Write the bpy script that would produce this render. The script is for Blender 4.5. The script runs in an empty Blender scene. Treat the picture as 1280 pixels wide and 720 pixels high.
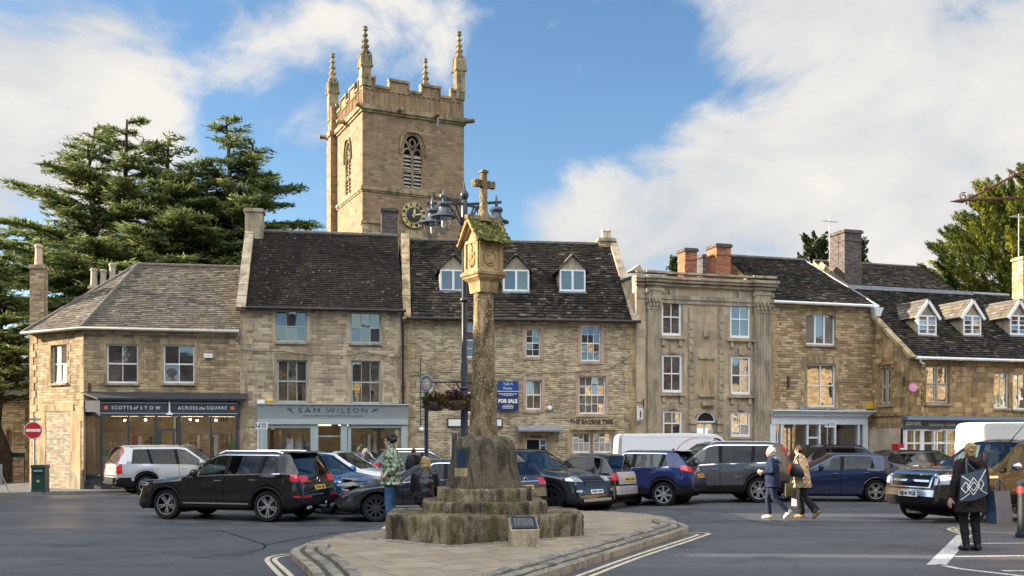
import bpy,bmesh,math,random
import numpy as np
from mathutils import Vector,Matrix,noise
from mathutils.bvhtree import BVHTree
R=math.radians
PI=math.pi
rng=random.Random(7)
nrng=np.random.default_rng(11)
sc=bpy.context.scene
COL=sc.collection
TMP=bpy.data.scenes.new('workbench')
# ---- photo measurements -> metres: 35 mm lens, eye at 1.72 m, horizon at row 548 of 720
F,CX,HY,EYE=1244.0,640.0,548.0,1.72
def sstep(t):
 t=min(1.0,max(0.0,t));return t*t*(3-2*t)
def gz(x,y):
 """ground height: the square falls a little away towards the houses"""
 a=0.33-0.17*min(1.0,max(0.0,(x-1.0)/4.0))
 return-a*sstep((y-17.2)/7.0)
def ground_at(px,py,lift=0.0):
 """the point of the ground seen at a photo measurement"""
 d=20.0
 for _ in range(40):
  z=gz((px-CX)/F*d,d)+lift
  d=0.5*d+0.5*(EYE-z)*F/(py-HY)
 return Vector(((px-CX)/F*d,d,gz((px-CX)/F*d,d)+lift))
def lerp(a,b,t):return a+(b-a)*t
class MB:
 """collects faces of one mesh"""
 def __init__(s):
  s.v=[];s.f=[];s.m=[];s.r=[];s.mi=0;s.rnd=0.5
 def add(s,p):s.v.append(tuple(p));return len(s.v)-1
 def idx(s,ids,mi=None,rnd=None):
  s.f.append(tuple(ids));s.m.append(s.mi if mi is None else mi);s.r.append(s.rnd if rnd is None else rnd)
 def face(s,pts,mi=None,rnd=None):
  s.idx([s.add(p)for p in pts],mi,rnd)
 def box(s,x0,x1,y0,y1,z0,z1,mi=None,M=None,rnd=None):
  P=[Vector((x,y,z))for z in(z0,z1)for y in(y0,y1)for x in(x0,x1)]
  if M is not None:P=[M@p for p in P]
  i=[s.add(p)for p in P]
  for q in((0,2,3,1),(4,5,7,6),(0,1,5,4),(2,6,7,3),(0,4,6,2),(1,3,7,5)):
   s.idx([i[k]for k in q],mi,rnd)
 def beam(s,a,b,w,h=None,mi=None,up=(0,0,1),rnd=None):
  """rectangular bar from a to b"""
  a=Vector(a);b=Vector(b);h=w if h is None else h
  t=(b-a);L=t.length;t.normalize()
  u=Vector(up);x=t.cross(u)
  if x.length<1e-4:x=t.cross(Vector((1,0,0)))
  x.normalize();u=x.cross(t)
  M=Matrix.Translation(a)@Matrix((x,t,u)).transposed().to_4x4()
  s.box(-w/2,w/2,0,L,-h/2,h/2,mi,M,rnd)
 def loft(s,rings,cap=True,closed=True,mi=None,rnd=None):
  ids=[[s.add(p)for p in r]for r in rings]
  n=len(ids[0])
  for a,b in zip(ids,ids[1:]):
   for k in range(n if closed else n-1):
    k2=(k+1)%n
    s.idx((a[k],a[k2],b[k2],b[k]),mi,rnd)
  if cap and closed:
   s.idx(ids[0][::-1],mi,rnd);s.idx(ids[-1],mi,rnd)
  return ids
 def tube(s,pts,rad,n=10,cap=True,mi=None,rnd=None,sx=1.0):
  pts=[Vector(p)for p in pts]
  if not hasattr(rad,'__len__'):rad=[rad]*len(pts)
  rings=[];ref=None
  for i,p in enumerate(pts):
   t=(pts[min(i+1,len(pts)-1)]-pts[max(i-1,0)])
   if t.length<1e-9:t=Vector((0,0,1))
   t.normalize()
   if ref is None:
    ref=Vector((0,0,1))if abs(t.z)<0.9 else Vector((1,0,0))
   x=t.cross(ref);x.normalize();y=x.cross(t);y.normalize();ref=y
   rings.append([p+(x*math.cos(a)*sx+y*math.sin(a))*rad[i]for a in[2*PI*k/n for k in range(n)]])
  s.loft(rings,cap,True,mi,rnd)
 def lathe(s,prof,n=20,M=None,mi=None,rnd=None,a0=0.0,cap=True):
  rings=[]
  for r,z in prof:
   ring=[Vector((r*math.cos(a0+2*PI*k/n),r*math.sin(a0+2*PI*k/n),z))for k in range(n)]
   rings.append([M@p for p in ring]if M is not None else ring)
  s.loft(rings,cap,True,mi,rnd)
 def ball(s,c,rx,ry=None,rz=None,n=12,m=8,mi=None,M=None,rnd=None):
  ry=rx if ry is None else ry;rz=rx if rz is None else rz
  rings=[]
  for j in range(m+1):
   t=-PI/2+PI*j/m;t=max(-1.5,min(1.5,t))
   ring=[Vector((rx*math.cos(t)*math.cos(2*PI*k/n),ry*math.cos(t)*math.sin(2*PI*k/n),rz*math.sin(t)))for k in range(n)]
   if M is not None:ring=[M@p for p in ring]
   rings.append([Vector(c)+p for p in ring])
  s.loft(rings,True,True,mi,rnd)
 def prism(s,poly,z0,z1,mi=None,rnd=None):
  a=[s.add((p[0],p[1],z0))for p in poly];b=[s.add((p[0],p[1],z1))for p in poly]
  n=len(poly)
  for k in range(n):
   s.idx((a[k],a[(k+1)%n],b[(k+1)%n],b[k]),mi,rnd)
  s.idx(a[::-1],mi,rnd);s.idx(b,mi,rnd)
 def plate(s,poly,y0,y1,mi=None,rnd=None,hole=None):
  """outline in (x, z) extruded from y0 (front) to y1"""
  a=[s.add((p[0],y0,p[1]))for p in poly];b=[s.add((p[0],y1,p[1]))for p in poly]
  n=len(poly)
  for k in range(n):
   s.idx((a[k],b[k],b[(k+1)%n],a[(k+1)%n]),mi,rnd)
  s.idx(a,mi,rnd);s.idx(b[::-1],mi,rnd)
 def mesh(s,name,mats,smooth=None):
  me=bpy.data.meshes.new(name)
  me.from_pydata(s.v,[],s.f)
  for m in(mats if isinstance(mats,(list,tuple))else[mats]):me.materials.append(m)
  me.polygons.foreach_set('material_index',s.m)
  at=me.attributes.new('rnd','FLOAT','FACE');at.data.foreach_set('value',s.r)
  finish(me,smooth)
  return me
 def build(s,name,mats,parent=None,smooth=None):
  return link(name,s.mesh(name,mats,smooth),parent)
def finish(me,smooth=None,fix=True):
 me.update()
 if fix:
  bm=bmesh.new();bm.from_mesh(me)
  bmesh.ops.recalc_face_normals(bm,faces=bm.faces[:])if smooth is not None else None
  bm.to_mesh(me);bm.free()
 nl=len(me.loops);npoly=len(me.polygons)
 if npoly:
  nor=np.empty(npoly*3);me.polygons.foreach_get('normal',nor);nor=nor.reshape(-1,3)
  tot=np.empty(npoly,dtype=np.int32);me.polygons.foreach_get('loop_total',tot)
  lv=np.empty(nl,dtype=np.int32);me.loops.foreach_get('vertex_index',lv)
  co=np.empty(len(me.vertices)*3);me.vertices.foreach_get('co',co);co=co.reshape(-1,3)
  t=np.stack([-nor[:,1],nor[:,0],np.zeros(npoly)],1)
  ln=np.linalg.norm(t,axis=1);flat=ln<0.02
  t[flat]=(1,0,0);ln[flat]=1;t/=ln[:,None]
  b=np.cross(nor,t)
  pi=np.repeat(np.arange(npoly),tot)
  P=co[lv]
  uv=np.stack([(P*t[pi]).sum(1),(P*b[pi]).sum(1)],1)
  layer=me.uv_layers.new(name='UVMap')
  layer.data.foreach_set('uv',uv.ravel())
 if smooth is not None:
  me.shade_smooth()
  me.set_sharp_from_angle(angle=R(smooth))
def link(name,me,parent=None):
 o=bpy.data.objects.new(name,me);COL.objects.link(o)
 if parent is not None:o.parent=parent
 return o
def tag(o,label,cat,group=None,kind=None):
 if label:o['label']=label
 if cat:o['category']=cat
 if group:o['group']=group
 if kind:o['kind']=kind
 return o
def thing(name,label,cat,loc=(0,0,0),rz=0.0,group=None):
 o=bpy.data.objects.new(name,None);COL.objects.link(o)
 o.empty_display_size=0.3
 o.location=loc;o.rotation_euler=(0,0,rz)
 return tag(o,label,cat,group)
def side_graph():
 with bpy.context.temp_override(scene=TMP,view_layer=TMP.view_layers[0]):
  dg=bpy.context.evaluated_depsgraph_get();dg.update()
 return dg
def structure(o):o['kind']='structure';return o
def fuse(name,mb,voxel,mats,parent=None,smooth=3,noise_amp=0.0,noise_scale=20.0):
 """merge overlapping shapes of mb into one continuous skin"""
 me=bpy.data.meshes.new(name+'_raw');me.from_pydata(mb.v,[],mb.f);me.update()
 bm=bmesh.new();bm.from_mesh(me);bmesh.ops.recalc_face_normals(bm,faces=bm.faces[:]);bm.to_mesh(me);bm.free()
 o=bpy.data.objects.new(name+'_raw',me);TMP.collection.objects.link(o)
 m=o.modifiers.new('r','REMESH');m.mode='VOXEL';m.voxel_size=voxel
 if smooth:
  s=o.modifiers.new('s','SMOOTH');s.factor=0.5;s.iterations=smooth
 dg=side_graph()
 me2=bpy.data.meshes.new_from_object(o.evaluated_get(dg),depsgraph=dg)
 bpy.data.objects.remove(o);bpy.data.meshes.remove(me)
 me2.name=name
 if noise_amp:
  nn=[v.normal.copy()for v in me2.vertices]
  co=[v.co+q*(noise.fractal(v.co*noise_scale,1.0,2.0,3)*noise_amp)for v,q in zip(me2.vertices,nn)]
  me2.vertices.foreach_set('co',[c for p in co for c in p])
 me2.materials.clear()
 for mt in(mats if isinstance(mats,(list,tuple))else[mats]):me2.materials.append(mt)
 finish(me2,None,False);me2.shade_smooth()
 return link(name,me2,parent)
def text_mesh(name,txt,size,mat,parent,M,align='CENTER',extrude=0.004,spacing=1.0,shear=0.0,bold=0.0,xs=1.0):
 """lettering as real raised letters; M places the text plane"""
 cu=bpy.data.curves.new(name,'FONT');cu.body=txt;cu.size=size;cu.align_x=align;cu.align_y='CENTER'
 cu.extrude=extrude;cu.space_character=spacing;cu.shear=shear;cu.offset=bold;cu.resolution_u=3
 o=bpy.data.objects.new(name+'_c',cu);TMP.collection.objects.link(o)
 dg=side_graph()
 me=bpy.data.meshes.new_from_object(o.evaluated_get(dg),depsgraph=dg)
 bpy.data.objects.remove(o);bpy.data.curves.remove(cu)
 me.transform(Matrix.Diagonal((xs,1,1,1)))
 me.materials.clear();me.materials.append(mat);me.name=name
 if M is not None:me.transform(M)
 return link(name,me,parent)
def facing_front(x,y,z):
 """text plane standing upright, read from the -y side"""
 return Matrix.Translation((x,y,z))@Matrix.Rotation(PI/2,4,'X')
 # ---- materials
class NT:
 def __init__(s,name):
  s.m=bpy.data.materials.new(name);s.m.use_nodes=True
  s.t=s.m.node_tree;s.n=s.t.nodes;s.b=s.n['Principled BSDF'];s.out=s.n['Material Output']
 def nd(s,typ,**kw):
  x=s.n.new('ShaderNode'+typ)
  for k,v in kw.items():setattr(x,k,v)
  return x
 def ln(s,a,b):s.t.links.new(a,b)
 def set(s,x,**kw):
  for k,v in kw.items():x.inputs[k.replace('_',' ')].default_value=v
  return x
 def uv(s):return s.nd('UVMap',uv_map='UVMap').outputs[0]
 def obj(s):return s.nd('TexCoord').outputs['Object']
 def noise(s,vec,scale,detail=4,rough=0.55,dist=0.0,dims='3D'):
  x=s.nd('TexNoise',noise_dimensions=dims);s.ln(vec,x.inputs['Vector'])
  s.set(x,Scale=scale,Detail=detail,Roughness=rough,Distortion=dist);return x
 def ramp(s,fac,stops):
  x=s.nd('ValToRGB');cr=x.color_ramp
  while len(cr.elements)<len(stops):cr.elements.new(0.5)
  for e,(p,c)in zip(cr.elements,stops):
   e.position=p;e.color=(c[0],c[1],c[2],1)if hasattr(c,'__len__')else(c,c,c,1)
  s.ln(fac,x.inputs[0]);return x.outputs[0]
 def mix(s,fac,a,b,typ='MIX'):
  x=s.nd('Mix',data_type='RGBA',blend_type=typ)
  for sock,val in((x.inputs[0],fac),(x.inputs[6],a),(x.inputs[7],b)):
   if hasattr(val,'is_linked'):s.ln(val,sock)
   elif hasattr(val,'__len__'):sock.default_value=(val[0],val[1],val[2],1)
   else:sock.default_value=val
  return x.outputs[2]
 def math(s,op,a,b=0.0,clamp=False):
  x=s.nd('Math',operation=op);x.use_clamp=clamp
  for sock,val in((x.inputs[0],a),(x.inputs[1],b)):
   if hasattr(val,'is_linked'):s.ln(val,sock)
   else:sock.default_value=val
  return x.outputs[0]
 def mapping(s,vec,scale=(1,1,1),loc=(0,0,0)):
  x=s.nd('Mapping');s.ln(vec,x.inputs[0]);x.inputs['Scale'].default_value=scale;x.inputs['Location'].default_value=loc
  return x.outputs[0]
 def bump(s,h,strength=0.5,dist=0.02):
  x=s.nd('Bump');s.ln(h,x.inputs['Height']);s.set(x,Strength=strength,Distance=dist)
  s.ln(x.outputs[0],s.b.inputs['Normal']);return x
 def color(s,c):s.ln(c,s.b.inputs['Base Color'])
 def rnd(s):
  x=s.nd('Attribute');x.attribute_name='rnd';return x.outputs['Fac']
def plain(name,col,rough=0.6,metal=0.0,var=0.12,scale=8.0,spec=0.5,bump=0.0,coat=0.0):
 """one colour with a little wear"""
 t=NT(name)
 nz=t.noise(t.obj(),scale,5,0.6)
 f=t.ramp(nz.outputs[0],[(0.3,0.0),(0.7,1.0)])
 a=[max(0,c*(1-var))for c in col];b=[c*(1+var)for c in col]
 t.color(t.mix(f,a,b))
 t.set(t.b,Roughness=rough,Metallic=metal);t.b.inputs['Specular IOR Level'].default_value=spec
 if coat:t.b.inputs['Coat Weight'].default_value=coat;t.b.inputs['Coat Roughness'].default_value=0.03
 if bump:t.bump(nz.outputs[0],bump,0.01)
 return t.m
WARM=(1.04,0.985,0.95)
def rubble(name,c1,c2,mortar,bw=0.34,bh=0.11,mort=0.012,stain=(0.10,0.085,0.06),stain_amt=0.5,ochre=None,bumpy=0.7,warp=0.05,streak=True):
 """coursed stone walling in metres"""
 c1,c2,mortar=[tuple(a*b for a,b in zip(c,WARM))for c in(c1,c2,mortar)]
 t=NT(name);uv=t.uv()
 n1=t.noise(t.mapping(uv,(0.35,3.4,1)),1.0,2,0.5,0,'2D')
 n2=t.noise(uv,6.0,3,0.6,0,'2D')
 off=t.mix(0.45,n1.outputs['Color'],n2.outputs['Color'])
 vm=t.nd('VectorMath',operation='MULTIPLY_ADD');t.ln(off,vm.inputs[0]);vm.inputs[1].default_value=(warp*1.6,warp*2.4,0);t.ln(uv,vm.inputs[2])
 sx=t.nd('SeparateXYZ');t.ln(vm.outputs[0],sx.inputs[0])
 vr=t.math('DIVIDE',sx.outputs[1],bh);row=t.math('FLOOR',vr);fr=t.math('FRACT',vr)
 W=t.math('ADD',t.math('DIVIDE',sx.outputs[0],bw),t.math('MULTIPLY',row,17.37))
 v1=t.nd('TexVoronoi',voronoi_dimensions='1D');v2=t.nd('TexVoronoi',voronoi_dimensions='1D',feature='DISTANCE_TO_EDGE')
 for v in(v1,v2):t.ln(W,v.inputs['W']);t.set(v,Scale=1.0,Randomness=0.85 if bw<.7 else .3)
 e1=t.math('MULTIPLY',v2.outputs['Distance'],bw);e2=t.math('MULTIPLY',t.math('MINIMUM',fr,t.math('SUBTRACT',1.0,fr)),bh)
 joint=t.ramp(t.math('DIVIDE',t.math('MINIMUM',e1,e2),mort),[(0.35,1.0),(1.0,0.0)])
 sc_=t.nd('SeparateColor');t.ln(v1.outputs['Color'],sc_.inputs[0])
 stone=t.mix(t.ramp(sc_.outputs[0],[(0.12,0.0),(0.88,1.0)]),[x*.86 for x in c1],[min(.8,x*1.06)for x in c2])
 if bw<.7:stone=t.mix(t.ramp(sc_.outputs[1],[(0.80,0.0),(0.86,0.75)]),stone,[x*.55 for x in c1])
 grain=t.noise(uv,38.0,5,0.7,0,'2D')
 stone=t.mix(t.ramp(grain.outputs[0],[(0.3,0.45),(0.75,0.0)]),stone,[c*0.55 for c in c1])
 if ochre:
  big=t.noise(uv,1.6,3,0.6,0,'2D')
  stone=t.mix(t.ramp(big.outputs[0],[(0.5,0.0),(0.68,0.7)]),stone,ochre)
 col=t.mix(t.math('MULTIPLY',joint,0.85),stone,mortar)
 st=t.noise(uv,0.75,6,0.68,0.4,'2D')
 sf=t.ramp(st.outputs[0],[(0.40,0.0),(0.74,1.0)])
 if streak:
  s2=t.noise(t.mapping(uv,(3.2,0.35,1)),1.0,4,0.6,0,'2D')
  sf=t.math('MULTIPLY',t.math('ADD',sf,t.ramp(s2.outputs[0],[(0.5,0.0),(0.72,0.8)]),True),stain_amt)
 else:sf=t.math('MULTIPLY',sf,stain_amt)
 col=t.mix(sf,col,stain)
 t.color(col)
 t.set(t.b,Roughness=0.92);t.b.inputs['Specular IOR Level'].default_value=0.25
 h=t.math('ADD',t.math('MULTIPLY',joint,-1.0),t.math('ADD',t.math('MULTIPLY',sc_.outputs[2],0.5),t.math('MULTIPLY',grain.outputs[0],0.55)))
 t.bump(h,bumpy,0.025)
 return t.m
def rough_stone(name,c1,c2,dark,lichen=None,scale=1.0,lich_amt=0.5,moss=None,bump=0.6):
 """weathered block stone with stain, lichen spots and moss"""
 t=NT(name);p=t.obj()
 a=t.noise(p,2.2*scale,6,0.65);g=t.noise(p,26*scale,5,0.7)
 col=t.mix(t.ramp(a.outputs[0],[(0.35,0),(0.65,1)]),c1,c2)
 d=t.noise(t.mapping(p,(2.6,2.6,0.7)),scale,5,0.65,0.5)
 col=t.mix(t.ramp(d.outputs[0],[(0.46,0.0),(0.60,0.9)]),col,dark)
 col=t.mix(t.ramp(g.outputs[0],[(0.35,0.5),(0.6,0.0)]),col,[c*0.5 for c in dark])
 if lichen:
  v=t.nd('TexVoronoi');t.ln(p,v.inputs['Vector']);t.set(v,Scale=15*scale,Randomness=1.0)
  sp=t.ramp(v.outputs['Distance'],[(0.2,1.0),(0.32,0.0)])
  k=t.noise(p,3.5*scale,2,0.5)
  sp=t.math('MULTIPLY',t.math('MULTIPLY',sp,t.ramp(k.outputs[0],[(0.38,0),(0.56,1)])),lich_amt)
  col=t.mix(sp,col,lichen)
 if moss:
  q=t.noise(p,1.3*scale,5,0.65)
  col=t.mix(t.ramp(q.outputs[0],[(0.52,0.0),(0.64,0.75)]),col,moss)
 vv=t.nd('HueSaturation');t.ln(col,vv.inputs['Color']);t.ln(t.math('MULTIPLY_ADD',t.rnd(),0.9),vv.inputs['Value']);vv.inputs['Value'].links[0].from_node.inputs[2].default_value=0.55;col=vv.outputs[0]
 t.color(col);t.set(t.b,Roughness=0.95);t.b.inputs['Specular IOR Level'].default_value=0.2
 t.bump(t.math('ADD',t.math('MULTIPLY',g.outputs[0],0.5),a.outputs[0]),bump,0.03)
 return t.m
def tile_mat(name,stops,moss=(0.06,0.075,0.02),moss_amt=0.4,spots=0.5,patch=None):
 t=NT(name);p=t.obj()
 col=t.ramp(t.rnd(),stops)
 n=t.noise(p,1.1,5,0.65);g=t.noise(p,30,4,0.7)
 if patch is not None:
  pn=t.noise(p,0.35,3,0.55)
  col=t.mix(t.ramp(pn.outputs[0],[(0.45,0.0),(0.62,0.55)]),col,patch)
 col=t.mix(t.ramp(g.outputs[0],[(0.35,0.6),(0.65,0.0)]),col,(0.012,0.011,0.010))
 v=t.nd('TexVoronoi');t.ln(p,v.inputs['Vector']);t.set(v,Scale=4.2)
 k=t.noise(p,0.9,3,0.5)
 sp=t.math('MULTIPLY',t.ramp(v.outputs['Distance'],[(0.12,1.0),(0.2,0.0)]),t.ramp(k.outputs[0],[(0.42,0.0),(0.6,spots)]))
 col=t.mix(sp,col,(0.36,0.35,0.31))
 col=t.mix(t.math('MULTIPLY',t.ramp(n.outputs[0],[(0.52,0.0),(0.7,1.0)]),moss_amt),col,moss)
 t.color(col);t.set(t.b,Roughness=0.9);t.b.inputs['Specular IOR Level'].default_value=0.15
 t.bump(g.outputs[0],0.5,0.01)
 return t.m
def reflective_glass(name,dark=(0.02,0.022,0.025),refl=0.38,tint=(1,1,1)):
 """window pane before a dark room, old and slightly wavy"""
 t=NT(name);t.n.remove(t.b)
 d=t.nd('BsdfDiffuse');g=t.nd('BsdfGlossy');m=t.nd('MixShader')
 nz=t.noise(t.obj(),1.3,3,0.6)
 c=t.mix(t.ramp(nz.outputs[0],[(0.42,0.0),(0.66,1.0)]),dark,[x*3.2+0.01 for x in dark])
 c=t.mix(t.ramp(t.rnd(),[(0.70,0.0),(0.82,0.55)]),c,(0.30,0.28,0.25))
 t.ln(c,d.inputs[0]);g.inputs['Color'].default_value=(*tint,1);g.inputs['Roughness'].default_value=0.02
 w=t.noise(t.obj(),2.0,2,0.5);b=t.nd('Bump');t.ln(w.outputs[0],b.inputs['Height']);t.set(b,Strength=0.05,Distance=0.03)
 t.ln(b.outputs[0],g.inputs['Normal'])
 m.inputs[0].default_value=refl
 t.ln(d.outputs[0],m.inputs[1]);t.ln(g.outputs[0],m.inputs[2]);t.ln(m.outputs[0],t.out.inputs[0])
 return t.m
def clear_glass(name,tint=(0.6,0.65,0.63),refl=0.16,rough=0.0):
 """thin glass one can look through, with a mirror share"""
 t=NT(name);t.n.remove(t.b)
 tr=t.nd('BsdfTransparent');g=t.nd('BsdfGlossy');m=t.nd('MixShader')
 tr.inputs[0].default_value=(*tint,1);g.inputs['Roughness'].default_value=rough
 lw=t.nd('LayerWeight');lw.inputs['Blend'].default_value=0.4
 f=t.math('MULTIPLY_ADD',t.math('POWER',lw.outputs['Facing'],2.0),0.55);f.node.inputs[2].default_value=refl
 t.ln(f,m.inputs[0]);t.ln(tr.outputs[0],m.inputs[1]);t.ln(g.outputs[0],m.inputs[2]);t.ln(m.outputs[0],t.out.inputs[0])
 return t.m
def car_paint(name,col,metal=0.0,rough=0.2,dirt=0.25,dirtc=(0.16,0.14,0.11)):
 t=NT(name);p=t.obj()
 n=t.noise(p,3.0,5,0.7);sx=t.nd('SeparateXYZ');t.ln(p,sx.inputs[0])
 low=t.ramp(t.math('ADD',sx.outputs[2],t.math('MULTIPLY',n.outputs[0],0.5)),[(0.45,1.0),(0.9,0.08)])
 fine=t.noise(p,60,3,0.7)
 f=t.math('MULTIPLY',t.math('MULTIPLY',low,t.ramp(fine.outputs[0],[(0.2,0.5),(0.7,1.0)])),dirt)
 t.color(t.mix(f,col,dirtc))
 r=t.math('MULTIPLY_ADD',f,0.6);r.node.inputs[2].default_value=rough;t.ln(r,t.b.inputs['Roughness'])
 t.b.inputs['Specular IOR Level'].default_value=0.2
 t.set(t.b,Metallic=metal);t.b.inputs['Coat Weight'].default_value=1.0;t.b.inputs['Coat Roughness'].default_value=0.02
 return t.m
def leaf_mat(name,stops,trans=0.25):
 t=NT(name)
 c=t.ramp(t.rnd(),stops)
 t.color(c);t.set(t.b,Roughness=0.75);t.b.inputs['Specular IOR Level'].default_value=0.25
 tl=t.nd('BsdfTranslucent');t.ln(c,tl.inputs[0])
 m=t.nd('MixShader');m.inputs[0].default_value=trans
 t.ln(t.b.outputs[0],m.inputs[1]);t.ln(tl.outputs[0],m.inputs[2]);t.ln(m.outputs[0],t.out.inputs[0])
 return t.m
M={}
M['wall_shop']=rubble('stone_golden',(0.40,0.305,0.175),(0.66,0.535,0.35),(0.36,0.29,0.20),0.34,0.105,0.014,ochre=(0.50,0.36,0.19),stain_amt=0.5)
M['wall_grey']=rubble('stone_cream',(0.46,0.37,0.24),(0.72,0.61,0.45),(0.52,0.45,0.34),0.40,0.12,0.014,ochre=(0.56,0.44,0.28),stain=(0.13,0.11,0.085),stain_amt=0.48,bumpy=0.6)
M['wall_pale']=rubble('stone_pale_rubble',(0.42,0.32,0.19),(0.80,0.67,0.46),(0.70,0.60,0.43),0.26,0.080,0.017,stain_amt=0.38,warp=0.06,bumpy=.9)
M['wall_gold']=rubble('stone_gold_rubble',(0.44,0.315,0.17),(0.72,0.56,0.34),(0.26,0.20,0.135),0.36,0.115,0.014,stain_amt=0.32,bumpy=.9)
M['wall_ashlar']=rubble('ashlar_weathered',(0.50,0.415,0.28),(0.60,0.50,0.35),(0.30,0.25,0.18),0.8,0.36,0.008,stain=(0.20,0.175,0.135),stain_amt=0.6,ochre=(0.50,0.37,0.20),bumpy=0.35,warp=0.01)
M['wall_news']=rubble('ashlar_ochre',(0.44,0.30,0.14),(0.64,0.47,0.26),(0.22,0.16,0.09),0.5,0.22,0.009,stain=(0.10,0.08,0.055),stain_amt=0.72,ochre=(0.52,0.36,0.17),bumpy=0.5,warp=0.015)
M['wall_tower']=rubble('tower_roughcast',(0.335,0.235,0.145),(0.385,0.275,0.175),(0.36,0.255,0.16),0.4,0.2,0.012,stain=(0.17,0.125,0.085),stain_amt=0.45,bumpy=0.8,warp=0.06)
M['wall_brickup']=rubble('infill_white_brick',(0.44,0.38,0.29),(0.62,0.55,0.44),(0.30,0.25,0.18),0.22,0.075,0.012,stain_amt=0.25)
M['dressing']=rough_stone('dressed_stone',(0.48,0.35,0.19),(0.56,0.44,0.27),(0.20,0.155,0.095),bump=0.25)
M['dressing_grey']=rough_stone('dressed_stone_grey',(0.43,0.355,0.25),(0.52,0.43,0.30),(0.25,0.21,0.155),(0.5,0.48,0.4),bump=0.3)
M['dressing_pink']=rough_stone('dressed_stone_pink',(0.56,0.36,0.25),(0.62,0.46,0.36),(0.38,0.27,0.19),bump=0.2)
M['quoin']=rough_stone('quoin_ochre',(0.45,0.325,0.175),(0.55,0.43,0.26),(0.24,0.18,0.11),bump=0.35)
M['tower_trim']=rough_stone('tower_trim',(0.36,0.26,0.15),(0.48,0.36,0.21),(0.12,0.105,0.065),(0.45,0.42,0.3),0.6,moss=(0.09,0.10,0.04))
M['tower_parapet']=rough_stone('tower_parapet',(0.32,0.21,0.12),(0.40,0.28,0.165),(0.20,0.14,0.085),None,0.6)
M['plinth']=rough_stone('old_step_stone',(0.17,0.135,0.085),(0.31,0.25,0.165),(0.04,0.033,0.024),(0.55,0.5,0.38),2.4,0.5,(0.12,0.115,0.04),1.0)
M['socket']=rough_stone('old_socket_stone',(0.11,0.09,0.062),(0.18,0.15,0.10),(0.04,0.033,0.025),(0.42,0.38,0.28),2.6,0.4,None,0.9)
M['shaft']=rough_stone('old_shaft_stone',(0.235,0.17,0.09),(0.34,0.255,0.145),(0.085,0.062,0.036),(0.66,0.58,0.40),2.0,0.95,None,0.9)
M['cross_head']=rough_stone('carved_head_stone',(0.50,0.34,0.15),(0.58,0.42,0.21),(0.26,0.18,0.09),None,2.0,bump=0.3)
M['moss']=rough_stone('bright_moss',(0.085,0.105,0.012),(0.18,0.19,0.025),(0.035,0.04,0.012),None,5,bump=1.0)
M['copper']=rough_stone('green_metal_tablet',(0.06,0.085,0.07),(0.085,0.11,0.085),(0.04,0.05,0.04),None,3,bump=0.15)
M['brick_red']=rubble('brick_red',(0.40,0.115,0.05),(0.52,0.2,0.10),(0.42,0.3,0.2),0.22,0.075,0.01,stain_amt=0.4,warp=0.0,bumpy=0.3)
M['brick_blue']=rubble('brick_purple',(0.085,0.072,0.072),(0.155,0.13,0.128),(0.14,0.125,0.12),0.22,0.075,0.01,stain_amt=0.3,warp=0.0,bumpy=0.3)
M['tile_warm']=tile_mat('tiles_warm',[(0,(0.10,0.085,0.068)),(0.5,(0.185,0.16,0.13)),(1,(0.30,0.26,0.215))],(0.14,0.125,0.03),0.35,0.2)
M['tile_dark']=tile_mat('tiles_dark_brown',[(0,(0.014,0.011,0.009)),(0.6,(0.032,0.024,0.019)),(1,(0.062,0.046,0.035))],(0.05,0.05,0.02),0.25,0.5)
M['tile_stone']=tile_mat('tiles_stone_slate',[(0,(0.012,0.010,0.009)),(0.45,(0.038,0.031,0.026)),(0.84,(0.085,0.070,0.057)),(1,(0.19,0.172,0.146))],(0.06,0.062,0.022),0.45,0.55)
M['tile_edge']=plain('roof_ridge_grey',(0.12,0.105,0.09),0.9,var=0.4,bump=0.4)
M['lead']=plain('lead_flashing',(0.26,0.28,0.3),0.55,0.3,var=0.25)
M['lead_dark']=plain('dark_lead',(0.05,0.055,0.062),0.6,0.0,var=0.3)
M['white']=plain('white_paint',(0.80,0.80,0.78),0.45,var=0.05)
M['cream_frame']=plain('grey_cream_frame',(0.56,0.56,0.50),0.5,var=0.08)
M['sage']=plain('sage_blue_frame',(0.38,0.45,0.45),0.5,var=0.08)
M['sage_fascia']=plain('sage_fascia',(0.42,0.47,0.46),0.5,var=0.06)
M['pale_blue']=plain('pale_blue_shopfront',(0.66,0.71,0.76),0.5,var=0.05)
M['navy_front']=plain('charcoal_blue_shopfront',(0.030,0.040,0.055),0.45,var=0.12)
M['slate_front']=plain('slate_grey_fascia',(0.075,0.085,0.095),0.5,var=0.1)
M['dark_awning']=plain('dark_slate_awning',(0.030,0.034,0.042),0.6,var=0.3,bump=0.3)
M['black_metal']=plain('black_metal',(0.016,0.017,0.019),0.45,0.0,var=0.2)
M['post_paint']=plain('dark_post_paint',(0.022,0.026,0.032),0.35,0.0,var=0.15)
M['blue_metal']=plain('dark_blue_metal',(0.012,0.022,0.055),0.4,var=0.15)
M['rust']=plain('rusty_iron',(0.10,0.035,0.025),0.8,0.0,var=0.4)
M['gutter']=plain('black_gutter',(0.018,0.018,0.019),0.5,var=0.2)
M['gutter_pale']=plain('pale_gutter',(0.46,0.43,0.37),0.6,var=0.12)
M['letter_white']=plain('letter_white',(0.78,0.78,0.76),0.5,var=0.03)
M['letter_grey']=plain('letter_grey',(0.10,0.12,0.13),0.5,var=0.05)
M['letter_dark']=plain('letter_bronze',(0.055,0.042,0.028),0.5,0.0,var=0.2)
M['orange']=plain('orange_square',(0.62,0.16,0.05),0.5,var=0.05)
M['sign_red']=plain('sign_red',(0.52,0.02,0.022),0.4,var=0.05)
M['sign_blue']=plain('sign_blue',(0.01,0.06,0.26),0.4,var=0.05)
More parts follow.
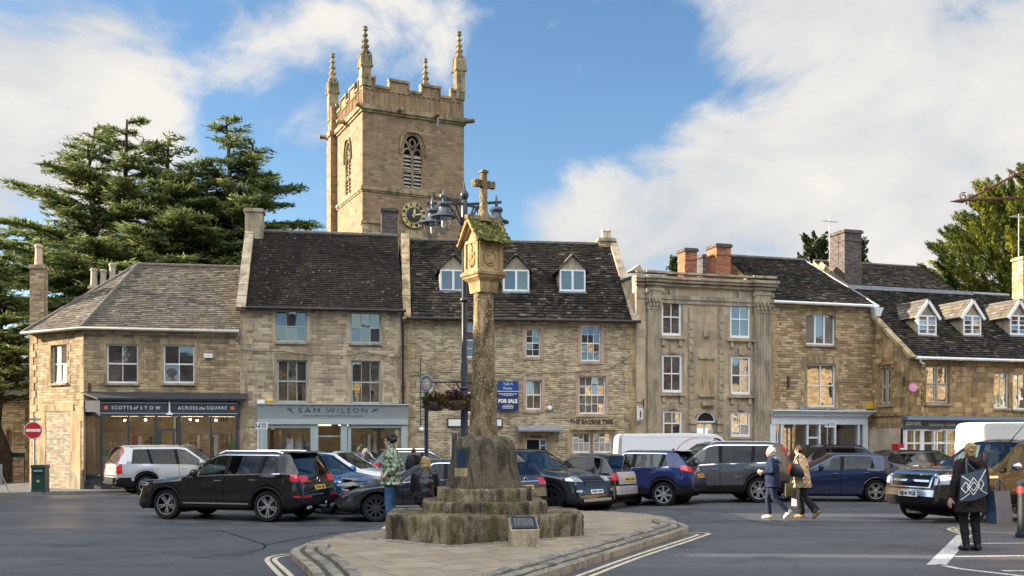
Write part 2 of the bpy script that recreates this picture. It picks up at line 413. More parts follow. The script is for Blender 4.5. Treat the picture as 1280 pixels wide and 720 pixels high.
M['sign_navy']=plain('sign_navy',(0.012,0.03,0.11),0.4,var=0.05)
M['pink']=plain('sign_pink',(0.72,0.16,0.36),0.5,var=0.05)
M['post_red']=plain('postbox_red',(0.42,0.012,0.012),0.35,var=0.08)
M['bin_green']=plain('bin_green',(0.010,0.05,0.045),0.4,var=0.15)
M['galv']=plain('galvanised_grey',(0.36,0.38,0.40),0.45,0.6,var=0.15)
M['gold']=plain('gilding',(0.75,0.56,0.2),0.35,0.3,var=0.1)
M['yellow_alarm']=plain('alarm_yellow',(0.70,0.42,0.04),0.4,var=0.04)
M['pot']=plain('chimney_pot_clay',(0.52,0.40,0.27),0.8,var=0.25)
M['pot_grey']=plain('chimney_pot_grey',(0.34,0.30,0.22),0.8,var=0.25)
M['louvre']=plain('louvre_slate',(0.36,0.31,0.26),0.8,var=0.25)
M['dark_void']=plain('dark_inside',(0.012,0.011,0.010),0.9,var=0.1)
M['interior']=plain('shop_interior',(0.40,0.34,0.25),0.8,var=0.35,scale=1.5)
M['wood']=plain('pale_wood',(0.46,0.30,0.15),0.6,var=0.25)
M['glass']=reflective_glass('window_glass',(0.016,0.019,0.024),0.24)
M['glass_low']=reflective_glass('window_glass_low',(0.03,0.026,0.02),0.34)
M['shop_glass']=clear_glass('shop_glass',(0.82,0.82,0.79),0.26)
M['car_glass']=clear_glass('car_glass',(0.36,0.43,0.42),0.045)
M['car_glass_dark']=clear_glass('car_privacy_glass',(0.05,0.055,0.06),0.035)
M['lamp_glass']=clear_glass('lantern_glass',(0.86,0.88,0.9),0.12)
M['bark']=rough_stone('bark',(0.05,0.038,0.028),(0.085,0.066,0.05),(0.025,0.02,0.015),None,3,bump=0.9)
M['cedar']=leaf_mat('cedar_needles',[(0,(0.045,0.078,0.030)),(0.5,(0.17,0.21,0.070)),(1,(0.40,0.39,0.14))],0.5)
M['cypress']=leaf_mat('cypress_sprays',[(0,(0.025,0.042,0.010)),(0.5,(0.095,0.120,0.018)),(1,(0.30,0.30,0.035))],0.3)
M['broadleaf']=leaf_mat('broadleaf',[(0,(0.02,0.035,0.010)),(0.6,(0.05,0.07,0.02)),(1,(0.09,0.105,0.03))])
M['basket_leaf']=leaf_mat('basket_plants',[(0,(0.05,0.03,0.018)),(0.5,(0.07,0.085,0.025)),(1,(0.20,0.12,0.05))])
M['flower']=plain('purple_flower',(0.10,0.02,0.065),0.7,var=0.4)
M['basket']=plain('basket_liner',(0.15,0.10,0.085),0.8,var=0.2)
M['bulb']=plain('bulb_glass',(0.75,0.72,0.62),0.2,var=0.05)
M['tyre']=plain('tyre_rubber',(0.014,0.014,0.015),0.85,var=0.25,bump=0.2,spec=.2)
M['alloy']=plain('alloy_wheel',(0.50,0.50,0.50),0.32,0.85,var=0.12)
M['alloy_dark']=plain('alloy_wheel_dark',(0.07,0.07,0.075),0.35,0.6,var=0.12)
M['trim']=plain('black_plastic_trim',(0.012,0.012,0.013),0.7,var=0.2,spec=.15)
M['chrome']=plain('chrome',(0.75,0.76,0.78),0.12,1.0,var=0.04)
M['tail_red']=plain('tail_light_red',(0.55,0.008,0.012),0.12,var=0.15,coat=0.8)
M['lens']=plain('headlight_lens',(0.52,0.55,0.58),0.1,0.5,var=0.3,scale=25,coat=0.8)
M['plate_yellow']=plain('plate_yellow',(0.68,0.46,0.05),0.4,var=0.05)
M['plate_white']=plain('plate_white',(0.78,0.78,0.76),0.4,var=0.04)
M['plate_text']=plain('plate_text',(0.012,0.012,0.013),0.5,var=0.02)
M['seat']=plain('seat_fabric',(0.035,0.035,0.037),0.8,var=0.2)
M['badge_blue']=plain('badge_blue',(0.01,0.035,0.16),0.25,var=0.05)
# ---- sky, sun, camera
SUN_AZ,SUN_EL=R(-4.0),R(19.0)
EXPOSURE=1.65
SKY_STRENGTH=0.067
SUN_POWER=5.0
world=bpy.data.worlds.new('World');sc.world=world;world.use_nodes=True
wt=world.node_tree;wn=wt.nodes;wl=wt.links
for n_ in list(wn):wn.remove(n_)
def wnode(t,**kw):
 x=wn.new('ShaderNode'+t)
 for k,v in kw.items():setattr(x,k,v)
 return x
def wmath(op,a,b=0.0,clamp=False):
 x=wnode('Math',operation=op);x.use_clamp=clamp
 for s_,v in((x.inputs[0],a),(x.inputs[1],b)):
  if hasattr(v,'is_linked'):wl.new(v,s_)
  else:s_.default_value=v
 return x.outputs[0]
def wrange(v,a,b,c=0.0,d=1.0,smooth=True):
 x=wnode('MapRange');x.clamp=True
 x.interpolation_type='SMOOTHSTEP' if smooth else 'LINEAR'
 wl.new(v,x.inputs[0])
 for i_,q in enumerate((a,b,c,d)):x.inputs[i_+1].default_value=q
 return x.outputs[0]
sky=wnode('TexSky',sky_type='NISHITA')
sky.sun_disc=False;sky.sun_elevation=SUN_EL;sky.sun_rotation=R(-90)-SUN_AZ
sky.altitude=200;sky.air_density=1.0;sky.dust_density=0.6;sky.ozone_density=2.0
tc=wnode('TexCoord');D_=tc.outputs['Generated']
def wdir(px,py):
 return Vector(((px-CX)/F,1.0,(HY-py)/F)).normalized()
mp=wnode('Mapping');wl.new(D_,mp.inputs[0]);mp.inputs['Scale'].default_value=(1.0,1.0,1.7)
nz1=wnode('TexNoise');wl.new(mp.outputs[0],nz1.inputs['Vector'])
nz1.inputs['Scale'].default_value=5.0;nz1.inputs['Detail'].default_value=9;nz1.inputs['Roughness'].default_value=0.58;nz1.inputs['Distortion'].default_value=0.35
nz2=wnode('TexNoise');wl.new(mp.outputs[0],nz2.inputs['Vector'])
nz2.inputs['Scale'].default_value=2.1;nz2.inputs['Detail'].default_value=5;nz2.inputs['Roughness'].default_value=0.5
dens=None
CLOUDS=[(40,110,0.25,0.58),(330,90,0.17,0.40),(420,20,0.14,0.40),(150,300,0.20,0.45),(1150,275,0.25,0.80),(1300,190,0.19,0.7),(930,290,0.17,0.60),(760,330,0.13,0.5),(1000,20,0.12,0.46),(1140,5,0.10,0.45)]
for px,py,rad,w in CLOUDS:
 dv=wnode('VectorMath',operation='DISTANCE');wl.new(D_,dv.inputs[0]);dv.inputs[1].default_value=wdir(px,py)
 k=wmath('MULTIPLY',wrange(dv.outputs['Value'],rad*1.15,rad*0.25),w)
 dens=k if dens is None else wmath('MAXIMUM',dens,k)
sx=wnode('SeparateXYZ');wl.new(D_,sx.inputs[0])
back=wmath('MULTIPLY',wmath('MULTIPLY',wrange(sx.outputs[1],0.35,-0.1),wrange(sx.outputs[2],0.36,0.60)),0.75)
dens=wmath('MAXIMUM',dens,back)
tot=wmath('ADD',dens,wmath('MULTIPLY',wmath('SUBTRACT',nz1.outputs[0],0.5),1.7))
cover=wrange(tot,0.20,0.54)
shade=wmath('ADD',wmath('MULTIPLY',nz2.outputs[0],0.8),wmath('MULTIPLY',nz1.outputs[0],0.5))
cr=wnode('ValToRGB');wl.new(shade,cr.inputs[0])
cr.color_ramp.elements[0].position=0.50;cr.color_ramp.elements[0].color=(0.50,0.58,0.69,1)
cr.color_ramp.elements[1].position=0.76;cr.color_ramp.elements[1].color=(1.0,0.965,0.91,1)
bg_sky=wnode('Background');bg_cl=wnode('Background')
hs=wnode('HueSaturation');hs.inputs['Saturation'].default_value=1.14;hs.inputs['Value'].default_value=1.0
wl.new(sky.outputs[0],hs.inputs['Color']);wl.new(hs.outputs[0],bg_sky.inputs[0]);bg_sky.inputs[1].default_value=SKY_STRENGTH
wl.new(cr.outputs[0],bg_cl.inputs[0])
CLOUD_FRONT,CLOUD_BACK_FILL=0.295,1.15  # unseen clouds behind the viewer boosted to fill the shaded facades
wl.new(wrange(sx.outputs[1],0.5,-0.3,CLOUD_FRONT,CLOUD_BACK_FILL),bg_cl.inputs[1])
ms=wnode('MixShader');wo=wnode('OutputWorld')
wl.new(cover,ms.inputs[0]);wl.new(bg_sky.outputs[0],ms.inputs[1]);wl.new(bg_cl.outputs[0],ms.inputs[2]);wl.new(ms.outputs[0],wo.inputs[0])
sl=bpy.data.lights.new('sun','SUN');sl.energy=SUN_POWER;sl.angle=R(0.5);sl.color=(1.0,0.86,0.68)
so=bpy.data.objects.new('sun',sl);COL.objects.link(so)
sdir=Vector((math.cos(SUN_EL)*math.cos(SUN_AZ),math.cos(SUN_EL)*math.sin(SUN_AZ),-math.sin(SUN_EL)))
so.rotation_euler=sdir.to_track_quat('-Z','Y').to_euler();so.location=(-60,10,60)
cam=bpy.data.cameras.new('camera');cam.lens=35.0*F/(1280*35/36.0);cam.sensor_width=36.0
cam.shift_y=(HY-360.0)/1280.0;cam.clip_end=3000;cam.clip_start=0.1
co_=bpy.data.objects.new('camera',cam);COL.objects.link(co_)
co_.location=(0,0,EYE);co_.rotation_euler=(PI/2,0,0);sc.camera=co_
sc.view_settings.view_transform='Standard';sc.view_settings.look='None';sc.view_settings.gamma=1.0
sc.view_settings.use_curve_mapping=False;sc.view_settings.exposure=EXPOSURE
sc.cycles.max_bounces=10;sc.cycles.transparent_max_bounces=16;sc.cycles.caustics_reflective=False;sc.cycles.caustics_refractive=False
# ---- ground
def asphalt():
 t=NT('asphalt');p=t.obj()
 f=t.noise(p,90,3,0.7);b=t.noise(p,0.35,5,0.6,0.3);w=t.noise(t.mapping(p,(0.12,0.6,1)),1.0,5,0.62,0.5)
 col=t.mix(t.ramp(f.outputs[0],[(0.3,0),(0.75,1)]),(0.050,0.053,0.060),(0.125,0.128,0.138))
 col=t.mix(t.ramp(b.outputs[0],[(0.42,0.0),(0.62,0.6)]),col,(0.055,0.055,0.057))
 col=t.mix(t.ramp(w.outputs[0],[(0.48,0.0),(0.64,0.35)]),col,(0.15,0.155,0.165))
 g=t.noise(t.mapping(p,(1,1,1)),7.0,4,0.7)
 col=t.mix(t.ramp(g.outputs[0],[(0.3,0.4),(0.48,0.0)]),col,(0.04,0.04,0.042))
 tr=t.noise(t.mapping(p,(0.05,0.9,1),(3,1,0)),1.0,4,0.6,0.8)
 col=t.mix(t.ramp(tr.outputs[0],[(0.46,0.0),(0.60,0.6)]),col,(0.055,0.057,0.062))
 v=t.nd('TexVoronoi',feature='DISTANCE_TO_EDGE');t.ln(t.mapping(p,(0.22,0.3,1)),v.inputs['Vector']);t.set(v,Scale=1.0)
 wob=t.ramp(v.outputs['Distance'],[(0.0,0.85),(0.014,0.0)]);pm=t.noise(p,0.25,2,0.5)
 col=t.mix(t.math('MULTIPLY',wob,t.ramp(pm.outputs[0],[(0.5,0),(0.56,1)])),col,(0.03,0.03,0.032))
 oil=t.noise(p,0.9,3,0.55);col=t.mix(t.ramp(oil.outputs[0],[(0.58,0.0),(0.70,0.7)]),col,(0.03,0.03,0.033))
 ag=t.nd('TexVoronoi');t.ln(p,ag.inputs['Vector']);t.set(ag,Scale=55.0)
 col=t.mix(t.ramp(ag.outputs['Distance'],[(0.15,0.45),(0.32,0.0)]),col,(0.22,0.215,0.21))
 t.color(col)
 wet=t.noise(t.mapping(p,(0.10,0.22,1),(2,5,0)),1.0,5,0.6,0.6)
 r=t.ramp(wet.outputs[0],[(0.40,0.70),(0.60,0.33)])
 t.ln(r,t.b.inputs['Roughness']);t.b.inputs['Specular IOR Level'].default_value=0.5
 t.bump(t.math('ADD',f.outputs[0],t.math('MULTIPLY',ag.outputs['Distance'],1.2)),0.8,0.01)
 return t.m
M['asphalt']=asphalt()
def axis(lo,hi,a,b,step,far):
 s=list(np.arange(a,b+1e-6,step));e=step
 while s[-1]<hi:e*=1.6;s.append(s[-1]+e)
 e=step
 while s[0]>lo:e*=1.6;s.insert(0,s[0]-e)
 return s
gx=axis(-900,900,-24,26,0.5,0);gy=axis(-500,1500,4,48,0.5,0)
gv=[(x,y,gz(x,y))for y in gy for x in gx]
nx=len(gx)
gf=[(j*nx+i,j*nx+i+1,(j+1)*nx+i+1,(j+1)*nx+i)for j in range(len(gy)-1)for i in range(nx-1)]
me=bpy.data.meshes.new('square_asphalt');me.from_pydata(gv,[],gf);me.materials.append(M['asphalt']);finish(me,60,False)
structure(link('square_asphalt',me))
def ribbon(mb,pts,w,lift=0.006,step=0.4,rag=0.0):
 """painted line on the ground along plan points"""
 P=[]
 for a,b in zip(pts,pts[1:]):
  a=Vector(a[:2]);b=Vector(b[:2]);n=max(1,int((b-a).length/step))
  P+=[a.lerp(b,k/n)for k in range(n)]
 P.append(Vector(pts[-1][:2]))
 rows=[]
 for i,p in enumerate(P):
  t=(P[min(i+1,len(P)-1)]-P[max(i-1,0)]).normalized();n=Vector((-t.y,t.x))*(w/2)
  a=p+n*(1+rng.uniform(-rag,rag));b=p-n*(1+rng.uniform(-rag,rag))
  rows.append((mb.add((a.x,a.y,gz(a.x,a.y)+lift)),mb.add((b.x,b.y,gz(b.x,b.y)+lift))))
 for(a,b),(c,d)in zip(rows,rows[1:]):mb.idx((a,b,d,c))
def smooth_path(pts,n=6):
 out=[]
 P=[Vector(p[:2])for p in pts]
 for i in range(len(P)-1):
  p0=P[max(0,i-1)];p1=P[i];p2=P[i+1];p3=P[min(len(P)-1,i+2)]
  for k in range(n):
   t=k/n
   out.append(0.5*((2*p1)+(p2-p0)*t+(2*p0-5*p1+4*p2-p3)*t*t+(3*p1-p0-3*p2+p3)*t**3))
 out.append(P[-1]);return out
def worn_paint(name,col,wear=0.5):
 t=NT(name);p=t.obj()
 n=t.noise(p,14,5,0.75);m=t.noise(p,1.2,3,0.6)
 f=t.math('ADD',t.ramp(n.outputs[0],[(0.42,0.9),(0.58,0.0)]),t.math('SUBTRACT',m.outputs[0],0.5))
 f=t.math('MULTIPLY',f,wear*1.6,True)
 t.color(t.mix(f,col,(0.06,0.062,0.068)));t.set(t.b,Roughness=0.7);return t.m
M['line_white']=worn_paint('road_paint_white',(0.62,0.61,0.58),0.35)
M['line_faint']=worn_paint('road_paint_faint',(0.36,0.36,0.35),0.8)
M['line_cream']=worn_paint('road_paint_cream',(0.62,0.54,0.38),0.3)
G=ground_at
mb=MB()
outer=smooth_path([G(735,722),G(800,697),G(860,677),G(880,670),G(886,667.4),G(876,666),G(852,666.3)])
inner=smooth_path([G(718,722),G(790,696),G(850,676.5),G(866,671.3),G(872,668.8),G(864,668),G(850,668)])
ribbon(mb,outer,0.075,0.006,0.25);ribbon(mb,inner,0.075,0.006,0.25)
outer=smooth_path([G(353,722),G(342,711),G(334,701),G(338,696.5),G(350,694),G(366,692.5)])
inner=smooth_path([G(366,722),G(352,709),G(343.5,701),G(346,697.5),G(356,695.6),G(366,694.8)])
ribbon(mb,outer,0.07,0.006,0.25);ribbon(mb,inner,0.07,0.006,0.25)
structure(mb.build('yellow_lines',M['line_cream']))
mb=MB()
A,B=G(1206,669),G(1170,707);ribbon(mb,[A,B],0.24)
ribbon(mb,[G(1172,706),G(1200,711.5),G(1290,722)],0.11)
ribbon(mb,[G(1200,680),G(1300,679)],0.09);ribbon(mb,[G(1192,696),G(1300,695)],0.10);ribbon(mb,[G(1252,714),G(1300,714)],0.10)
ribbon(mb,[G(1216,664.5),G(1286,668)],0.08)
structure(mb.build('bay_lines',M['line_white']))
mb=MB()
out_=smooth_path([G(1202,668),G(1190,664),G(1186,661.5),G(1195,659.3),G(1212,659.5),G(1222,662)])
in_=smooth_path([G(1204,666),G(1196,663.3),G(1194,661.8),G(1200,660.8),G(1210,661),G(1216,663)])
ribbon(mb,out_,0.07,0.006,0.2);ribbon(mb,in_,0.07,0.006,0.2)
structure(mb.build('bay_corner_lines',M['line_cream']))
mb=MB()
for x0,x1,y in((220,262,653),(292,318,654),(345,372,654.5),(400,428,654),(262,292,662.5),(318,350,662.5),(376,406,662.3),(446,476,662),(170,186,635.5),(180,196,643),(420,448,646),(464,484,652),(700,715,648),(735,760,641),(812,852,640.5),(785,812,634),(735,765,634),(838,868,634),(895,922,634),(865,900,642),(955,1010,634),(1030,1085,637)):
 ribbon(mb,[G(x0,y),G(x1,y)],0.13,0.006,0.4,0.1)
structure(mb.build('faded_bay_marks',M['line_faint']))
mb=MB()
crack=smooth_path([G(262,662),G(300,671),G(330,681),G(322,688),G(290,692),G(240,699)])
ribbon(mb,crack,0.035,0.004,0.2,0.5)
ribbon(mb,smooth_path([G(330,682),G(380,672),G(480,662)]),0.03,0.004,0.2,0.5)
ribbon(mb,smooth_path([G(905,640),G(960,655),G(1040,662),G(1130,661)]),0.025,0.004,0.2,0.5)
structure(mb.build('tar_seams',M['trim']))
M['patch']=plain('tarmac_patch',(0.058,0.06,0.066),0.75,var=0.35,scale=9,bump=0.3)
def ground_poly(mb,pts,lift):
 c=sum((Vector(p)for p in pts),Vector((0,0,0)))/len(pts)
 for a,b in zip(pts,pts[1:]+pts[:1]):
  for k in range(4):
   p,q=Vector(a).lerp(Vector(b),k/4),Vector(a).lerp(Vector(b),(k+1)/4);m1,m2=c.lerp(p,.5),c.lerp(q,.5)
   f=lambda v:(v.x,v.y,gz(v.x,v.y)+lift)
   mb.face([f(p),f(q),f(m2),f(m1)]);mb.face([f(m1),f(m2),f(c)])
mb=MB();ground_poly(mb,[G(200,690),G(318,684),G(330,688),G(262,699)],.003);ground_poly(mb,[G(880,650),G(925,649),G(930,652),G(884,653)],.003)
structure(mb.build('tarmac_patches',M['patch']))
FAC_YAW=R(10.0)
V1=Vector((-16.34,38.0));e10=Vector((math.cos(FAC_YAW),math.sin(FAC_YAW)))
def flagstones(name,c1,c2,joint,bw,bh,mort=0.012,rot=0.0):
 t=NT(name);p=t.obj()
 mp_=t.nd('Mapping');t.ln(p,mp_.inputs[0]);mp_.inputs['Rotation'].default_value=(0,0,rot)
 br=t.nd('TexBrick',offset=0.43,squash=0.8,squash_frequency=3);t.ln(mp_.outputs[0],br.inputs['Vector'])
 t.set(br,Scale=1.0,Mortar_Size=mort,Mortar_Smooth=0.3,Brick_Width=bw,Row_Height=bh)
 br.inputs['Color1'].default_value=(*c1,1);br.inputs['Color2'].default_value=(*c2,1);br.inputs['Mortar'].default_value=(*joint,1)
 n=t.noise(p,2.0,6,0.65);g=t.noise(p,45,4,0.7)
 c=t.mix(t.ramp(n.outputs[0],[(0.42,0.0),(0.68,0.5)]),br.outputs['Color'],[q*0.55 for q in c1])
 c=t.mix(t.ramp(g.outputs[0],[(0.3,0.35),(0.6,0.0)]),c,[q*0.5 for q in c1])
 t.color(c);t.set(t.b,Roughness=0.8)
 t.bump(t.math('ADD',t.math('MULTIPLY',br.outputs['Fac'],-1.0),t.math('MULTIPLY',g.outputs[0],0.3)),0.5,0.012)
 return t.m
M['pavement']=flagstones('pavement_slabs',(0.10,0.098,0.095),(0.13,0.125,0.12),(0.05,0.05,0.05),0.9,0.6,rot=-FAC_YAW)
M['kerb']=plain('kerb_stone',(0.20,0.19,0.17),0.85,var=0.3,bump=0.3)
k0=G(-80,622);k1=G(40,619);k2=G(140,616.5)
dirk=Vector((math.cos(R(10)),math.sin(R(10)),0))
kerb=[k0,k1,k2,k2+dirk*14,k2+dirk*30+Vector((0,1.5,0)),k2+dirk*46+Vector((0,2,0))]
mb=MB();kb=MB()
prev=None
for i in range(len(kerb)-1):
 for k in range(12):
  a=kerb[i].lerp(kerb[i+1],k/12);b=kerb[i].lerp(kerb[i+1],(k+1)/12)
  na=Vector((-0.17,0.98,0))
  za,zb=gz(a.x,a.y)+0.11,gz(b.x,b.y)+0.11
  a2,b2=a+na*9,b+na*9
  ai,bi=a+na*0.15,b+na*0.15
  mb.face([(ai.x,ai.y,za),(bi.x,bi.y,zb),(b2.x,b2.y,zb),(a2.x,a2.y,za)])
  kb.face([(a.x,a.y,za+0.004),(b.x,b.y,zb+0.004),(bi.x,bi.y,zb+0.004),(ai.x,ai.y,za+0.004)])
  kb.face([(a.x,a.y,za-0.16),(b.x,b.y,zb-0.16),(b.x,b.y,zb+0.004),(a.x,a.y,za+0.004)])
structure(mb.build('pavement',M['pavement']));structure(kb.build('pavement_kerb',M['kerb']))
# ---- the island with its three rows of setts
M['island']=flagstones('island_flags',(0.29,0.235,0.165),(0.37,0.305,0.22),(0.11,0.09,0.062),0.85,0.5,0.012,rot=R(-34))
def sett_mat():
 t=NT('granite_setts');p=t.obj()
 g=t.noise(p,30,5,0.7);n=t.noise(p,3.0,4,0.6)
 c=t.mix(t.rnd(),(0.17,0.155,0.13),(0.33,0.30,0.25))
 c=t.mix(t.ramp(g.outputs[0],[(0.35,0.5),(0.6,0.0)]),c,(0.07,0.065,0.055))
 c=t.mix(t.ramp(n.outputs[0],[(0.55,0.0),(0.68,0.5)]),c,(0.15,0.10,0.06))
 t.color(c);t.set(t.b,Roughness=0.85);t.bump(g.outputs[0],0.5,0.012);return t.m
M['sett']=sett_mat()
M['joint_moss']=plain('mossy_joint',(0.055,0.055,0.025),0.95,var=0.5,bump=0.6)
LO=[G(364,700),G(372,707),G(386,720)]
RO=[G(857,668),G(800,687),G(715,715)]
nose=Vector((-1.05,8.9,0))
left_edge=smooth_path([G(372,691.5),G(365,695),LO[0],LO[1],LO[2],Vector((-2.05,10.8,0)),Vector((-1.5,9.4,0)),nose],8)
right_edge=smooth_path([G(846,662),G(858,664.5),G(858,667.5),G(830,677),RO[1],RO[2],Vector((0.0,11.1,0)),Vector((-0.55,9.6,0)),nose],8)
back_edge=smooth_path([G(372,691.5),G(395,683.5),G(430,675),G(480,669),G(560,663),G(640,660),G(730,658),G(790,657.3),G(830,658.6),G(846,662)],6)
Z_ISL=0.10
ring=[p for p in left_edge]+[p for p in right_edge[::-1]][1:]+[p for p in back_edge[::-1]][1:-1]
mb=MB()
mb.prism([(p.x,p.y)for p in ring],-0.05,Z_ISL)
structure(mb.build('island_paving',M['island']))
def inset_path(path,off,side):
 out=[]
 for i,p in enumerate(path):
  t=(path[min(i+1,len(path)-1)]-path[max(i-1,0)]).normalized()
  out.append(p+Vector((-t.y,t.x))*off*side)
 return out
def along(path,s0,gap):
 """walk a path, yields (point, tangent, length) for setts"""
 L=[0.0]
 for a,b in zip(path,path[1:]):L.append(L[-1]+(b-a).length)
 s=s0
 while s<L[-1]-0.05:
  ln=rng.uniform(0.15,0.26)
  m_=min(s+ln/2,L[-1])
  k=max(0,min(len(L)-2,next((i for i in range(len(L)-1)if L[i+1]>=m_),len(L)-2)))
  t=(path[k+1]-path[k]).normalized();p=path[k]+t*(m_-L[k])
  yield p,t,ln-gap
  s+=ln
def sett(mb,p,t,ln,w,z0,z1):
 """one worn sett: a box with rounded uneven top"""
 n=Vector((-t.y,t.x));rd=rng.random();b=0.018
 def P(u,v,z):q=p+t*u+n*v;return(q.x,q.y,z)
 j=lambda:rng.uniform(-0.008,0.008)
 h=ln/2;g=w/2
 r0=[mb.add(P(u+j(),v+j(),z0))for u,v in((-h,-g),(h,-g),(h,g),(-h,g))]
 r1=[mb.add(P(u+j(),v+j(),z1-b))for u,v in((-h,-g),(h,-g),(h,g),(-h,g))]
 r2=[mb.add(P(u+j(),v+j(),z1+j()))for u,v in((-h+b,-g+b),(h-b,-g+b),(h-b,g-b),(-h+b,g-b))]
 for a,c in((r0,r1),(r1,r2)):
  for k in range(4):mb.idx((a[k],a[(k+1)%4],c[(k+1)%4],c[k]),rnd=rd)
 mb.idx(r2,rnd=rd)
mb=MB();js=MB()
for path,side in((left_edge,1),(right_edge,-1)):
 for row in range(3):
  q=inset_path(path,0.07+row*0.19,side)
  for p,t,ln in along(q,rng.uniform(0,0.1),0.032):
   sett(mb,p,t,ln,0.135,-0.04 if row==0 else 0.05,0.105+row*0.022+rng.uniform(-0.008,0.008))
 for row in range(2):
  q=inset_path(path,0.165+row*0.19,side)
  rows=[]
  ribbon_w=0.075
  for i,p in enumerate(q):
   t=(q[min(i+1,len(q)-1)]-q[max(i-1,0)]).normalized();n=Vector((-t.y,t.x))*ribbon_w/2
   rows.append((js.add((*(p+n),Z_ISL+0.006)),js.add((*(p-n),Z_ISL+0.006))))
  for(a,b),(c,d)in zip(rows,rows[1:]):js.idx((a,b,d,c))
for p,t,ln in along(inset_path(back_edge,0.06,-1),0,0.015):sett(mb,p,t,ln,0.11,-0.06,0.108)
STEP=[(-2.02,15.97),(-0.92,15.05),(1.2,16.6),(1.16,18.0),(0.02,18.9),(-2.1,17.4)]
for a,b in(((-2.9,16.45),(-0.93,14.80)),((-0.93,14.80),(2.0,16.85))):
 for p,t,ln in along([Vector(a),Vector(b)],0,0.02):
  sett(mb,p,t,ln,0.12,0.05,0.112);sett(mb,p+Vector((-t.y,t.x))*0.125,t,ln*0.97,0.11,0.05,0.112)
structure(mb.build('sett_rows',M['sett']));structure(js.build('mossy_joints',M['joint_moss']))
# ---- market cross
def rough_ring(mb,poly,z0,z1,seg=0.09,amp=0.03,topz=None,seed=0.0,edge=0.05,block=0.75):
 """worn masonry course over a plan outline: uneven faces, softened arris, an uneven top"""
 P=[Vector(p)for p in poly];n=len(P);c=sum(P,Vector((0,0)))/n
 ring=[];tz=[]
 for i in range(n):
  a,b=P[i],P[(i+1)%n];k=max(2,int((b-a).length/seg))
  for j in range(k):
   t=j/k;ring.append(a.lerp(b,t))
   tz.append(lerp(topz[i],topz[(i+1)%n],t)if topz else z1)
 run=0.0;nxt=block*.6;bid=[];groove=[];cur=0;r3=random.Random(int(seed*10)+3);tones=[r3.random()]
 for i in range(len(ring)):
  run+=(ring[i]-ring[i-1]).length if i else 0;hit=run>nxt
  if hit:nxt=run+block*r3.uniform(.6,1.4);cur+=1;tones.append(r3.uniform(.1,.95))
  bid.append(cur);groove.append(hit)
 rows=max(3,int((z1-z0)/seg))
 prof=[(0.0,r/rows)for r in range(rows)]+[(0.006,0.94),(edge*0.5,0.99),(edge*1.3,1.0),(0.3,1.0),(0.6,1.0)]
 rings=[]
 for ins,h in prof:
  r=[]
  for p,tt,gv_ in zip(ring,tz,groove):
   d=(c-p);L=d.length;d.normalize()
   q=p+d*min(ins if ins<0.25 else ins*L,L*0.95)
   z=z0+(tt-z0)*h
   v=Vector((q.x,q.y,z))*5.5+Vector((seed,seed*1.7,0))
   w=noise.fractal(v,0.9,2.1,4)*amp
   q=q-d*w
   if gv_:q=q+d*.028
   if h>0.9:z+=noise.fractal(v*1.3,1.0,2.0,3)*amp*0.5
   r.append((q.x,q.y,z))
  rings.append(r)
 ids=[[mb.add(p)for p in r]for r in rings]
 m=len(ring)
 for a,b in zip(ids,ids[1:]):
  for k in range(m):mb.idx((a[k],a[(k+1)%m],b[(k+1)%m],b[k]),rnd=tones[bid[k]])
 mb.idx(ids[-1])
CROSS=Vector((-0.48,16.75));CYAW=R(33)
cross=thing('market_cross','weathered stone market cross on stepped base with gabled lantern head and mossy roof','market cross',(CROSS.x,CROSS.y,Z_ISL))
def loc(p):return(p[0]-CROSS.x,p[1]-CROSS.y)
mb=MB();rough_ring(mb,[loc(p)for p in STEP],0.0-0.02,0.40,0.05,0.020,[0.40,0.43,0.36,0.36,0.38,0.40],1.0,.03)
mb.build('lower_step',M['plinth'],cross,55)
def rot_rect(cx,cy,hx,hy,yaw,ch=0.0):
 c,s=math.cos(yaw),math.sin(yaw)
 if ch:pts=[(-hx+ch,-hy),(hx-ch,-hy),(hx,-hy+ch),(hx,hy-ch),(hx-ch,hy),(-hx+ch,hy),(-hx,hy-ch),(-hx,-hy+ch)]
 else:pts=[(-hx,-hy),(hx,-hy),(hx,hy),(-hx,hy)]
 return[(cx+x*c-y*s,cy+x*s+y*c)for x,y in pts]
mb=MB();rough_ring(mb,rot_rect(0.0,0.16,1.03,0.98,R(5),0.46),0.36,0.585,0.05,0.017,None,4.0,.025)
mb.build('middle_step',M['plinth'],cross,55)
mb=MB();rough_ring(mb,rot_rect(0.0,0.10,0.78,0.74,R(5),0.36),0.56,0.80,0.05,0.015,None,9.0,.025)
mb.build('upper_step',M['plinth'],cross,55)
mb=MB();rings=[]
for k,(z,h,ch)in enumerate([(0.78,0.60,0.22),(0.86,0.585,0.21),(0.98,0.555,0.2),(1.10,0.535,0.2),(1.22,0.52,0.2),(1.34,0.505,0.2),(1.46,0.49,0.2),(1.54,0.475,0.2),(1.60,0.44,0.2),(1.64,0.37,0.18),(1.665,0.24,0.1),(1.67,0.1,0.04)]):
 base=rot_rect(0,0,h,h,R(11),ch);r=[]
 for i in range(8):
  a,b=Vector(base[i]),Vector(base[(i+1)%8]);kk=8 if i%2==0 else 3
  for j in range(kk):
   p=a.lerp(b,j/kk);w=noise.fractal(Vector((p.x,p.y,z))*6+Vector((5,2,1)),0.9,2.1,4)*0.016
   d=p.normalized();p=p+d*w;r.append((p.x,p.y,z+w*0.6))
 rings.append(r)
mb.loft(rings);sk=mb.build('socket_stone',M['socket'],cross,50)
Mt=Matrix.Rotation(R(11)-R(45),4,'Z')
mb=MB();mb.box(-0.12,0.12,-0.615,-0.56,1.14,1.48,0,Mt)
for k in range(9):mb.box(-0.09,0.09,-0.619,-0.616,1.15+k*0.033,1.165+k*0.033,1,Mt)
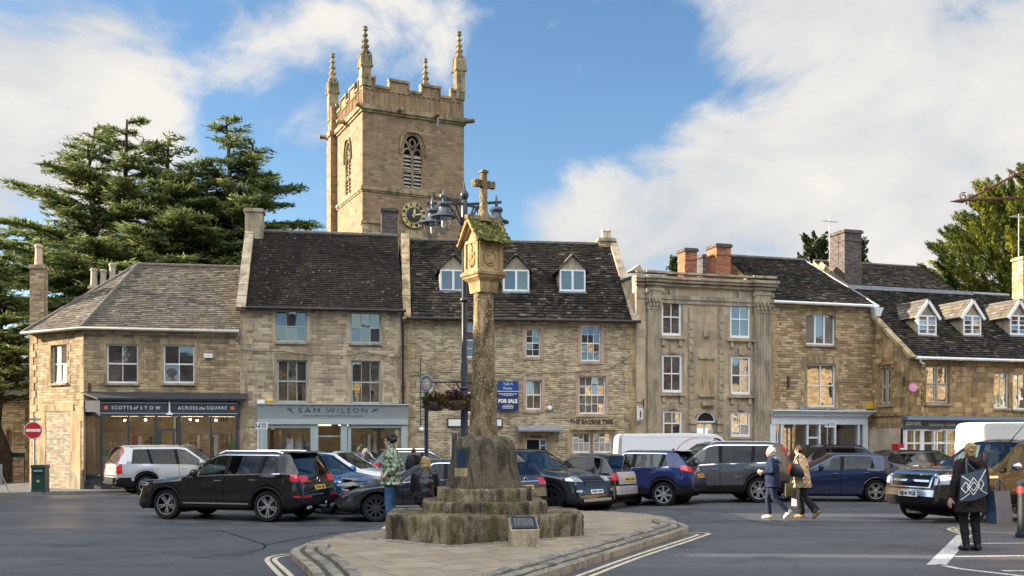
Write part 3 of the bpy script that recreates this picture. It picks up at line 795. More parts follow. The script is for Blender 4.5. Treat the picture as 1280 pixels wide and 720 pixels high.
mb.build('tablet',[M['copper'],M['sign_navy']],cross)
mb=MB();mb.box(-0.12,0.12,-0.64,-0.56,0.80,1.135,0,Mt);mb.build('tablet_stone',M['dressing'],cross)
mb=MB();rings=[]
for k in range(31):
 t=k/30;z=1.64+t*2.42;h=lerp(0.205,0.148,t**0.8);ch=h*(0.28+0.25*min(1,t*3))
 base=rot_rect(0,0,h,h,CYAW,ch);r=[]
 for i in range(8):
  a,b=Vector(base[i]),Vector(base[(i+1)%8])
  for j in range(4):
   p=a.lerp(b,j/4);w=noise.fractal(Vector((p.x,p.y,z))*6+Vector((1,7,3)),0.8,2.2,4)*0.012
   q=p+p.normalized()*w;r.append((q.x,q.y,z))
 rings.append(r)
mb.loft(rings);mb.build('shaft',M['shaft'],cross,40)
mb=MB()
for(z0,z1,h0,h1)in((4.06,4.12,0.165,0.175),(4.12,4.24,0.175,0.185),(4.24,4.30,0.185,0.25),(4.30,4.345,0.255,0.265),(4.345,4.39,0.285,0.29),(4.39,4.415,0.275,0.265)):
 mb.loft([[(*p,z0)for p in rot_rect(0,0,h0,h0,CYAW)],[(*p,z1)for p in rot_rect(0,0,h1,h1,CYAW)]])
mb.build('neck_moulding',M['cross_head'],cross)
Mh=Matrix.Rotation(CYAW,4,'Z')
head=MB();h=0.222;zb,zt=4.40,4.93
head.box(-h,h,-h,h,zb,zt,0,Mh)
for k in range(4):
 Mk=Matrix.Rotation(CYAW+k*PI/2,4,'Z')
 for x0,x1,z0,z1 in((-h,-h+0.055,zb,zt),(h-0.055,h,zb,zt),(-h+0.055,h-0.055,zb,zb+0.06),(-h+0.055,h-0.055,zt-0.05,zt)):
  head.box(x0,x1,-h-0.028,-h+0.001,z0,z1,0,Mk)
 for s_ in(-1,1):
  for q in range(4):
   a=q*PI/8;b=(q+1)*PI/8
   c_=(s_*0.08,zt-0.13)
   head.beam(Mk@Vector((c_[0]+0.085*math.cos(a),-h-0.008,c_[1]+0.085*math.sin(a))),Mk@Vector((c_[0]+0.085*math.cos(b+0.3),-h-0.008,c_[1]+0.085*math.sin(b+0.3))),0.025,0.025)
 if k%2==0:
  tor=[Mk@Vector((0.115*math.cos(a),-h-0.006,zb+0.22+0.125*math.sin(a)))for a in[2*PI*i/20 for i in range(21)]]
  head.tube(tor,0.014,6)
  for(x,z,rx,rz)in((0,0.27,0.022,0.026),(0,0.2,0.035,0.06),(-0.045,0.2,0.018,0.05),(0.045,0.2,0.018,0.05),(0.03,0.15,0.03,0.03),(-0.03,0.15,0.03,0.03),(-0.05,0.27,0.018,0.02)):
   head.ball(Mk@Vector((x,-h,zb+z)),rx,rx,rz,8,6)
 else:
  for(x,z,rx,rz)in((0,0.37,0.03,0.035),(0,0.25,0.045,0.1),(-0.07,0.3,0.03,0.05),(0.07,0.3,0.03,0.05),(-0.06,0.16,0.04,0.07),(0.06,0.16,0.04,0.07),(0,0.12,0.05,0.05),(-0.085,0.22,0.025,0.05),(0.085,0.22,0.025,0.05)):
   head.ball(Mk@Vector((x,-h,zb+z)),rx,rx,rz,8,6)
for s_ in(-1,1):
 head.face([Mh@Vector((s_*h,-h,zt)),Mh@Vector((s_*h,h,zt)),Mh@Vector((s_*h,0,zt+0.30))])
 for q in(-1,1):
  head.beam(Mh@Vector((s_*(h+0.06),q*0.33,zt-0.06)),Mh@Vector((s_*(h+0.06),0,zt+0.36)),0.09,0.05)
  head.beam(Mh@Vector((s_*(h+0.02),q*0.23,zt-0.0)),Mh@Vector((s_*(h+0.02),0,zt+0.25)),0.05,0.04)
head.build('lantern_head',M['cross_head'],cross)
mb=MB()
for q in(-1,1):
 nU,nV=26,16;ids=[]
 for j in range(nV+1):
  row=[]
  for i in range(nU+1):
   u=-0.34+0.68*i/nU;v=j/nV
   w=noise.fractal(Vector((u*9,v*4+q*7,3.3)),0.8,2.2,4)*0.03+0.012
   y=q*(0.355*(1-v));z=zt-0.075+0.46*v
   step=0.012*((v*5)%1.0<0.5)
   n=Vector((0,q*0.79,0.61))*(w+step)
   row.append(mb.add(Mh@Vector((u+0.01*math.sin(j*2.1),y+n.y,z+n.z))))
  ids.append(row)
 for j in range(nV):
  for i in range(nU):
   mb.idx((ids[j][i],ids[j][i+1],ids[j+1][i+1],ids[j+1][i]),0 if noise.fractal(Vector((i*0.28,j*0.35,q*3.0)),0.8,2,3)>-0.22 else 1)
mb.beam(Mh@Vector((-0.34,0,zt+0.385)),Mh@Vector((0.34,0,zt+0.385)),0.10,0.07,1)
for q in(-1,1):mb.face([Mh@Vector((s*0.33,q*0.35*t_,zt-0.08+0.45*(1-t_)))for s,t_ in((-1,1),(1,1),(1,0),(-1,0))],1)
mb.build('mossy_roof',[M['moss'],M['shaft']],cross,60)
mb=MB()
def cb(h0,h1,z0,z1):mb.loft([[(*p,z0)for p in rot_rect(0,0,h0,h0,CYAW,h0*0.3)],[(*p,z1)for p in rot_rect(0,0,h1,h1,CYAW,h1*0.3)]])
cb(0.11,0.085,zt+0.33,zt+0.44);cb(0.085,0.062,zt+0.44,zt+0.52);cb(0.058,0.048,zt+0.52,zt+1.17)
cb(0.068,0.072,zt+1.155,zt+1.185);cb(0.05,0.04,zt+1.185,zt+1.21)
za=zt+.97
mb.box(-0.19,0.19,-0.045,0.045,za-0.055,za+0.055,0,Mh)
mb.box(-0.20,-0.178,-0.055,0.055,za-0.064,za+0.064,0,Mh);mb.box(0.178,0.20,-0.055,0.055,za-0.064,za+0.064,0,Mh)
mb.build('stone_cross',M['shaft'],cross)
pl_at=G(655,683.5,Z_ISL)
pq=thing('plaque_stone','small wedge of pale stone holding a dark inscribed plaque against the step','plaque',(pl_at.x+0.0,pl_at.y+0.12,Z_ISL),R(6))
mb=MB();ms_=[(-0.215,-0.16),(0.215,-0.16),(0.215,0.22),(-0.215,0.22)]
a=[mb.add((x,y,0))for x,y in ms_];b=[mb.add((x,y,0.25 if y<0 else 0.41))for x,y in ms_]
for k in range(4):mb.idx((a[k],a[(k+1)%4],b[(k+1)%4],b[k]))
mb.idx(b);mb.build('stone_block',M['dressing_grey'],pq)
ang=math.atan2(0.16,0.38)
Mp=Matrix.Translation((0,0.03,0.336))@Matrix.Rotation(ang,4,'X')
mb=MB();mb.box(-0.195,0.195,-0.175,0.175,0,0.02,0,Mp)
for x0,x1,y0,y1 in((-0.195,0.195,-0.175,-0.155),(-0.195,0.195,0.155,0.175),(-0.195,-0.175,-0.155,0.155),(0.175,0.195,-0.155,0.155)):
 mb.box(x0,x1,y0,y1,0.02,0.027,1,Mp)
tp=mb.build('plaque',[M['black_metal'],M['slate_front']],pq)
mb=MB()
for k in range(8):
 x=-0.15
 while x<0.14:
  w=rng.uniform(0.02,0.06);mb.box(x,min(x+w,0.15),0.11-k*0.031,0.122-k*0.031,0.02,0.0225,0,Mp);x+=w+0.012
mb.build('inscription',M['lead'],tp)
# ---- house kit
class House:
 """a house with its own frame: x along the facade, y into the house, z up from the pavement"""
 def __init__(s,name,label,ox,oy,yaw,zb,cat='house',group=None):
  s.o=Vector((ox,oy));s.yaw=yaw;s.zb=zb
  s.t=thing(name,label,cat,(ox,oy,zb),yaw,group)
  s.c,s.s=math.cos(yaw),math.sin(yaw)
 def u(s,px,v=0.0):
  k=(px-CX)/F;ox=s.o.x-s.s*v;oy=s.o.y+s.c*v
  return(k*oy-ox)/(s.c-k*s.s)
 def z(s,px,py,v=0.0):
  u=s.u(px,v);d=s.o.y+s.c*v+s.s*u
  return EYE+(HY-py)*d/F-s.zb
 def rect(s,x0,y0,x1,y1,v=0.0):
  xm=(x0+x1)/2
  return(s.u(x0,v),s.z(xm,y1,v),s.u(x1,v),s.z(xm,y0,v))
 def world(s,x,y,z):
  return Vector((s.o.x+s.c*x-s.s*y,s.o.y+s.s*x+s.c*y,s.zb+z))
def frame_of(A,B):
 """matrix of a wall running from A to B in plan: x along, y inward, z up"""
 A=Vector(A[:2]);B=Vector(B[:2]);d=(B-A).normalized()
 return Matrix(((d.x,-d.y,0,A.x),(d.y,d.x,0,A.y),(0,0,1,0),(0,0,0,1)))
def wall_sheet(mb,A,B,z0,z1,holes=(),depth=0.16,mi=0,rmi=None):
 W=frame_of(A,B);L=(Vector(B[:2])-Vector(A[:2])).length
 us=sorted({0.0,L,*[h[0]for h in holes],*[h[2]for h in holes]});zs=sorted({z0,z1,*[h[1]for h in holes],*[h[3]for h in holes]})
 us=[u for u in us if-1e-6<=u<=L+1e-6];zs=[z for z in zs if z0-1e-6<=z<=z1+1e-6]
 for a,b in zip(us,us[1:]):
  for c,d in zip(zs,zs[1:]):
   m,n=(a+b)/2,(c+d)/2
   if any(h[0]<m<h[2]and h[1]<n<h[3]for h in holes):continue
   mb.face([W@Vector(p)for p in((a,0,c),(b,0,c),(b,0,d),(a,0,d))],mi)
 r=mi if rmi is None else rmi
 for a,c,b,d in holes:
  for q in(((a,0,c),(a,0,d),(a,depth,d),(a,depth,c)),((b,0,d),(b,0,c),(b,depth,c),(b,depth,d)),((a,0,d),(b,0,d),(b,depth,d),(a,depth,d)),((b,0,c),(a,0,c),(a,depth,c),(b,depth,c))):
   mb.face([W@Vector(p)for p in q[::-1]],r)
 return W
def sash(parent,W,r,cols=2,rows=1,frame=None,glass=None,fw=0.055,bw=0.024,recess=0.09,sill=None,sill_d=0.09,halves=True,name='window',mullion=0.0):
 """window set in its opening: frame with bars, pane, sill"""
 frame=frame or M['white'];glass=glass or M['glass']
 a,c,b,d=r;mb=MB()
 y0,y1=recess,recess+0.06
 mb.box(a,a+fw,y0,y1,c,d,0,W);mb.box(b-fw,b,y0,y1,c,d,0,W)
 mb.box(a+fw,b-fw,y0+.001,y1-.001,c,c+fw*1.3,0,W);mb.box(a+fw,b-fw,y0+.001,y1-.001,d-fw,d,0,W)
 m=(c+d)/2
 if halves:mb.box(a+fw,b-fw,y0+0.004,y1-0.004,m-0.026,m+0.026,0,W)
 for k in range(1,cols):
  x=a+fw+(b-a-2*fw)*k/cols;w=mullion if mullion else bw
  mb.box(x-w/2,x+w/2,y0+(0.0 if mullion else 0.012),y1-0.006,c+fw*1.3,d-fw,0,W)
 bands=((c+fw*1.3,m-0.026),(m+0.026,d-fw))if halves else((c+fw*1.3,d-fw),)
 for lo,hi in bands:
  for k in range(1,rows):
   z=lo+(hi-lo)*k/rows
   mb.box(a+fw,b-fw,y0+0.014,y1-0.008,z-bw/2,z+bw/2,0,W)
 o=mb.build(name,frame,parent)
 mb=MB();yg=y0+0.042
 zs_=[c,m,d]if halves else[c,d]
 for i,(lo,hi)in enumerate(zip(zs_,zs_[1:])):
  base=rng.random()*.9
  for k in range(cols):
   for q in range(rows):
    x0,x1=lerp(a,b,k/cols),lerp(a,b,(k+1)/cols);p0,p1=lerp(lo,hi,q/rows),lerp(lo,hi,(q+1)/rows)
    tx,tz=rng.gauss(0,.006),rng.gauss(0,.006)
    mb.face([W@Vector(p)for p in((x0,yg-tx-tz,p0),(x1,yg+tx-tz,p0),(x1,yg+tx+tz,p1),(x0,yg-tx+tz,p1))],0,min(1,max(0,base+rng.gauss(0,.05))))
 mb.build('pane',glass,o)
 if sill is not None:
  mb=MB();mb.box(a-0.05,b+0.05,-sill_d,recess,c-0.085,c-0.004,0,W);mb.build('sill',sill,o)
 return o
def surround(mb,W,r,w=0.12,proud=0.03,mi=0,top=None,bottom=None,depth=0.1):
 a,c,b,d=r;t=w if top is None else top;bt=w*0.8 if bottom is None else bottom
 mb.box(a-w,a-0.002,-proud,depth,c,d,mi,W);mb.box(b+0.002,b+w,-proud,depth,c,d,mi,W)
 if t:mb.box(a-w,b+w,-proud-.002,depth,d+0.002,d+t,mi,W)
 if bt:mb.box(a-w,b+w,-proud-.012,depth,c-bt,c-0.003,mi,W)
def poly_span(poly,s):
 xs=[]
 for(u0,s0),(u1,s1)in zip(poly,poly[1:]+poly[:1]):
  if(s0<=s<s1)or(s1<=s<s0):xs.append(u0+(u1-u0)*(s-s0)/(s1-s0))
 return(min(xs),max(xs))if len(xs)>=2 else None
def tile_plane(mb,O,U,S,poly,course=0.2,tw=0.26,th=0.018,grade=0.0,jit=0.5,wav=1.0):
 """rows of separate tiles on a roof plane; poly is the plane's outline in (along, up) metres"""
 O=Vector(O);U=Vector(U).normalized();S=Vector(S).normalized();N=U.cross(S);N.normalize()
 if N.z<0:N=-N
 mb.face([O+U*u+S*s+N*-0.01 for u,s in poly],0,0.12)
 smax=max(p[1]for p in poly);s=0.0;j=0
 while s<smax-0.02:
  cs=course*(1-grade*s/smax)
  span=poly_span(poly,min(s+cs*0.5,smax-0.005))
  if span:
   u=span[0]-(rng.uniform(0,tw)if j%2 else rng.uniform(0,tw*.5))*0.0
   first=True
   while u<span[1]-0.02:
    w=tw*rng.uniform(1-jit,1+jit)*(0.5+rng.random()*0.3 if first and j%2 else 1.0);first=False
    u1=min(u+w,span[1])
    if span[1]-u1<tw*0.25:u1=span[1]
    dz=rng.uniform(0,th*0.7);lo=s-rng.uniform(0,0.02)*(th>0.015);up=min(s+cs*1.12,smax)
    g=0.004;rd=min(1.0,max(0.0,rng.gauss(0.45,0.24)));ti=rng.uniform(-0.006,0.006)
    def P(uu,ss,h):return O+U*uu+S*ss+N*(h+(noise.noise(Vector((uu*.45,ss*.6,O.x)))*.035+noise.noise(Vector((uu*1.7,ss*1.7,O.y)))*.012)*wav)
    a0=mb.add(P(u+g,lo,0));b0=mb.add(P(u1-g,lo+ti,0))
    a1=mb.add(P(u+g,lo,th*1.7+dz));b1=mb.add(P(u1-g,lo+ti,th*1.7+dz+ti))
    a2=mb.add(P(u+g,up,th*0.5));b2=mb.add(P(u1-g,up,th*0.5))
    mb.idx((a1,b1,b2,a2),0,rd);mb.idx((a0,b0,b1,a1),0,rd*0.7);mb.idx((a0,a1,a2),0,rd*0.7);mb.idx((b0,b2,b1),0,rd*0.7)
    u=u1
  s+=cs;j+=1
def gable_roof(h,x0,x1,vF,zF,vR,zR,mat,course,tw,th,vB=None,zB=None,cut0=0.0,cut1=0.0,ridge=True,**kw):
 """front and back tiled slopes as one roof part with its ridge"""
 mb=MB()
 S=Vector((0,vR-vF,zR-zF));L=S.length
 tile_plane(mb,(x0,vF,zF),(1,0,0),S,[(0,0),(x1-x0,0),(x1-x0-cut1,L),(cut0,L)],course,tw,th,**kw)
 vB=2*vR-vF if vB is None else vB;zB=zF if zB is None else zB
 mb.face([(x0+cut0,vR,zR),(x1-cut1,vR,zR),(x1,vB,zB),(x0,vB,zB)],0,0.4)
 if ridge:
  x=x0+cut0
  while x<x1-cut1-0.05:
   w=min(rng.uniform(0.4,0.5),x1-cut1-x)
   mb.tube([(x+0.004,vR,zR-0.03+rng.uniform(0,.012)),(x+w-0.004,vR,zR-0.03+rng.uniform(0,.012))],0.11,8,True,1,0.4);x+=w
 return mb.build('roof',[mat,M['tile_edge']],h.t)
def coping(h,x,w,pts,mat,name='gable_coping',th=0.12):
 """stone coping up a verge; pts (y, z)"""
 mb=MB()
 for(y0,z0),(y1,z1)in zip(pts,pts[1:]):
  n=max(1,int(Vector((y1-y0,z1-z0)).length/0.7))
  for k in range(n):
   a=(x,lerp(y0,y1,k/n),lerp(z0,z1,k/n)+rng.uniform(-.008,.008));b=(x,lerp(y0,y1,(k+1)/n-0.004),lerp(z0,z1,(k+1)/n-0.004)+rng.uniform(-.008,.008))
   mb.beam(a,b,w,th)
 return mb.build(name,mat,h.t)
def chimney(parent,x,y,wx,wy,z0,z1,mat,cap=None,pots=(),capz=0.0,name='chimney',band=True,ovh=0.06,yaw=0.0,pot_mat=None):
 Mx=Matrix.Translation((x,y,0))@Matrix.Rotation(yaw,4,'Z')
 mb=MB();cm=1 if cap else 0
 mb.box(-wx/2,wx/2,-wy/2,wy/2,z0,z1-0.16,0,Mx)
 mb.box(-wx/2-ovh,wx/2+ovh,-wy/2-ovh,wy/2+ovh,z1-0.16,z1-0.05,cm,Mx)
 mb.box(-wx/2-ovh*.3,wx/2+ovh*.3,-wy/2-ovh*.3,wy/2+ovh*.3,z1-0.05,z1,cm,Mx)
 if band:mb.box(-wx/2-ovh*.4,wx/2+ovh*.4,-wy/2-ovh*.4,wy/2+ovh*.4,z1-0.55,z1-0.46,0,Mx)
 o=mb.build(name,[mat,cap or mat],parent)
 for(px_,py_,r,hh)in pots:
  mb=MB();mb.lathe([(r,z1-.01),(r*.85,z1+hh*.5),(r*.82,z1+hh*.85),(r*1.0,z1+hh*.87),(r*1.0,z1+hh*.97),(r*.8,z1+hh),(r*.6,z1+hh)],12,Mx@Matrix.Translation((px_,py_,0)))
  mb.build('chimney_pot',pot_mat or M['pot'],o,40)
 return o
def body(h,x0,x1,z1,holes,depth_y,mat,zr=None,vr=None,reveal=None,gables=(1,1),extra=None,z0=-0.35,name='wall'):
 """four walls, gable peaks, front openings"""
 mb=MB()
 W=wall_sheet(mb,(x0,0),(x1,0),z0,z1,holes,0.2,0,1 if reveal else 0)
 wall_sheet(mb,(x1,0),(x1,depth_y),z0,z1);wall_sheet(mb,(x0,depth_y),(x0,0),z0,z1);wall_sheet(mb,(x1,depth_y),(x0,depth_y),z0,z1)
 if zr:
  for x,on in((x0,gables[0]),(x1,gables[1])):
   if on:mb.face([(x,0,z1),(x,depth_y,z1),(x,vr,zr)]if x==x1 else[(x,depth_y,z1),(x,0,z1),(x,vr,zr)])
 if extra:extra(mb)
 return mb.build(name,[mat]+([reveal]if reveal else[]),h.t),W
def quoins(mb,W,u,z0,z1,side,mi=0,big=0.42,small=0.24,hh=0.27,proud=0.018):
 z=z0;k=0
 while z<z1-0.1:
  w=(big if k%2 else small)*rng.uniform(0.85,1.12);t=min(z+hh*rng.uniform(0.85,1.15),z1)
  a,b=(u,u+w)if side>0 else(u-w,u)
  mb.box(a,b,-proud-rng.uniform(0,.008),0.06,z+0.006,t-0.006,mi,W);z=t;k+=1
def gutter(h,x0,x1,y,z,mat,parent=None,r=0.065,name='gutter',drop=0.0):
 mb=MB();mb.tube([(x0,y,z),(x1,y,z-drop)],r,8)
 x=x0+0.4
 while x<x1:mb.box(x-.012,x+.012,y-r-.004,y+r+0.1,z-r-.008-drop*(x-x0)/(x1-x0),z+.01);x+=0.9
 return mb.build(name,mat,parent or h.t,40)
def downpipe(h,pts,mat,r=0.045,name='downpipe'):
 mb=MB();mb.tube(pts,r,8)
 z=pts[-1][2]+0.8
 while z<pts[0][2]-.6:mb.box(pts[-1][0]-r*1.5,pts[-1][0]+r*1.5,pts[-1][1]-r*1.2,pts[-1][1]+r*1.6,z,z+.05);z+=1.6
 return mb.build(name,mat,h.t,40)
def dormer(h,uc,w,vf,zs,zt,za,roof_z,wallm,framem,rmat,cols=2,rows=1,barge=None,sill=None,cheek=None,glassm=None):
 """gabled roof dormer: front, cheeks, little tiled roof, window with pane"""
 d=thing_part('dormer',h.t);y0=vf
 def back(z):return max(vf+0.05,roof_z(z))
 mb=MB();hw=w/2
 fr=0.05
 for q in(((uc-hw,zs),(uc-hw+fr,zs),(uc-hw+fr,zt),(uc-hw,zt)),((uc+hw-fr,zs),(uc+hw,zs),(uc+hw,zt),(uc+hw-fr,zt)),((uc-hw,zt),(uc+hw,zt),(uc,za))):
  mb.face([(a,y0,b)for a,b in q])
 for s in(-1,1):
  x=uc+s*hw
  p=[(x,y0,zs),(x,back(zs),zs),(x,back(zt),zt),(x,y0,zt)]
  mb.face(p if s>0 else p[::-1])
 front=mb.build('dormer',wallm,h.t)
 bpy.data.objects.remove(d)
 sash(front,Matrix.Translation((0,y0-0.05,0)),(uc-hw+0.02,zs,uc+hw-0.02,zt-0.01),cols,rows,framem,glassm or M['glass'],fw=0.065,bw=0.02,recess=0.0,sill=sill,sill_d=0.06,halves=rows>1,mullion=0.09 if cols==2 else 0)
 mb=MB();ov=0.14
 for s in(-1,1):
  e=Vector((uc+s*(hw+ov),y0-0.12,zt-ov*(za-zt)/hw+0.03));r=Vector((uc,y0-0.12,za+0.05))
  yb=back(za);yb2=back(zt)
  S=(r-e);L=S.length
  U=Vector((0,1,0))
  N=U.cross(S)
  tile_plane(mb,e,U,S,[(0,0),(yb2-y0+0.1,0),(yb-y0+0.1,L),(0,L)],0.19,0.24,0.016)
 mb.tube([(uc,y0-0.12,za+0.045),(uc,back(za),za+0.045)],0.06,6,True,1)
 mb.build('dormer_roof',[rmat,M['tile_edge']],front)
 if barge:
  mb=MB()
  for s in(-1,1):
   mb.beam((uc+s*(hw+ov),y0-0.10,zt-ov*(za-zt)/hw-0.01),(uc,y0-0.10,za-0.005),0.05,0.13)
  mb.build('bargeboard',barge,front)
 return front
def thing_part(name,parent):
 o=bpy.data.objects.new(name,None);COL.objects.link(o);o.parent=parent;return o
def room(parent,W,a,b,c,d,y0,y1,mat,name='shop_interior'):
 mb=MB()
 for q in(((a,y1,c),(b,y1,c),(b,y1,d),(a,y1,d)),((a,y0,c),(a,y1,c),(a,y1,d),(a,y0,d)),((b,y1,c),(b,y0,c),(b,y0,d),(b,y1,d)),((a,y0,d),(a,y1,d),(b,y1,d),(b,y0,d)),((a,y0,c),(b,y0,c),(b,y1,c),(a,y1,c))):
  mb.face([W@Vector(p)for p in q])
 return mb.build(name,mat,parent)
def festoon(name,label,pts,sag,parent=None,nb=9):
 """string of bulbs between points"""
 t=thing(name,label,'string lights',pts[0]);o=Vector(pts[0])
 path=[]
 for a,b in zip(pts,pts[1:]):
  a=Vector(a)-o;b=Vector(b)-o
  for k in range(10):
   u=k/10;p=a.lerp(b,u);p.z-=sag*4*u*(1-u);path.append(p)
 path.append(Vector(pts[-1])-o)
 mb=MB();mb.tube(path,0.011,5)
 mb.build('cable',M['black_metal'],t)
 for k in range(nb):
  p=path[int((k+0.5)/nb*(len(path)-1))]
  mb=MB();mb.tube([p,p-Vector((0,0,0.05))],0.014,6,True,1);mb.ball(p-Vector((0,0,0.075)),0.022,None,0.03,8,6)
  mb.build('bulb',[M['bulb'],M['black_metal']],t,60)
 return t
def scatter_goods(mb,W,a,b,y0,y1,z0,n,hmax,mats):
 for k in range(n):
  x=rng.uniform(a,b);y=rng.uniform(y0,y1);w=rng.uniform(.05,.16);hh=rng.uniform(.15,hmax)
  m=rng.randrange(mats)
  if rng.random()<.5:mb.box(x-w,x+w,y-w*.6,y+w*.6,z0,z0+hh,m,W)
  else:mb.lathe([(w*.5,z0),(w*.8,z0+hh*.3),(w*.35,z0+hh*.7),(w*.5,z0+hh)],10,W@Matrix.Translation((x,y,0)),m)
  # ---- 1 corner shop with hipped roof
ZP=-0.22
H1=House('corner_shop_house','stone corner house with hipped warm brown tiled roof over a charcoal blue shopfront',V1.x,V1.y,FAC_YAW,ZP,'house')
L1=H1.u(300)
zE1=H1.z(200,411.5,-0.2)
kx=(37.5-CX)/F
cd=Vector((-math.cos(R(29)),math.sin(R(29))))
tt=(kx*V1.y-V1.x)/(cd.x-kx*cd.y)
V0w=V1+cd*tt
V0=Vector(((V0w.x-V1.x)*H1.c+(V0w.y-V1.y)*H1.s,-(V0w.x-V1.x)*H1.s+(V0w.y-V1.y)*H1.c))
chL=V0.length
def ch_u(px):
 k=(px-CX)/F;t=(k*V1.y-V1.x)/(cd.x-k*cd.y);return chL-t
def ch_z(px,py):
 k=(px-CX)/F;t=(k*V1.y-V1.x)/(cd.x-k*cd.y);d=V1.y+cd.y*t;return EYE+(HY-py)*d/F-ZP
w_l=H1.rect(133,430,172.5,479);w_r=H1.rect(204,431,243,479)
ch_w=(ch_u(63.5),ch_z(73,479),ch_u(83.5),ch_z(73,431))
shop_hole=(H1.u(108),0.25,H1.u(297),H1.z(200,518))
mb=MB()
Wm=wall_sheet(mb,(0,0),(L1,0),-0.3,zE1,[w_l,w_r,shop_hole],0.18)
Wc=wall_sheet(mb,V0,(0,0),-0.3,zE1,[ch_w],0.18)
wall_sheet(mb,(V0.x+1.5,8.5),V0,-0.3,zE1)
mb.face([(V0.x+1.5,8.5,-.3),(L1,8.5,-.3),(L1,8.5,zE1),(V0.x+1.5,8.5,zE1)])
wall1=mb.build('wall',M['wall_shop'],H1.t)
sash(H1.t,Wm,w_l,2,1,M['white'],sill=M['dressing_grey']);sash(H1.t,Wm,w_r,2,1,M['white'],sill=M['dressing_grey'])
sash(H1.t,Wc,ch_w,2,1,M['cream_frame'],M['glass_low'],sill=M['dressing_grey'])
mb=MB()
for W_,r_ in((Wm,w_l),(Wm,w_r),(Wc,ch_w)):
 mb.box(r_[0]-0.12,r_[2]+0.12,-0.012,0.1,r_[3]+.002,r_[3]+0.25,0,W_)
 for s_ in(0,1):
  z=r_[1];k=0
  while z<r_[3]-.05:
   e=0.10 if k%2 else 0.22;t_=min(z+.3,r_[3])
   if s_==0:mb.box(r_[0]-e,r_[0]-.002,-0.012,.1,z+.004,t_-.004,0,W_)
   else:mb.box(r_[2]+.002,r_[2]+e,-0.012,.1,z+.004,t_-.004,0,W_)
   z=t_;k+=1
quoins(mb,Wc,chL-0.004,2.6,zE1-.1,-1);quoins(mb,Wc,0.0,0,zE1-.1,1)
mb.box(ch_u(52),ch_u(92),-0.03,0.1,ch_z(72,514),ch_z(72,506),0,Wc)
for px0,px1 in((47,57.5),(88.5,101)):mb.box(ch_u(px0),ch_u(px1),-0.02,.1,0,ch_z(72,514),0,Wc)
mb.build('stone_dressing',M['quoin'],H1.t)
mb=MB();mb.box(ch_u(58),ch_u(88),-0.008,.1,0,ch_z(72,514.3),0,Wc);mb.build('blocked_doorway',M['wall_brickup'],H1.t)
mb=MB();mb.box(ch_u(90),ch_u(104),-0.14,.1,-0.1,0.75,0,Wc);mb.build('corner_guard_stone',M['dressing_grey'],H1.t)
zR1=H1.z(220,333,4.2);vR1=4.2
rl=H1.u(172,vR1);rr=L1+0.02
e0=Vector((-0.05,-0.22,zE1));e1=Vector((L1,-0.22,zE1));R0=Vector((rl,vR1,zR1));R1_=Vector((rr,vR1,zR1))
Ve=V0+Vector((-0.2,-0.22));Ve3=Vector((Ve.x,Ve.y,zE1-0.03))
mb=MB()
S=Vector((0,vR1+.22,zR1-zE1));Ls=S.length
tile_plane(mb,e0,(1,0,0),S,[(0,0),(e1.x-e0.x,0),(e1.x-e0.x,Ls),(R0.x-e0.x,Ls)],0.155,0.21,0.016)
U=(e0-Ve3);U.z=0;U.normalize();nrm=U.cross(R0-Ve3);S2=nrm.cross(U);S2.normalize()
def pl(p):q=Vector(p)-Ve3;return(q.dot(U),q.dot(S2))
tile_plane(mb,Ve3,U,S2,[pl(Ve3),pl(e0),pl(R0)],0.155,0.21,0.016)
B0=Vector((Ve.x+1.5,8.7,zE1))
mb.face([Ve3,R0,B0],0,.4);mb.face([R0,R1_,Vector((L1,8.7,zE1)),B0],0,.4)
def hipcaps(a,b,r=0.085):
 n=int((b-a).length/0.42)
 for k in range(n):mb.tube([a.lerp(b,k/n)+Vector((0,0,.02)),a.lerp(b,(k+.985)/n)+Vector((0,0,.02))],r,8,True,1)
hipcaps(e0,R0);hipcaps(Ve3,R0);hipcaps(R0,R1_,0.1)
mb.build('roof',[M['tile_warm'],M['tile_edge']],H1.t)
mb=MB();mb.tube([Ve3+Vector((-.05,-.06,-.02)),e0+Vector((0,-.07,-.02)),e1+Vector((0,-.07,-.05))],0.06,8)
mb.build('gutter',M['gutter_pale'],H1.t,40)
mb=MB();mb.box(-.05,L1,-0.06,0,zE1-.22,zE1-0.05,0);mb.build('eaves_course',M['dressing_grey'],H1.t)
pxs=H1.u(48.5,3.2)
chimney(H1.t,pxs,3.2,0.55,0.55,3.0,H1.z(48,332,3.2),M['wall_shop'],M['dressing_grey'],[(0,0,0.17,0.85)],band=False)
vb=7.4
cx_=H1.u(135,vb);czt=H1.z(135,358,vb)
chimney(H1.t,cx_,vb,1.5,0.55,3.5,czt,M['wall_shop'],M['dressing_grey'],[(-0.6,0,.17,.78),(-.2,0,.16,.75),(.2,0,.17,1.05),(.58,0,.14,.7)],band=False,pot_mat=M['pot_grey'])
mb=MB();a=H1.rect(255,442,266,447.5);mb.box(a[0],a[2],-0.09,0,a[1],a[3]);mb.build('alarm_box',M['white'],H1.t)
mb=MB();x=H1.u(112);z=H1.z(112,482);mb.box(x-.04,x+.04,-.06,0,z-.25,z+.1);mb.build('wall_bracket',M['rust'],H1.t)
fr=thing_part('shopfront',H1.t)
xa,xb,xr=H1.u(104),H1.u(125,-0.4),H1.u(299,-0.4);yF=-0.4
zt_,zf1,zf0,zg1,zg0=H1.z(200,491,yF),H1.z(200,501,yF),H1.z(200,518.5,yF),H1.z(200,520.5,yF),0.55
pl1=[(xa,0.02),(xb,yF),(xr,yF),(xr,0.02)]
mb=MB()
mb.prism(pl1,zf0-.05,zf1,0)
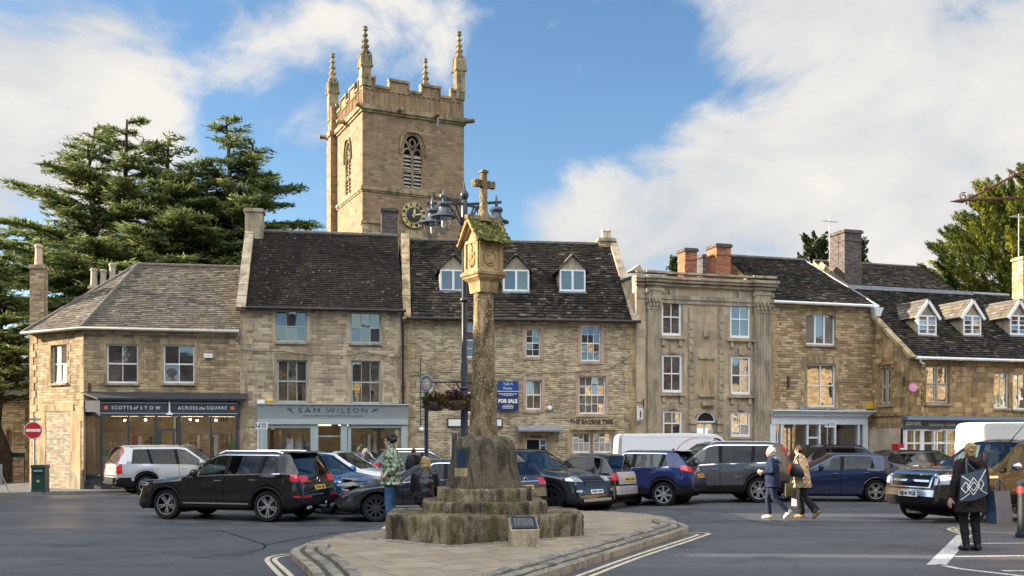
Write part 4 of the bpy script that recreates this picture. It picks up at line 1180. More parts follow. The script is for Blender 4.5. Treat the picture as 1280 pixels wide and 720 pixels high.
mb.prism([(xa+.03,0.0),(xb+.02,yF+.05),(xr-.02,yF+.05),(xr-.02,0.0)],-0.1,zg0-.04,0)
mb.prism([(xa-.02,0.01),(xb,yF-.05),(xr+.02,yF-.05),(xr+.02,0.01)],zg0-.04,zg0+.02,0)
We=frame_of((xa,0.0),(xb,yF));ee=(Vector((xb,yF))-Vector((xa,0))).length
posts=[(H1.u(p,yF),w)for p,w in((126,.09),(160.5,.05),(195,.10),(224,.12),(263.5,.05),(296.5,.10))]
for x,w in posts:mb.box(x-w/2,x+w/2,yF+.004,yF+.1,zg0,zf0-.04)
mb.box(0.0,.09,.004,.1,zg0,zf0-.04,0,We)
dx0,dx1=H1.u(197,yF),H1.u(222.5,yF)
mb.box(dx0,dx1,yF+.01,yF+.08,zf0-.62,zf0-.54)
mb.box(dx0+.55,dx0+.62,yF+.01,yF+.07,zg0,zf0-.62)
mb.box(dx0,dx0+.1,yF+.01,yF+.07,zg0,zf0-.62)
shopf=mb.build('shopfront',M['navy_front'],H1.t);bpy.data.objects.remove(fr)
mb=MB()
mb.loft([[(xa-.1,0.0,zt_-.02),(xb-.05,yF-.12,zf1+.01),(xr+.28,yF-.12,zf1+.01),(xr+.28,0.0,zt_-.02)],[(xa-.1,0.0,zt_+.03),(xb-.05,yF-.14,zf1+.09),(xr+.28,yF-.14,zf1+.09),(xr+.28,0.0,zt_+.03)]])
mb.build('lead_canopy',M['dark_awning'],H1.t)
mb=MB();mb.face([(H1.u(127,yF),yF+.05,zg0),(xr-.03,yF+.05,zg0),(xr-.03,yF+.05,zf0-.05),(H1.u(127,yF),yF+.05,zf0-.05)]);mb.build('shop_pane',M['shop_glass'],shopf);mb=MB()
mb.face([We@Vector(p)for p in((.06,.05,zg0),(ee-.05,.05,zg0),(ee-.05,.05,zf0-.05),(.06,.05,zf0-.05))])
mb.build('shop_pane',M['shop_glass'],shopf)
rm=room(H1.t,Matrix.Identity(4),xa+.1,xr-.05,0.3,zf0+.1,yF+.12,2.6,M['interior'])
mb=MB()
sgn_y=yF-.004
for x0,x1 in((H1.u(126,yF),H1.u(209,yF)),(H1.u(215,yF),H1.u(297,yF))):
 for z in(zf1-.09,zf0+.05):mb.box(x0,x1,sgn_y-.006,sgn_y,z,z+.014)
mb.loft([[(H1.u(212,yF)+r_*math.cos(a),sgn_y-.03+r_*.12*math.sin(a),z)for a in[2*PI*k/12 for k in range(12)]]for r_,z in((.135,zf0-.0),(.12,zf0+.03),(.05,zf0+.1),(.028,zf0+.12),(.025,zf1-.03))])
mb.build('sign_ornament',M['letter_white'],shopf)
zc=(zf0+zf1)/2
mb=MB()
for p in(132.5,290.5):x=H1.u(p,yF);mb.box(x-.075,x+.075,sgn_y-.008,sgn_y,zc-.07,zc+.07)
mb.build('orange_square',M['orange'],shopf)
def letters(parent,s,x0,x1,y,z,h,mat,name='lettering',**kw):
 """words fitted between x0 and x1"""
 o=text_mesh(name,s,h/0.72,mat,parent,None,**kw)
 xs=[v.co.x for v in o.data.vertices];w=max(xs)-min(xs);ys=[v.co.y for v in o.data.vertices]
 k=(x1-x0)/w
 o.data.transform(Matrix.Diagonal((k,1,1,1))@Matrix.Translation((-min(xs),-(max(ys)+min(ys))/2,0)))
 o.data.transform(facing_front(x0,y,z));return o
for s_,a,b,sp in(('SCOTTS',139.5,165,1.25),('of',167,173,1.0),('STOW',175.5,200.5,1.8),('ACROSS',222.5,247,1.25),('the',249,256.5,1.0),('SQUARE',258.5,283.5,1.25)):
 letters(shopf,s_,H1.u(a,yF),H1.u(b,yF),sgn_y-.005,zc,0.135,M['letter_white'],spacing=sp,shear=0.25 if s_ in('of','the')else 0)
def display(name,label,cat,h,u,v,z,fn,group=None):
 w=h.world(u,v,z);t=thing(name,label,cat,w,h.yaw,group);fn(t);return t
def sledge_fn(mat):
 def fn(t):
  mb=MB()
  for s_ in(-.16,.16):mb.tube([(s_,.12,0),(s_,0.02,.5),(s_,-.04,.95),(s_,-.02,1.1),(s_,.08,1.18)],.022,6)
  mb.build('runner',M['wood'],t,50)
  mb=MB();mb.loft([[(-.13,.13,.05),(.13,.13,.05),(.13,.16,.05),(-.13,.16,.05)],[(-.13,.0,1.0),(.13,.0,1.0),(.13,.03,1.0),(-.13,.03,1.0)]]);mb.build('slat_seat',mat,t)
 return fn
M['goods_green']=plain('painted_green',(0.05,0.22,0.07),0.4);M['goods_red']=plain('painted_red',(0.42,0.03,0.03),0.4)
display('toy_sledge','green wooden sledge stood upright in the corner shop window','sledge',H1,H1.u(133,0.15),0.15,0.62,sledge_fn(M['goods_green']))
display('toy_sledge','red wooden sledge stood upright in the corner shop window','sledge',H1,H1.u(149,0.15),0.15,0.62,sledge_fn(M['goods_red']))
def paper_tree(t):
 mb=MB()
 for k in range(9):
  z=.1+k*.13;r=.34*(1-k/10)
  for j in range(10):
   a=j*.628+k*.3;mb.beam((0,0,z+.08),(r*math.cos(a),r*math.sin(a),z),.03,.02)
 mb.tube([(0,0,-.2),(0,0,1.35)],.02,6);mb.build('branches',M['wood'],t)
 mb=MB()
 for k in range(5):
  a=PI/2+k*2*PI/5;mb.beam((0,0,1.42),(.12*math.cos(a),0,1.42+.12*math.sin(a)),.05,.03)
 mb.build('star',M['letter_white'],t)
display('display_tree','pale slatted wooden tree with a white star in the right shop window','display tree',H1,H1.u(258,0.2),0.2,0.6,paper_tree)
M['bulb_lit']=NT('lit_bulb').m
_b=M['bulb_lit'].node_tree.nodes['Principled BSDF'];_b.inputs['Emission Color'].default_value=(1,.72,.38,1);_b.inputs['Emission Strength'].default_value=25.0
for px in(238,246.5,270,182,156):
 def lamp(t):
  mb=MB();mb.ball((0,0,0),.04,None,None,10,8);mb.build('bulb',M['bulb_lit'],t,60)
  mb=MB();mb.tube([(0,0,.04),(0,0,.3)],.008,6);mb.build('flex',M['black_metal'],t)
 display('pendant_bulb','small lit bulb hanging in the corner shop window','lamp',H1,H1.u(px,.5),.5,zf0-.38+.22-rng.uniform(0,.05),lamp,'lit bulbs in the corner shop window')
M['denim_blue']=plain('goods_blue',(.10,.16,.24),.6)
mb=MB();scatter_goods(mb,Matrix.Identity(4),H1.u(165,.5),H1.u(192,.5),.3,1.1,.58,16,1.5,5);scatter_goods(mb,Matrix.Identity(4),H1.u(228,.5),H1.u(294,.5),.5,1.2,.58,30,1.6,5)
mb.build('shop_goods',[M['wood'],M['letter_white'],M['dark_void'],M['goods_red'],M['goods_green']],H1.t)
def add_shop_fill(h,x0,x1,z,n):  # unseen glowing panels added under the ceilings to brighten the shop interiors
 for k in range(n):
  x=lerp(x0,x1,(k+.5)/n);mb=MB();mb.box(x-.5,x+.5,.7,.85,z-.06,z);mb.build('added_fill_panel',M['fill_glow'],h.t)
M['fill_glow']=NT('shop_fill_glow').m
_b=M['fill_glow'].node_tree.nodes['Principled BSDF'];_b.inputs['Emission Color'].default_value=(1,.78,.5,1);_b.inputs['Emission Strength'].default_value=1.8
add_shop_fill(H1,H1.u(130),H1.u(295),zf0+.02,4)
mb=MB()
for x0,x1 in((H1.u(165,1.2),H1.u(194,1.2)),(H1.u(228,1.2),H1.u(290,1.2))):
 for z in(.55,1.0,1.45,1.9):mb.box(x0,x1,1.3,1.7,z,z+.03)
 for k in range(40):x=rng.uniform(x0,x1);z=rng.choice((.58,1.03,1.48));w=rng.uniform(.04,.1);mb.box(x-w,x+w,1.35,1.55,z,z+rng.uniform(.1,.32),0)
mb.build('shop_shelf',M['wood'],H1.t)
# ---- 2 sage fronted shop house
o2=H1.world(L1,0,0)
H2=House('sage_shop_house','three storey cream stone house with dark brown tiled roof above a sage shopfront',o2.x,o2.y,FAC_YAW,ZP)
L2=H2.u(507)
zE2=H2.z(400,386);vR2=4.0;zR2=H2.z(390,291,vR2)
wins2=[H2.rect(344.5,388,383.5,427.5),H2.rect(438,390.5,476,429),H2.rect(346.5,450,384,503),H2.rect(439,451,475.5,504.5)]
hole2=(H2.u(330),0.2,H2.u(504),H2.z(420,531))
_,W2=body(H2,0,L2,zE2,wins2+[hole2],8.0,M['wall_grey'],zR2,vR2)
for r_ in wins2:sash(H2.t,W2,r_,3,1,M['sage'],M['glass']if r_[1]>4.2 else M['glass_low'],sill=M['dressing_grey'])
mb=MB()
for i,r_ in enumerate(wins2):mb.box(r_[0]-.22,r_[2]+.22,-.014,.1,r_[3]+.002,r_[3]+(.09 if i<2 else .28),0,W2)
for r_ in wins2:
 mb.box(r_[0]-.16,r_[0]-.002,-.012,.1,r_[1],r_[3],0,W2);mb.box(r_[2]+.002,r_[2]+.16,-.012,.1,r_[1],r_[3],0,W2)
quoins(mb,W2,0.004,0,zE2-.1,1,0,.5,.3);quoins(mb,W2,L2-.2,0,zE2-.1,-1,0,.4,.25)
mb.build('stone_dressing',rough_stone('dressing_cream',(.50,.39,.24),(.60,.50,.35),(.27,.21,.13),bump=.25),H2.t)
gable_roof(H2,0.22,L2-.1,-0.22,zE2-.06,vR2,zR2,M['tile_dark'],0.135,0.17,0.014,jit=.12)
gutter(H2,0.1,L2,-.26,zE2-.04,M['gutter'])
zc0=H2.z(288,312,vR2)
coping(H2,0.06,0.36,[(-.28,zE2-.1),(vR2,zR2+.2),(2*vR2+.2,zE2)],M['dressing_grey'],th=.2)
chimney(H2.t,0.25,vR2-.1,.75,.75,zR2-.6,H2.z(290,262,vR2),rough_stone('chimney_stone',(.42,.34,.22),(.56,.47,.32),(.2,.17,.12),bump=.4),M['dressing_grey'],band=False)
downpipe(H2,[(L2-.12,-.26,zE2-.05),(L2-.12,-.1,zE2-.35),(L2-.1,-.07,3.2)],M['gutter'])
a=H2.rect(321.5,499.5,331,505);mb=MB();mb.box(a[0],a[2],-.1,0,a[1],a[3]);mb.build('alarm_box',M['white'],H2.t)
mb=MB();x,z=H2.u(336.5),H2.z(336.5,501);mb.lathe([(.10,0),(.10,.07),(.05,.1)],16,Matrix.Translation((x,0,z))@Matrix.Rotation(PI/2,4,'X'));mb.build('round_alarm',M['yellow_alarm'],H2.t,40)
yF=-0.12
zfa,zfb,zfc=H2.z(416,506,yF-.2),H2.z(416,523,yF),H2.z(416,530.5,yF)
xa,xb=H2.u(321.5,yF),H2.u(510.5,yF)
mb=MB()
mb.loft([[(xa,0,zfb),(xb,0,zfb),(xb,yF,zfb),(xa,yF,zfb)],[(xa,0,zfa),(xb,0,zfa),(xb,yF-.18,zfa),(xa,yF-.18,zfa)]])
mb.box(xa+.02,xb-.02,yF-.06,0,zfc,zfb-.012)
mb.box(xa-.03,xb+.03,yF-.24,0,zfa+.002,zfa+.05)
fas2=mb.build('shop_fascia',M['sage_fascia'],H2.t)
mb=MB()
for p,w in((326,.26),(332,.12),(393,.30),(430,.26),(437,.12),(505.5,.26)):
 x=H2.u(p,yF);mb.box(x-w/2,x+w/2,yF+(.0 if w>.2 else .03),.06,-.1,zfc-.004)
for x0,x1 in((332,393),(437,505)):
 a,b=H2.u(x0,yF),H2.u(x1,yF);mb.box(a,b,yF+.03,.06,-.1,.55);mb.box(a,b,yF+.03,.05,zfc-.14,zfc-.01)
a,b=H2.u(396,yF),H2.u(428,yF);mb.box(a,b,.1,.16,zfc-.50,zfc-.44)
front2=mb.build('shopfront',M['sage'],H2.t)
for x0,x1 in((334,389),(438.5,502)):
 mb=MB();a,b=H2.u(x0,yF),H2.u(x1,yF);mb.face([(a,.04,.55),(b,.04,.55),(b,.04,zfc-.1),(a,.04,zfc-.1)])
 mb.build('shop_pane',M['shop_glass'],front2)
room(H2.t,Matrix.Identity(4),H2.u(331),H2.u(503),.25,zfc+.05,.14,2.8,M['interior'])
mb=MB();scatter_goods(mb,Matrix.Identity(4),H2.u(338),H2.u(388),.3,1.4,.55,22,1.7,5);scatter_goods(mb,Matrix.Identity(4),H2.u(440),H2.u(500),.3,1.4,.55,24,1.7,5)
mb.build('shop_goods',[M['wood'],M['letter_white'],M['dark_void'],M['denim_blue'],M['goods_green']],H2.t)
add_shop_fill(H2,H2.u(335),H2.u(500),zfc+.02,4)
ang=math.atan2(.18,zfa-zfb)
def on_board(o,z0):o.data.transform(Matrix.Translation((0,yF-.008,z0))@Matrix.Rotation(ang,4,'X')@Matrix.Translation((0,-0,-z0)))
zl=zfb+(zfa-zfb)*.62
for s_,a,b in(('SAM',373,400),('WILSON',407.5,459)):
 o=letters(fas2,s_,H2.u(a,yF),H2.u(b,yF),0,zl,.20,M['letter_grey'],spacing=1.35);on_board(o,zfb)
o=letters(fas2,'BRINGING THE COUNTRYSIDE HOME',H2.u(379,yF),H2.u(453,yF),0,zfb+(zfa-zfb)*.2,.055,M['letter_grey'],spacing=1.3);on_board(o,zfb)
mb=MB()
for c_,s_ in((362,1),(469,-1)):
 x=H2.u(c_,yF)
 for k in range(4):mb.beam((x-s_*(.08-k*.05),-.004,zl+.05-k*.018),(x-s_*(.0-k*.05),-.004,zl+.09-k*.06 if k%2 else zl+.10-k*.01),.008,.022)
 mb.beam((x-s_*.12,-.004,zl+.06),(x+s_*.12,-.004,zl-.05),.008,.014)
o=mb.build('leaf_ornament',M['letter_grey'],fas2);on_board(o,zfb)
pa=H2.world(H2.u(302),-.05,H2.z(302,437));pts=[pa]+[H2.world(H2.u(p),-.06,H2.z(p,q))for p,q in((353,439),(415,445),(458,440),(503,447))]
festoon('festoon_lights','sagging string of bulbs across the cream stone house above the sage shop',pts,.05,None,10)
# ---- 3 long pale house with three dormers
o3=H2.world(L2,0,0)
Y3=R(7.0)
H3=House('dormered_stone_house','long pale rubble stone house with three gabled dormers in a mossy stone slate roof',o3.x,o3.y,Y3,ZP)
L3=H3.u(796)
zE3=H3.z(650,398.5,-.2);vR3=4.0;zR3=H3.z(640,302.5,vR3)
wu=[H3.rect(580,403,605,447),H3.rect(657,411,675.5,446),H3.rect(726.5,406.5,751,451.5)]
wl_=[H3.rect(579,466,604,516),H3.rect(657.5,475,677,512),H3.rect(723.5,470,757,517.5)]
wg=[H3.rect(715.5,541,738,566),H3.rect(741.5,541,765,566),H3.rect(563,541,590,575)]
dr=(H3.u(657),-.05,H3.u(684),H3.z(670,548))
_,W3=body(H3,0,L3,zE3,wu+wl_+wg+[dr],8.0,M['wall_pale'],zR3,vR3,M['dressing_pink'])
for r_,c_,rw in((wu[0],2,2),(wu[1],2,2),(wu[2],3,2),(wl_[0],2,2),(wl_[1],2,1),(wl_[2],4,2)):
 sash(H3.t,W3,r_,c_,rw,M['white'],M['glass']if r_ in wu else M['glass_low'],fw=.05,bw=.022,recess=.1)
for r_ in wg:sash(H3.t,W3,r_,3,2 if r_ is not wg[2]else 1,M['white'],M['glass_low'],fw=.05,recess=.1,halves=False)
for r_ in wu+wl_:mb=MB();surround(mb,W3,r_,.13,.025,0,.14,.12);mb.build('window_surround',M['dressing_pink'],H3.t)
mb=MB()
for r_ in wg[:2]:surround(mb,W3,r_,.1,.03,0,.1,.1)
mb.box(H3.u(712),H3.u(770),-.1,.02,wg[0][3]+.11,wg[0][3]+.22,0,W3)
mb.box(H3.u(765.8),H3.u(772),-.03,.05,0,wg[0][3]+.1,0,W3);mb.box(H3.u(708.5),H3.u(712.5),-.03,.05,0,wg[0][3]+.1,0,W3)
quoins(mb,W3,L3-.01,0,zE3-.1,-1,0,.55,.3,.3);quoins(mb,W3,.01,0,zE3-.1,1,0,.4,.22,.3)
for a_,b_ in((H3.u(647),dr[0]-.002),(dr[2]+.002,H3.u(694))):mb.box(a_,b_,-.03,.08,-.1,dr[3],0,W3)
mb.box(H3.u(647),H3.u(694),-.04,.08,dr[3]+.002,H3.z(670,539),0,W3)
mb.build('stone_dressing',M['quoin'],H3.t)
mb=MB();a=dr
mb.box(a[0],a[0]+.06,.1,.16,a[1],a[3]);mb.box(a[2]-.06,a[2],.1,.16,a[1],a[3]);mb.box(a[0]+.06,a[2]-.06,.1,.16,a[3]-.06,a[3])
mb.box(a[2]-.32,a[2]-.26,.1,.15,a[1],a[3]-.06)
for k in range(4):mb.box(a[2]-.26,a[2]-.06,.11,.14,.5+k*.38,.53+k*.38)
do=mb.build('door',M['white'],H3.t)
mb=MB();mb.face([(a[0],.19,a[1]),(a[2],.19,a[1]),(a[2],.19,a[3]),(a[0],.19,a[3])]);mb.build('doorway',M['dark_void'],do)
mb=MB();mb.face([(a[2]-.27,.135,.2),(a[2]-.05,.135,.2),(a[2]-.05,.135,a[3]-.05),(a[2]-.27,.135,a[3]-.05)]);mb.build('pane',M['glass_low'],do)
c0,c1=H3.u(648,-.5),H3.u(703,-.5);zcp=H3.z(675,536.5,-.4)
mb=MB();mb.loft([[(c0,-.55,zcp-.09),(c1,-.55,zcp-.09),(c1,0,zcp+.1),(c0,0,zcp+.1)],[(c0,-.55,zcp-.02),(c1,-.55,zcp-.02),(c1,0,zcp+.17),(c0,0,zcp+.17)]])
for x in(c0+.15,c1-.15):mb.beam((x,-.45,zcp-.08),(x,-.01,zcp-.5),.06,.06)
mb.build('door_canopy',M['lead'],H3.t)
mb=MB();x0,x1=H3.u(663),H3.u(677);mb.box(x0,x1,-.07,-.041,dr[3]+.03,dr[3]+.12);mb.build('door_plaque',M['letter_dark'],H3.t)
gable_roof(H3,.25,L3+.02,-.25,zE3-.04,vR3,zR3,M['tile_stone'],0.20,0.21,0.024,grade=.45,jit=.55)
gutter(H3,.02,L3+.1,-.3,zE3-.05,M['gutter'])
coping(H3,.04,.34,[(-.25,zE3-.12),(vR3,zR3+.22),(2*vR3,zE3)],M['dressing'],th=.16)
coping(H3,L3-.1,.34,[(-.25,zE3-.05),(vR3,zR3+.12),(2*vR3,zE3)],M['dressing_grey'],th=.16)
chimney(H3.t,L3-.42,vR3+.1,.72,.6,zR3-.9,H3.z(758,298,vR3),M['wall_gold'],M['dressing_grey'],[(-.1,0,.12,.38),(.14,0,.12,.38)],band=False)
def rz3(z):return-.25+(z-zE3+.04)*(vR3+.25)/(zR3-zE3+.04)
for pc in(566.5,645,715.5):
 vf=1.15;uc=H3.u(pc,vf)
 dormer(H3,uc,1.14,vf,H3.z(pc,364.5,vf),H3.z(pc,337,vf),H3.z(pc,319.5,vf),rz3,M['dressing_grey'],M['white'],M['tile_warm'],2,1,None,M['lead'])
sg=letters(H3.t,'THE BAOBAB TREE',H3.u(713),H3.u(766.5),-.012,H3.z(740,527),.17,M['letter_dark'],spacing=1.1,bold=.012)
def board(name,label,cat,r,h,y0,y1,mats,fn=None):
 w=h.world((r[0]+r[2])/2,0,r[1]);t=thing(name,label,cat,w,h.yaw)
 hw=(r[2]-r[0])/2;hh=r[3]-r[1]
 if fn:fn(t,hw,hh)
 return t
def fs(t,hw,hh):
 mb=MB();mb.box(-hw,hw,-.16,-.12,0,hh,0);b=mb.build('board',M['sign_navy'],t)
 mb=MB();mb.box(-hw,hw,-.166,-.161,hh*.67,hh);mb.build('top_panel',M['sign_blue'],t)
 mb=MB();mb.box(-hw,hw,-.169,-.166,hh*.655,hh*.675);mb.beam((0,-.12,hh*.5),(0,0.0,hh*.5),.05);mb.build('stripe',M['letter_white'],t)
 letters(t,'Tayler &',-hw*.42,hw*.45,-.168,hh*.905,.11,M['letter_white']);letters(t,'Fletcher',-hw*.42,hw*.42,-.168,hh*.77,.11,M['letter_white'])
 letters(t,'FOR SALE',-hw*.9,hw*.9,-.163,hh*.34,.15,M['letter_white'],bold=.012)
 mb=MB()
 for zz,ww,hh_ in((.565,.85,.035),(.52,.5,.022),(.19,.42,.022),(.14,.55,.03),(.09,.5,.028)):
  x=-hw*ww
  while x<hw*ww:w_=rng.uniform(.02,.07);mb.box(x,min(x+w_,hw*ww),-.165,-.161,hh*zz,hh*zz+hh_);x+=w_+.014
 mb.build('small_print',M['letter_white'],t)
board('for_sale_board','blue and navy FOR SALE board fixed to the pale stone wall','sign board',H3.rect(621,477,647.5,514),H3,0,0,None,fs)
def wb(t,hw,hh):
 mb=MB();mb.box(-hw,hw,-.06,0,0,hh,0);mb.build('frame',M['letter_dark'],t)
 mb=MB();mb.box(-hw+.05,hw-.05,-.066,-.061,.05,hh-.04);mb.build('panel',M['white'],t)
board('white_name_board','long blank white board in a brown frame behind the cross shaft','sign board',H3.rect(559,523,628,534),H3,0,0,None,wb)
def ps(t,hw,hh):
 mb=MB();mb.box(-.02,.02,-.7,0,hh+.12,hh+.15);mb.box(-.03,.03,-.03,0,hh-.05,hh+.3);mb.beam((0,-.3,hh+.12),(0,0,hh+.3),.015);mb.build('bracket',M['black_metal'],t)
 mb=MB();mb.box(-.03,.03,-.62,-.14,0,hh);b=mb.build('panel',M['white'],t)
 mb=MB()
 for x in(-.036,.031):mb.box(x,x+.005,-.6,-.16,.02,.05);mb.box(x,x+.005,-.6,-.16,hh-.05,hh-.02);mb.ball((x+.002,-.38,hh*.45),.003,.08,.17,10,8)
 mb.build('painted_emblem',M['letter_dark'],b)
pt=board('hanging_pub_sign','small white hanging sign with dark emblem at the right end of the pale house','hanging sign',H3.rect(802,508,807,526),H3,0,0,None,ps)
pt.rotation_euler.z+=R(-38)
mb=MB();x,z=H3.u(687),H3.z(687,510);mb.lathe([(.105,0),(.105,.09),(.07,.11)],6,Matrix.Translation((x,0,z))@Matrix.Rotation(PI/2,4,'X'));mb.build('alarm_box',M['white'],H3.t)
mb=MB();x,z=H3.u(526.5),H3.z(526.5,537);mb.ball((x,-.05,z),.11,.06,.09,12,8);mb.tube([(x-.03,-.03,z+.05),(x-.03,-.03,H3.z(526,447))],.016,6,True,1);mb.build('wall_lamp',[M['white'],M['black_metal']],H3.t,50)
pts=[H3.world(H3.u(p),-.07,H3.z(p,q))for p,q in((512,470),(548,465),(612,466),(690,467),(762,461),(789,444))]
festoon('festoon_lights','string of bulbs along the pale rubble house rising to its right corner',pts,.03,None,12)
# ---- 4 tall classical house
o4=H3.world(L3,0,0);Y4=R(16.0)
H4=House('classical_ashlar_house','tall weathered grey ashlar house with fluted pilasters and flat parapet',o4.x,o4.y,Y4,ZP)
L4=H4.u(964)
zP4=H4.z(875,342.5)
w4=[H4.rect(827,373,851.5,419.5),H4.rect(912.5,375.5,937.5,422.5),H4.rect(827.5,443.5,852.5,490.5),H4.rect(913.5,445.5,938,493),H4.rect(828.5,513.5,852.5,545),H4.rect(913.5,515,938,546)]
dcu=H4.u(881.5);dz=H4.z(881,527)
d4=(dcu-.42,0.0,dcu+.42,dz)
_,W4=body(H4,0,L4,zP4-.2,w4+[d4],8.0,M['wall_ashlar'])
for i,r_ in enumerate(w4):sash(H4.t,W4,r_,2,1,M['white'],M['glass']if i<4 else M['glass_low'],fw=.085,bw=.035,recess=.03)
mb=MB()
for i,r_ in enumerate(w4):
 surround(mb,W4,r_,.10,.015,0,.1,.1)
 xm=(r_[0]+r_[2])/2
 mb.box(xm-.12,xm+.12,-.10,.05,r_[3]+.06,r_[3]+.36,0,W4)
 if i<4:
  mb.box(r_[0]-.16,r_[2]+.16,-.14,.05,r_[1]-.15,r_[1]-.085,0,W4)
  mb.box(r_[0]-.02,r_[0]+.14,-.09,.03,r_[1]-.42,r_[1]-.152,0,W4);mb.box(r_[2]-.14,r_[2]+.02,-.09,.03,r_[1]-.42,r_[1]-.152,0,W4)
for pc in(863.5,901):
 x=H4.u(pc);z=.6
 mb.box(x-.12,x+.12,-.05,.05,.1,H4.z(pc,384),0,W4)
 while z<H4.z(pc,395):mb.box(x-.085,x+.085,-.085,-.048,z,z+.19,0,W4);z+=.33
mb.box(H4.u(873),H4.u(893),-.06,.05,H4.z(882,449),H4.z(882,446),0,W4);mb.box(H4.u(872),H4.u(894),-.12,.05,H4.z(882,496),H4.z(882,492.5),0,W4)
mb.box(H4.u(878.5),H4.u(887),-.13,.05,H4.z(882,421),H4.z(882,413),0,W4)
mb.box(H4.u(876),H4.u(892),-.2,.05,H4.z(882,507),H4.z(882,503),0,W4)
for k in range(9):
 a0,a1=PI*k/9,PI*(k+1)/9
 mb.beam(W4@Vector((dcu+.5*math.cos(a0),-.03,dz+.46*math.sin(a0))),W4@Vector((dcu+.5*math.cos(a1),-.03,dz+.46*math.sin(a1))),.10,.1)
for s_ in(-1,1):
 x=dcu+s_*.62;mb.box(x-.15,x+.15,-.2,.05,dz-.1,dz+.12,0,W4)
 mb.box(x-.11,x+.11,-.14,.05,dz-.45,dz-.102,0,W4);mb.box(x-.1,x+.1,-.09,.05,0,dz-.452,0,W4)
zc0,zc1=H4.z(817,385),H4.z(817,362)
for p0,p1 in((808.5,825.5),(941.5,962)):
 a,b=H4.u(p0),H4.u(p1);n=6;w=(b-a)/n
 mb.box(a,b,-.10,.05,.05,zc0,0,W4)
 for k in range(n):mb.tube([(a+w*(k+.5),-.10,.5),(a+w*(k+.5),-.10,zc0-.08)],w*.27,6)
 mb.box(a-.05,b+.05,-.16,.05,.05,.4,0,W4)
 mb.box(a-.03,b+.03,-.13,.05,zc0-.05,zc0+.03,0,W4);mb.box(a-.1,b+.1,-.22,.05,zc1-.06,zc1+.04,0,W4)
 mb.loft([[(a,-.1,zc0),(b,-.1,zc0),(b,.04,zc0),(a,.04,zc0)],[(a-.07,-.19,zc1-.06),(b+.07,-.19,zc1-.06),(b+.07,.04,zc1-.06),(a-.07,.04,zc1-.06)]])
 for r_ in range(2):
  for k in range(4):mb.ball((a+(b-a)*(k+.5*(1-r_)+.25)/4.2,-.14-.05*r_,zc0+.12+.2*r_),.055,.05,.1,8,6)
 for s_ in(a-.06,b+.06):mb.ball((s_,-.2,zc1-.12),.075,.06,.075,8,6)
 mb.box(a-.02,b+.02,-.14,.05,zc1+.04,zP4-.55,0,W4)
for x0,x1,e in((-.02,L4+.02,0.0),(H4.u(807),H4.u(827),.10),(H4.u(940),L4+.03,.10)):
 e2=e
 for y_,za,zb in((.05,H4.z(880,381),H4.z(880,376)),(.09,H4.z(880,376),H4.z(880,371)),(.14,H4.z(880,360),H4.z(880,357)),(.25,H4.z(880,356),H4.z(880,352.5)),(.33,H4.z(880,352.3),H4.z(880,349)),(.22,zP4-.09,zP4)):
  mb.box(x0-y_*.4,x1+y_*.4,-y_-e2,.1+e*.3,za+e*.02,zb-.002+e*.03,0,W4)
tr4=mb.build('carved_stonework',M['dressing_grey'],H4.t)
mb=MB();x0,x1=H4.u(873.5),H4.u(892.5);mb.box(x0,x1,-.006,.05,H4.z(882,492),H4.z(882,449.5),0,W4);mb.build('niche_panel',M['quoin'],H4.t)
mb=MB()
for x0,x1 in((-.05,H4.u(806)),):mb.box(x0,x1,-.06,.05,0,zc1,0,W4)
mb.build('corner_pier',M['wall_ashlar'],H4.t)
mb=MB();mb.box(-.02,L4+.02,.1,7.9,zP4-.25,zP4-.12);mb.build('roof',M['lead_dark'],H4.t)
mb=MB();mb.box(d4[0],d4[2],.1,.15,0,dz);mb.box(d4[0],d4[2],.08,.1,dz-.05,dz+.0);do=mb.build('door',M['white'],H4.t)
mb=MB()
for x0,x1 in((d4[0]+.1,dcu-.06),(dcu+.06,d4[2]-.1)):mb.face([(x0,.095,.9),(x1,.095,.9),(x1,.095,dz-.1),(x0,.095,dz-.1)])
mb.build('pane',M['glass_low'],do)
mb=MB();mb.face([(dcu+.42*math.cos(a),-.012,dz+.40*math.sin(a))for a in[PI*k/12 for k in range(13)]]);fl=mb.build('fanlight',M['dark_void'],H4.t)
mb=MB()
for k in range(12):
 a0,a1=PI*k/12,PI*(k+1)/12
 mb.beam((dcu+.42*math.cos(a0),-.03,dz+.40*math.sin(a0)),(dcu+.42*math.cos(a1),-.03,dz+.40*math.sin(a1)),.05,.05)
mb.box(dcu-.44,dcu+.44,-.05,0,dz-.04,dz+.02);mb.build('fanlight_frame',M['white'],fl)
mb=MB();xk=H4.u(792)
mb.loft([[(xk-.15,-.1,zP4-.02),(xk+.42,-.1,zP4-.02),(xk+.22,-.1,H4.z(797,331))],[(xk-.15,.5,zP4-.02),(xk+.42,.5,zP4-.02),(xk+.22,.5,H4.z(797,331))]])
mb.build('parapet_gable',M['dressing_grey'],H4.t)
for p0,p1,top,v,mt in((852,876,311,3.4,'brick_red'),(877,890,318,5.0,'brick_blue'),(889.5,918.5,306,3.0,'brick_red')):
 xm=H4.u((p0+p1)/2,v);w=H4.u(p1,v)-H4.u(p0,v);zt=H4.z((p0+p1)/2,top,v)
 chimney(H4.t,xm-w*.1,v+.2,w*.62,w*.80,zP4-.5,zt,M[mt],M['brick_blue'],band=True)
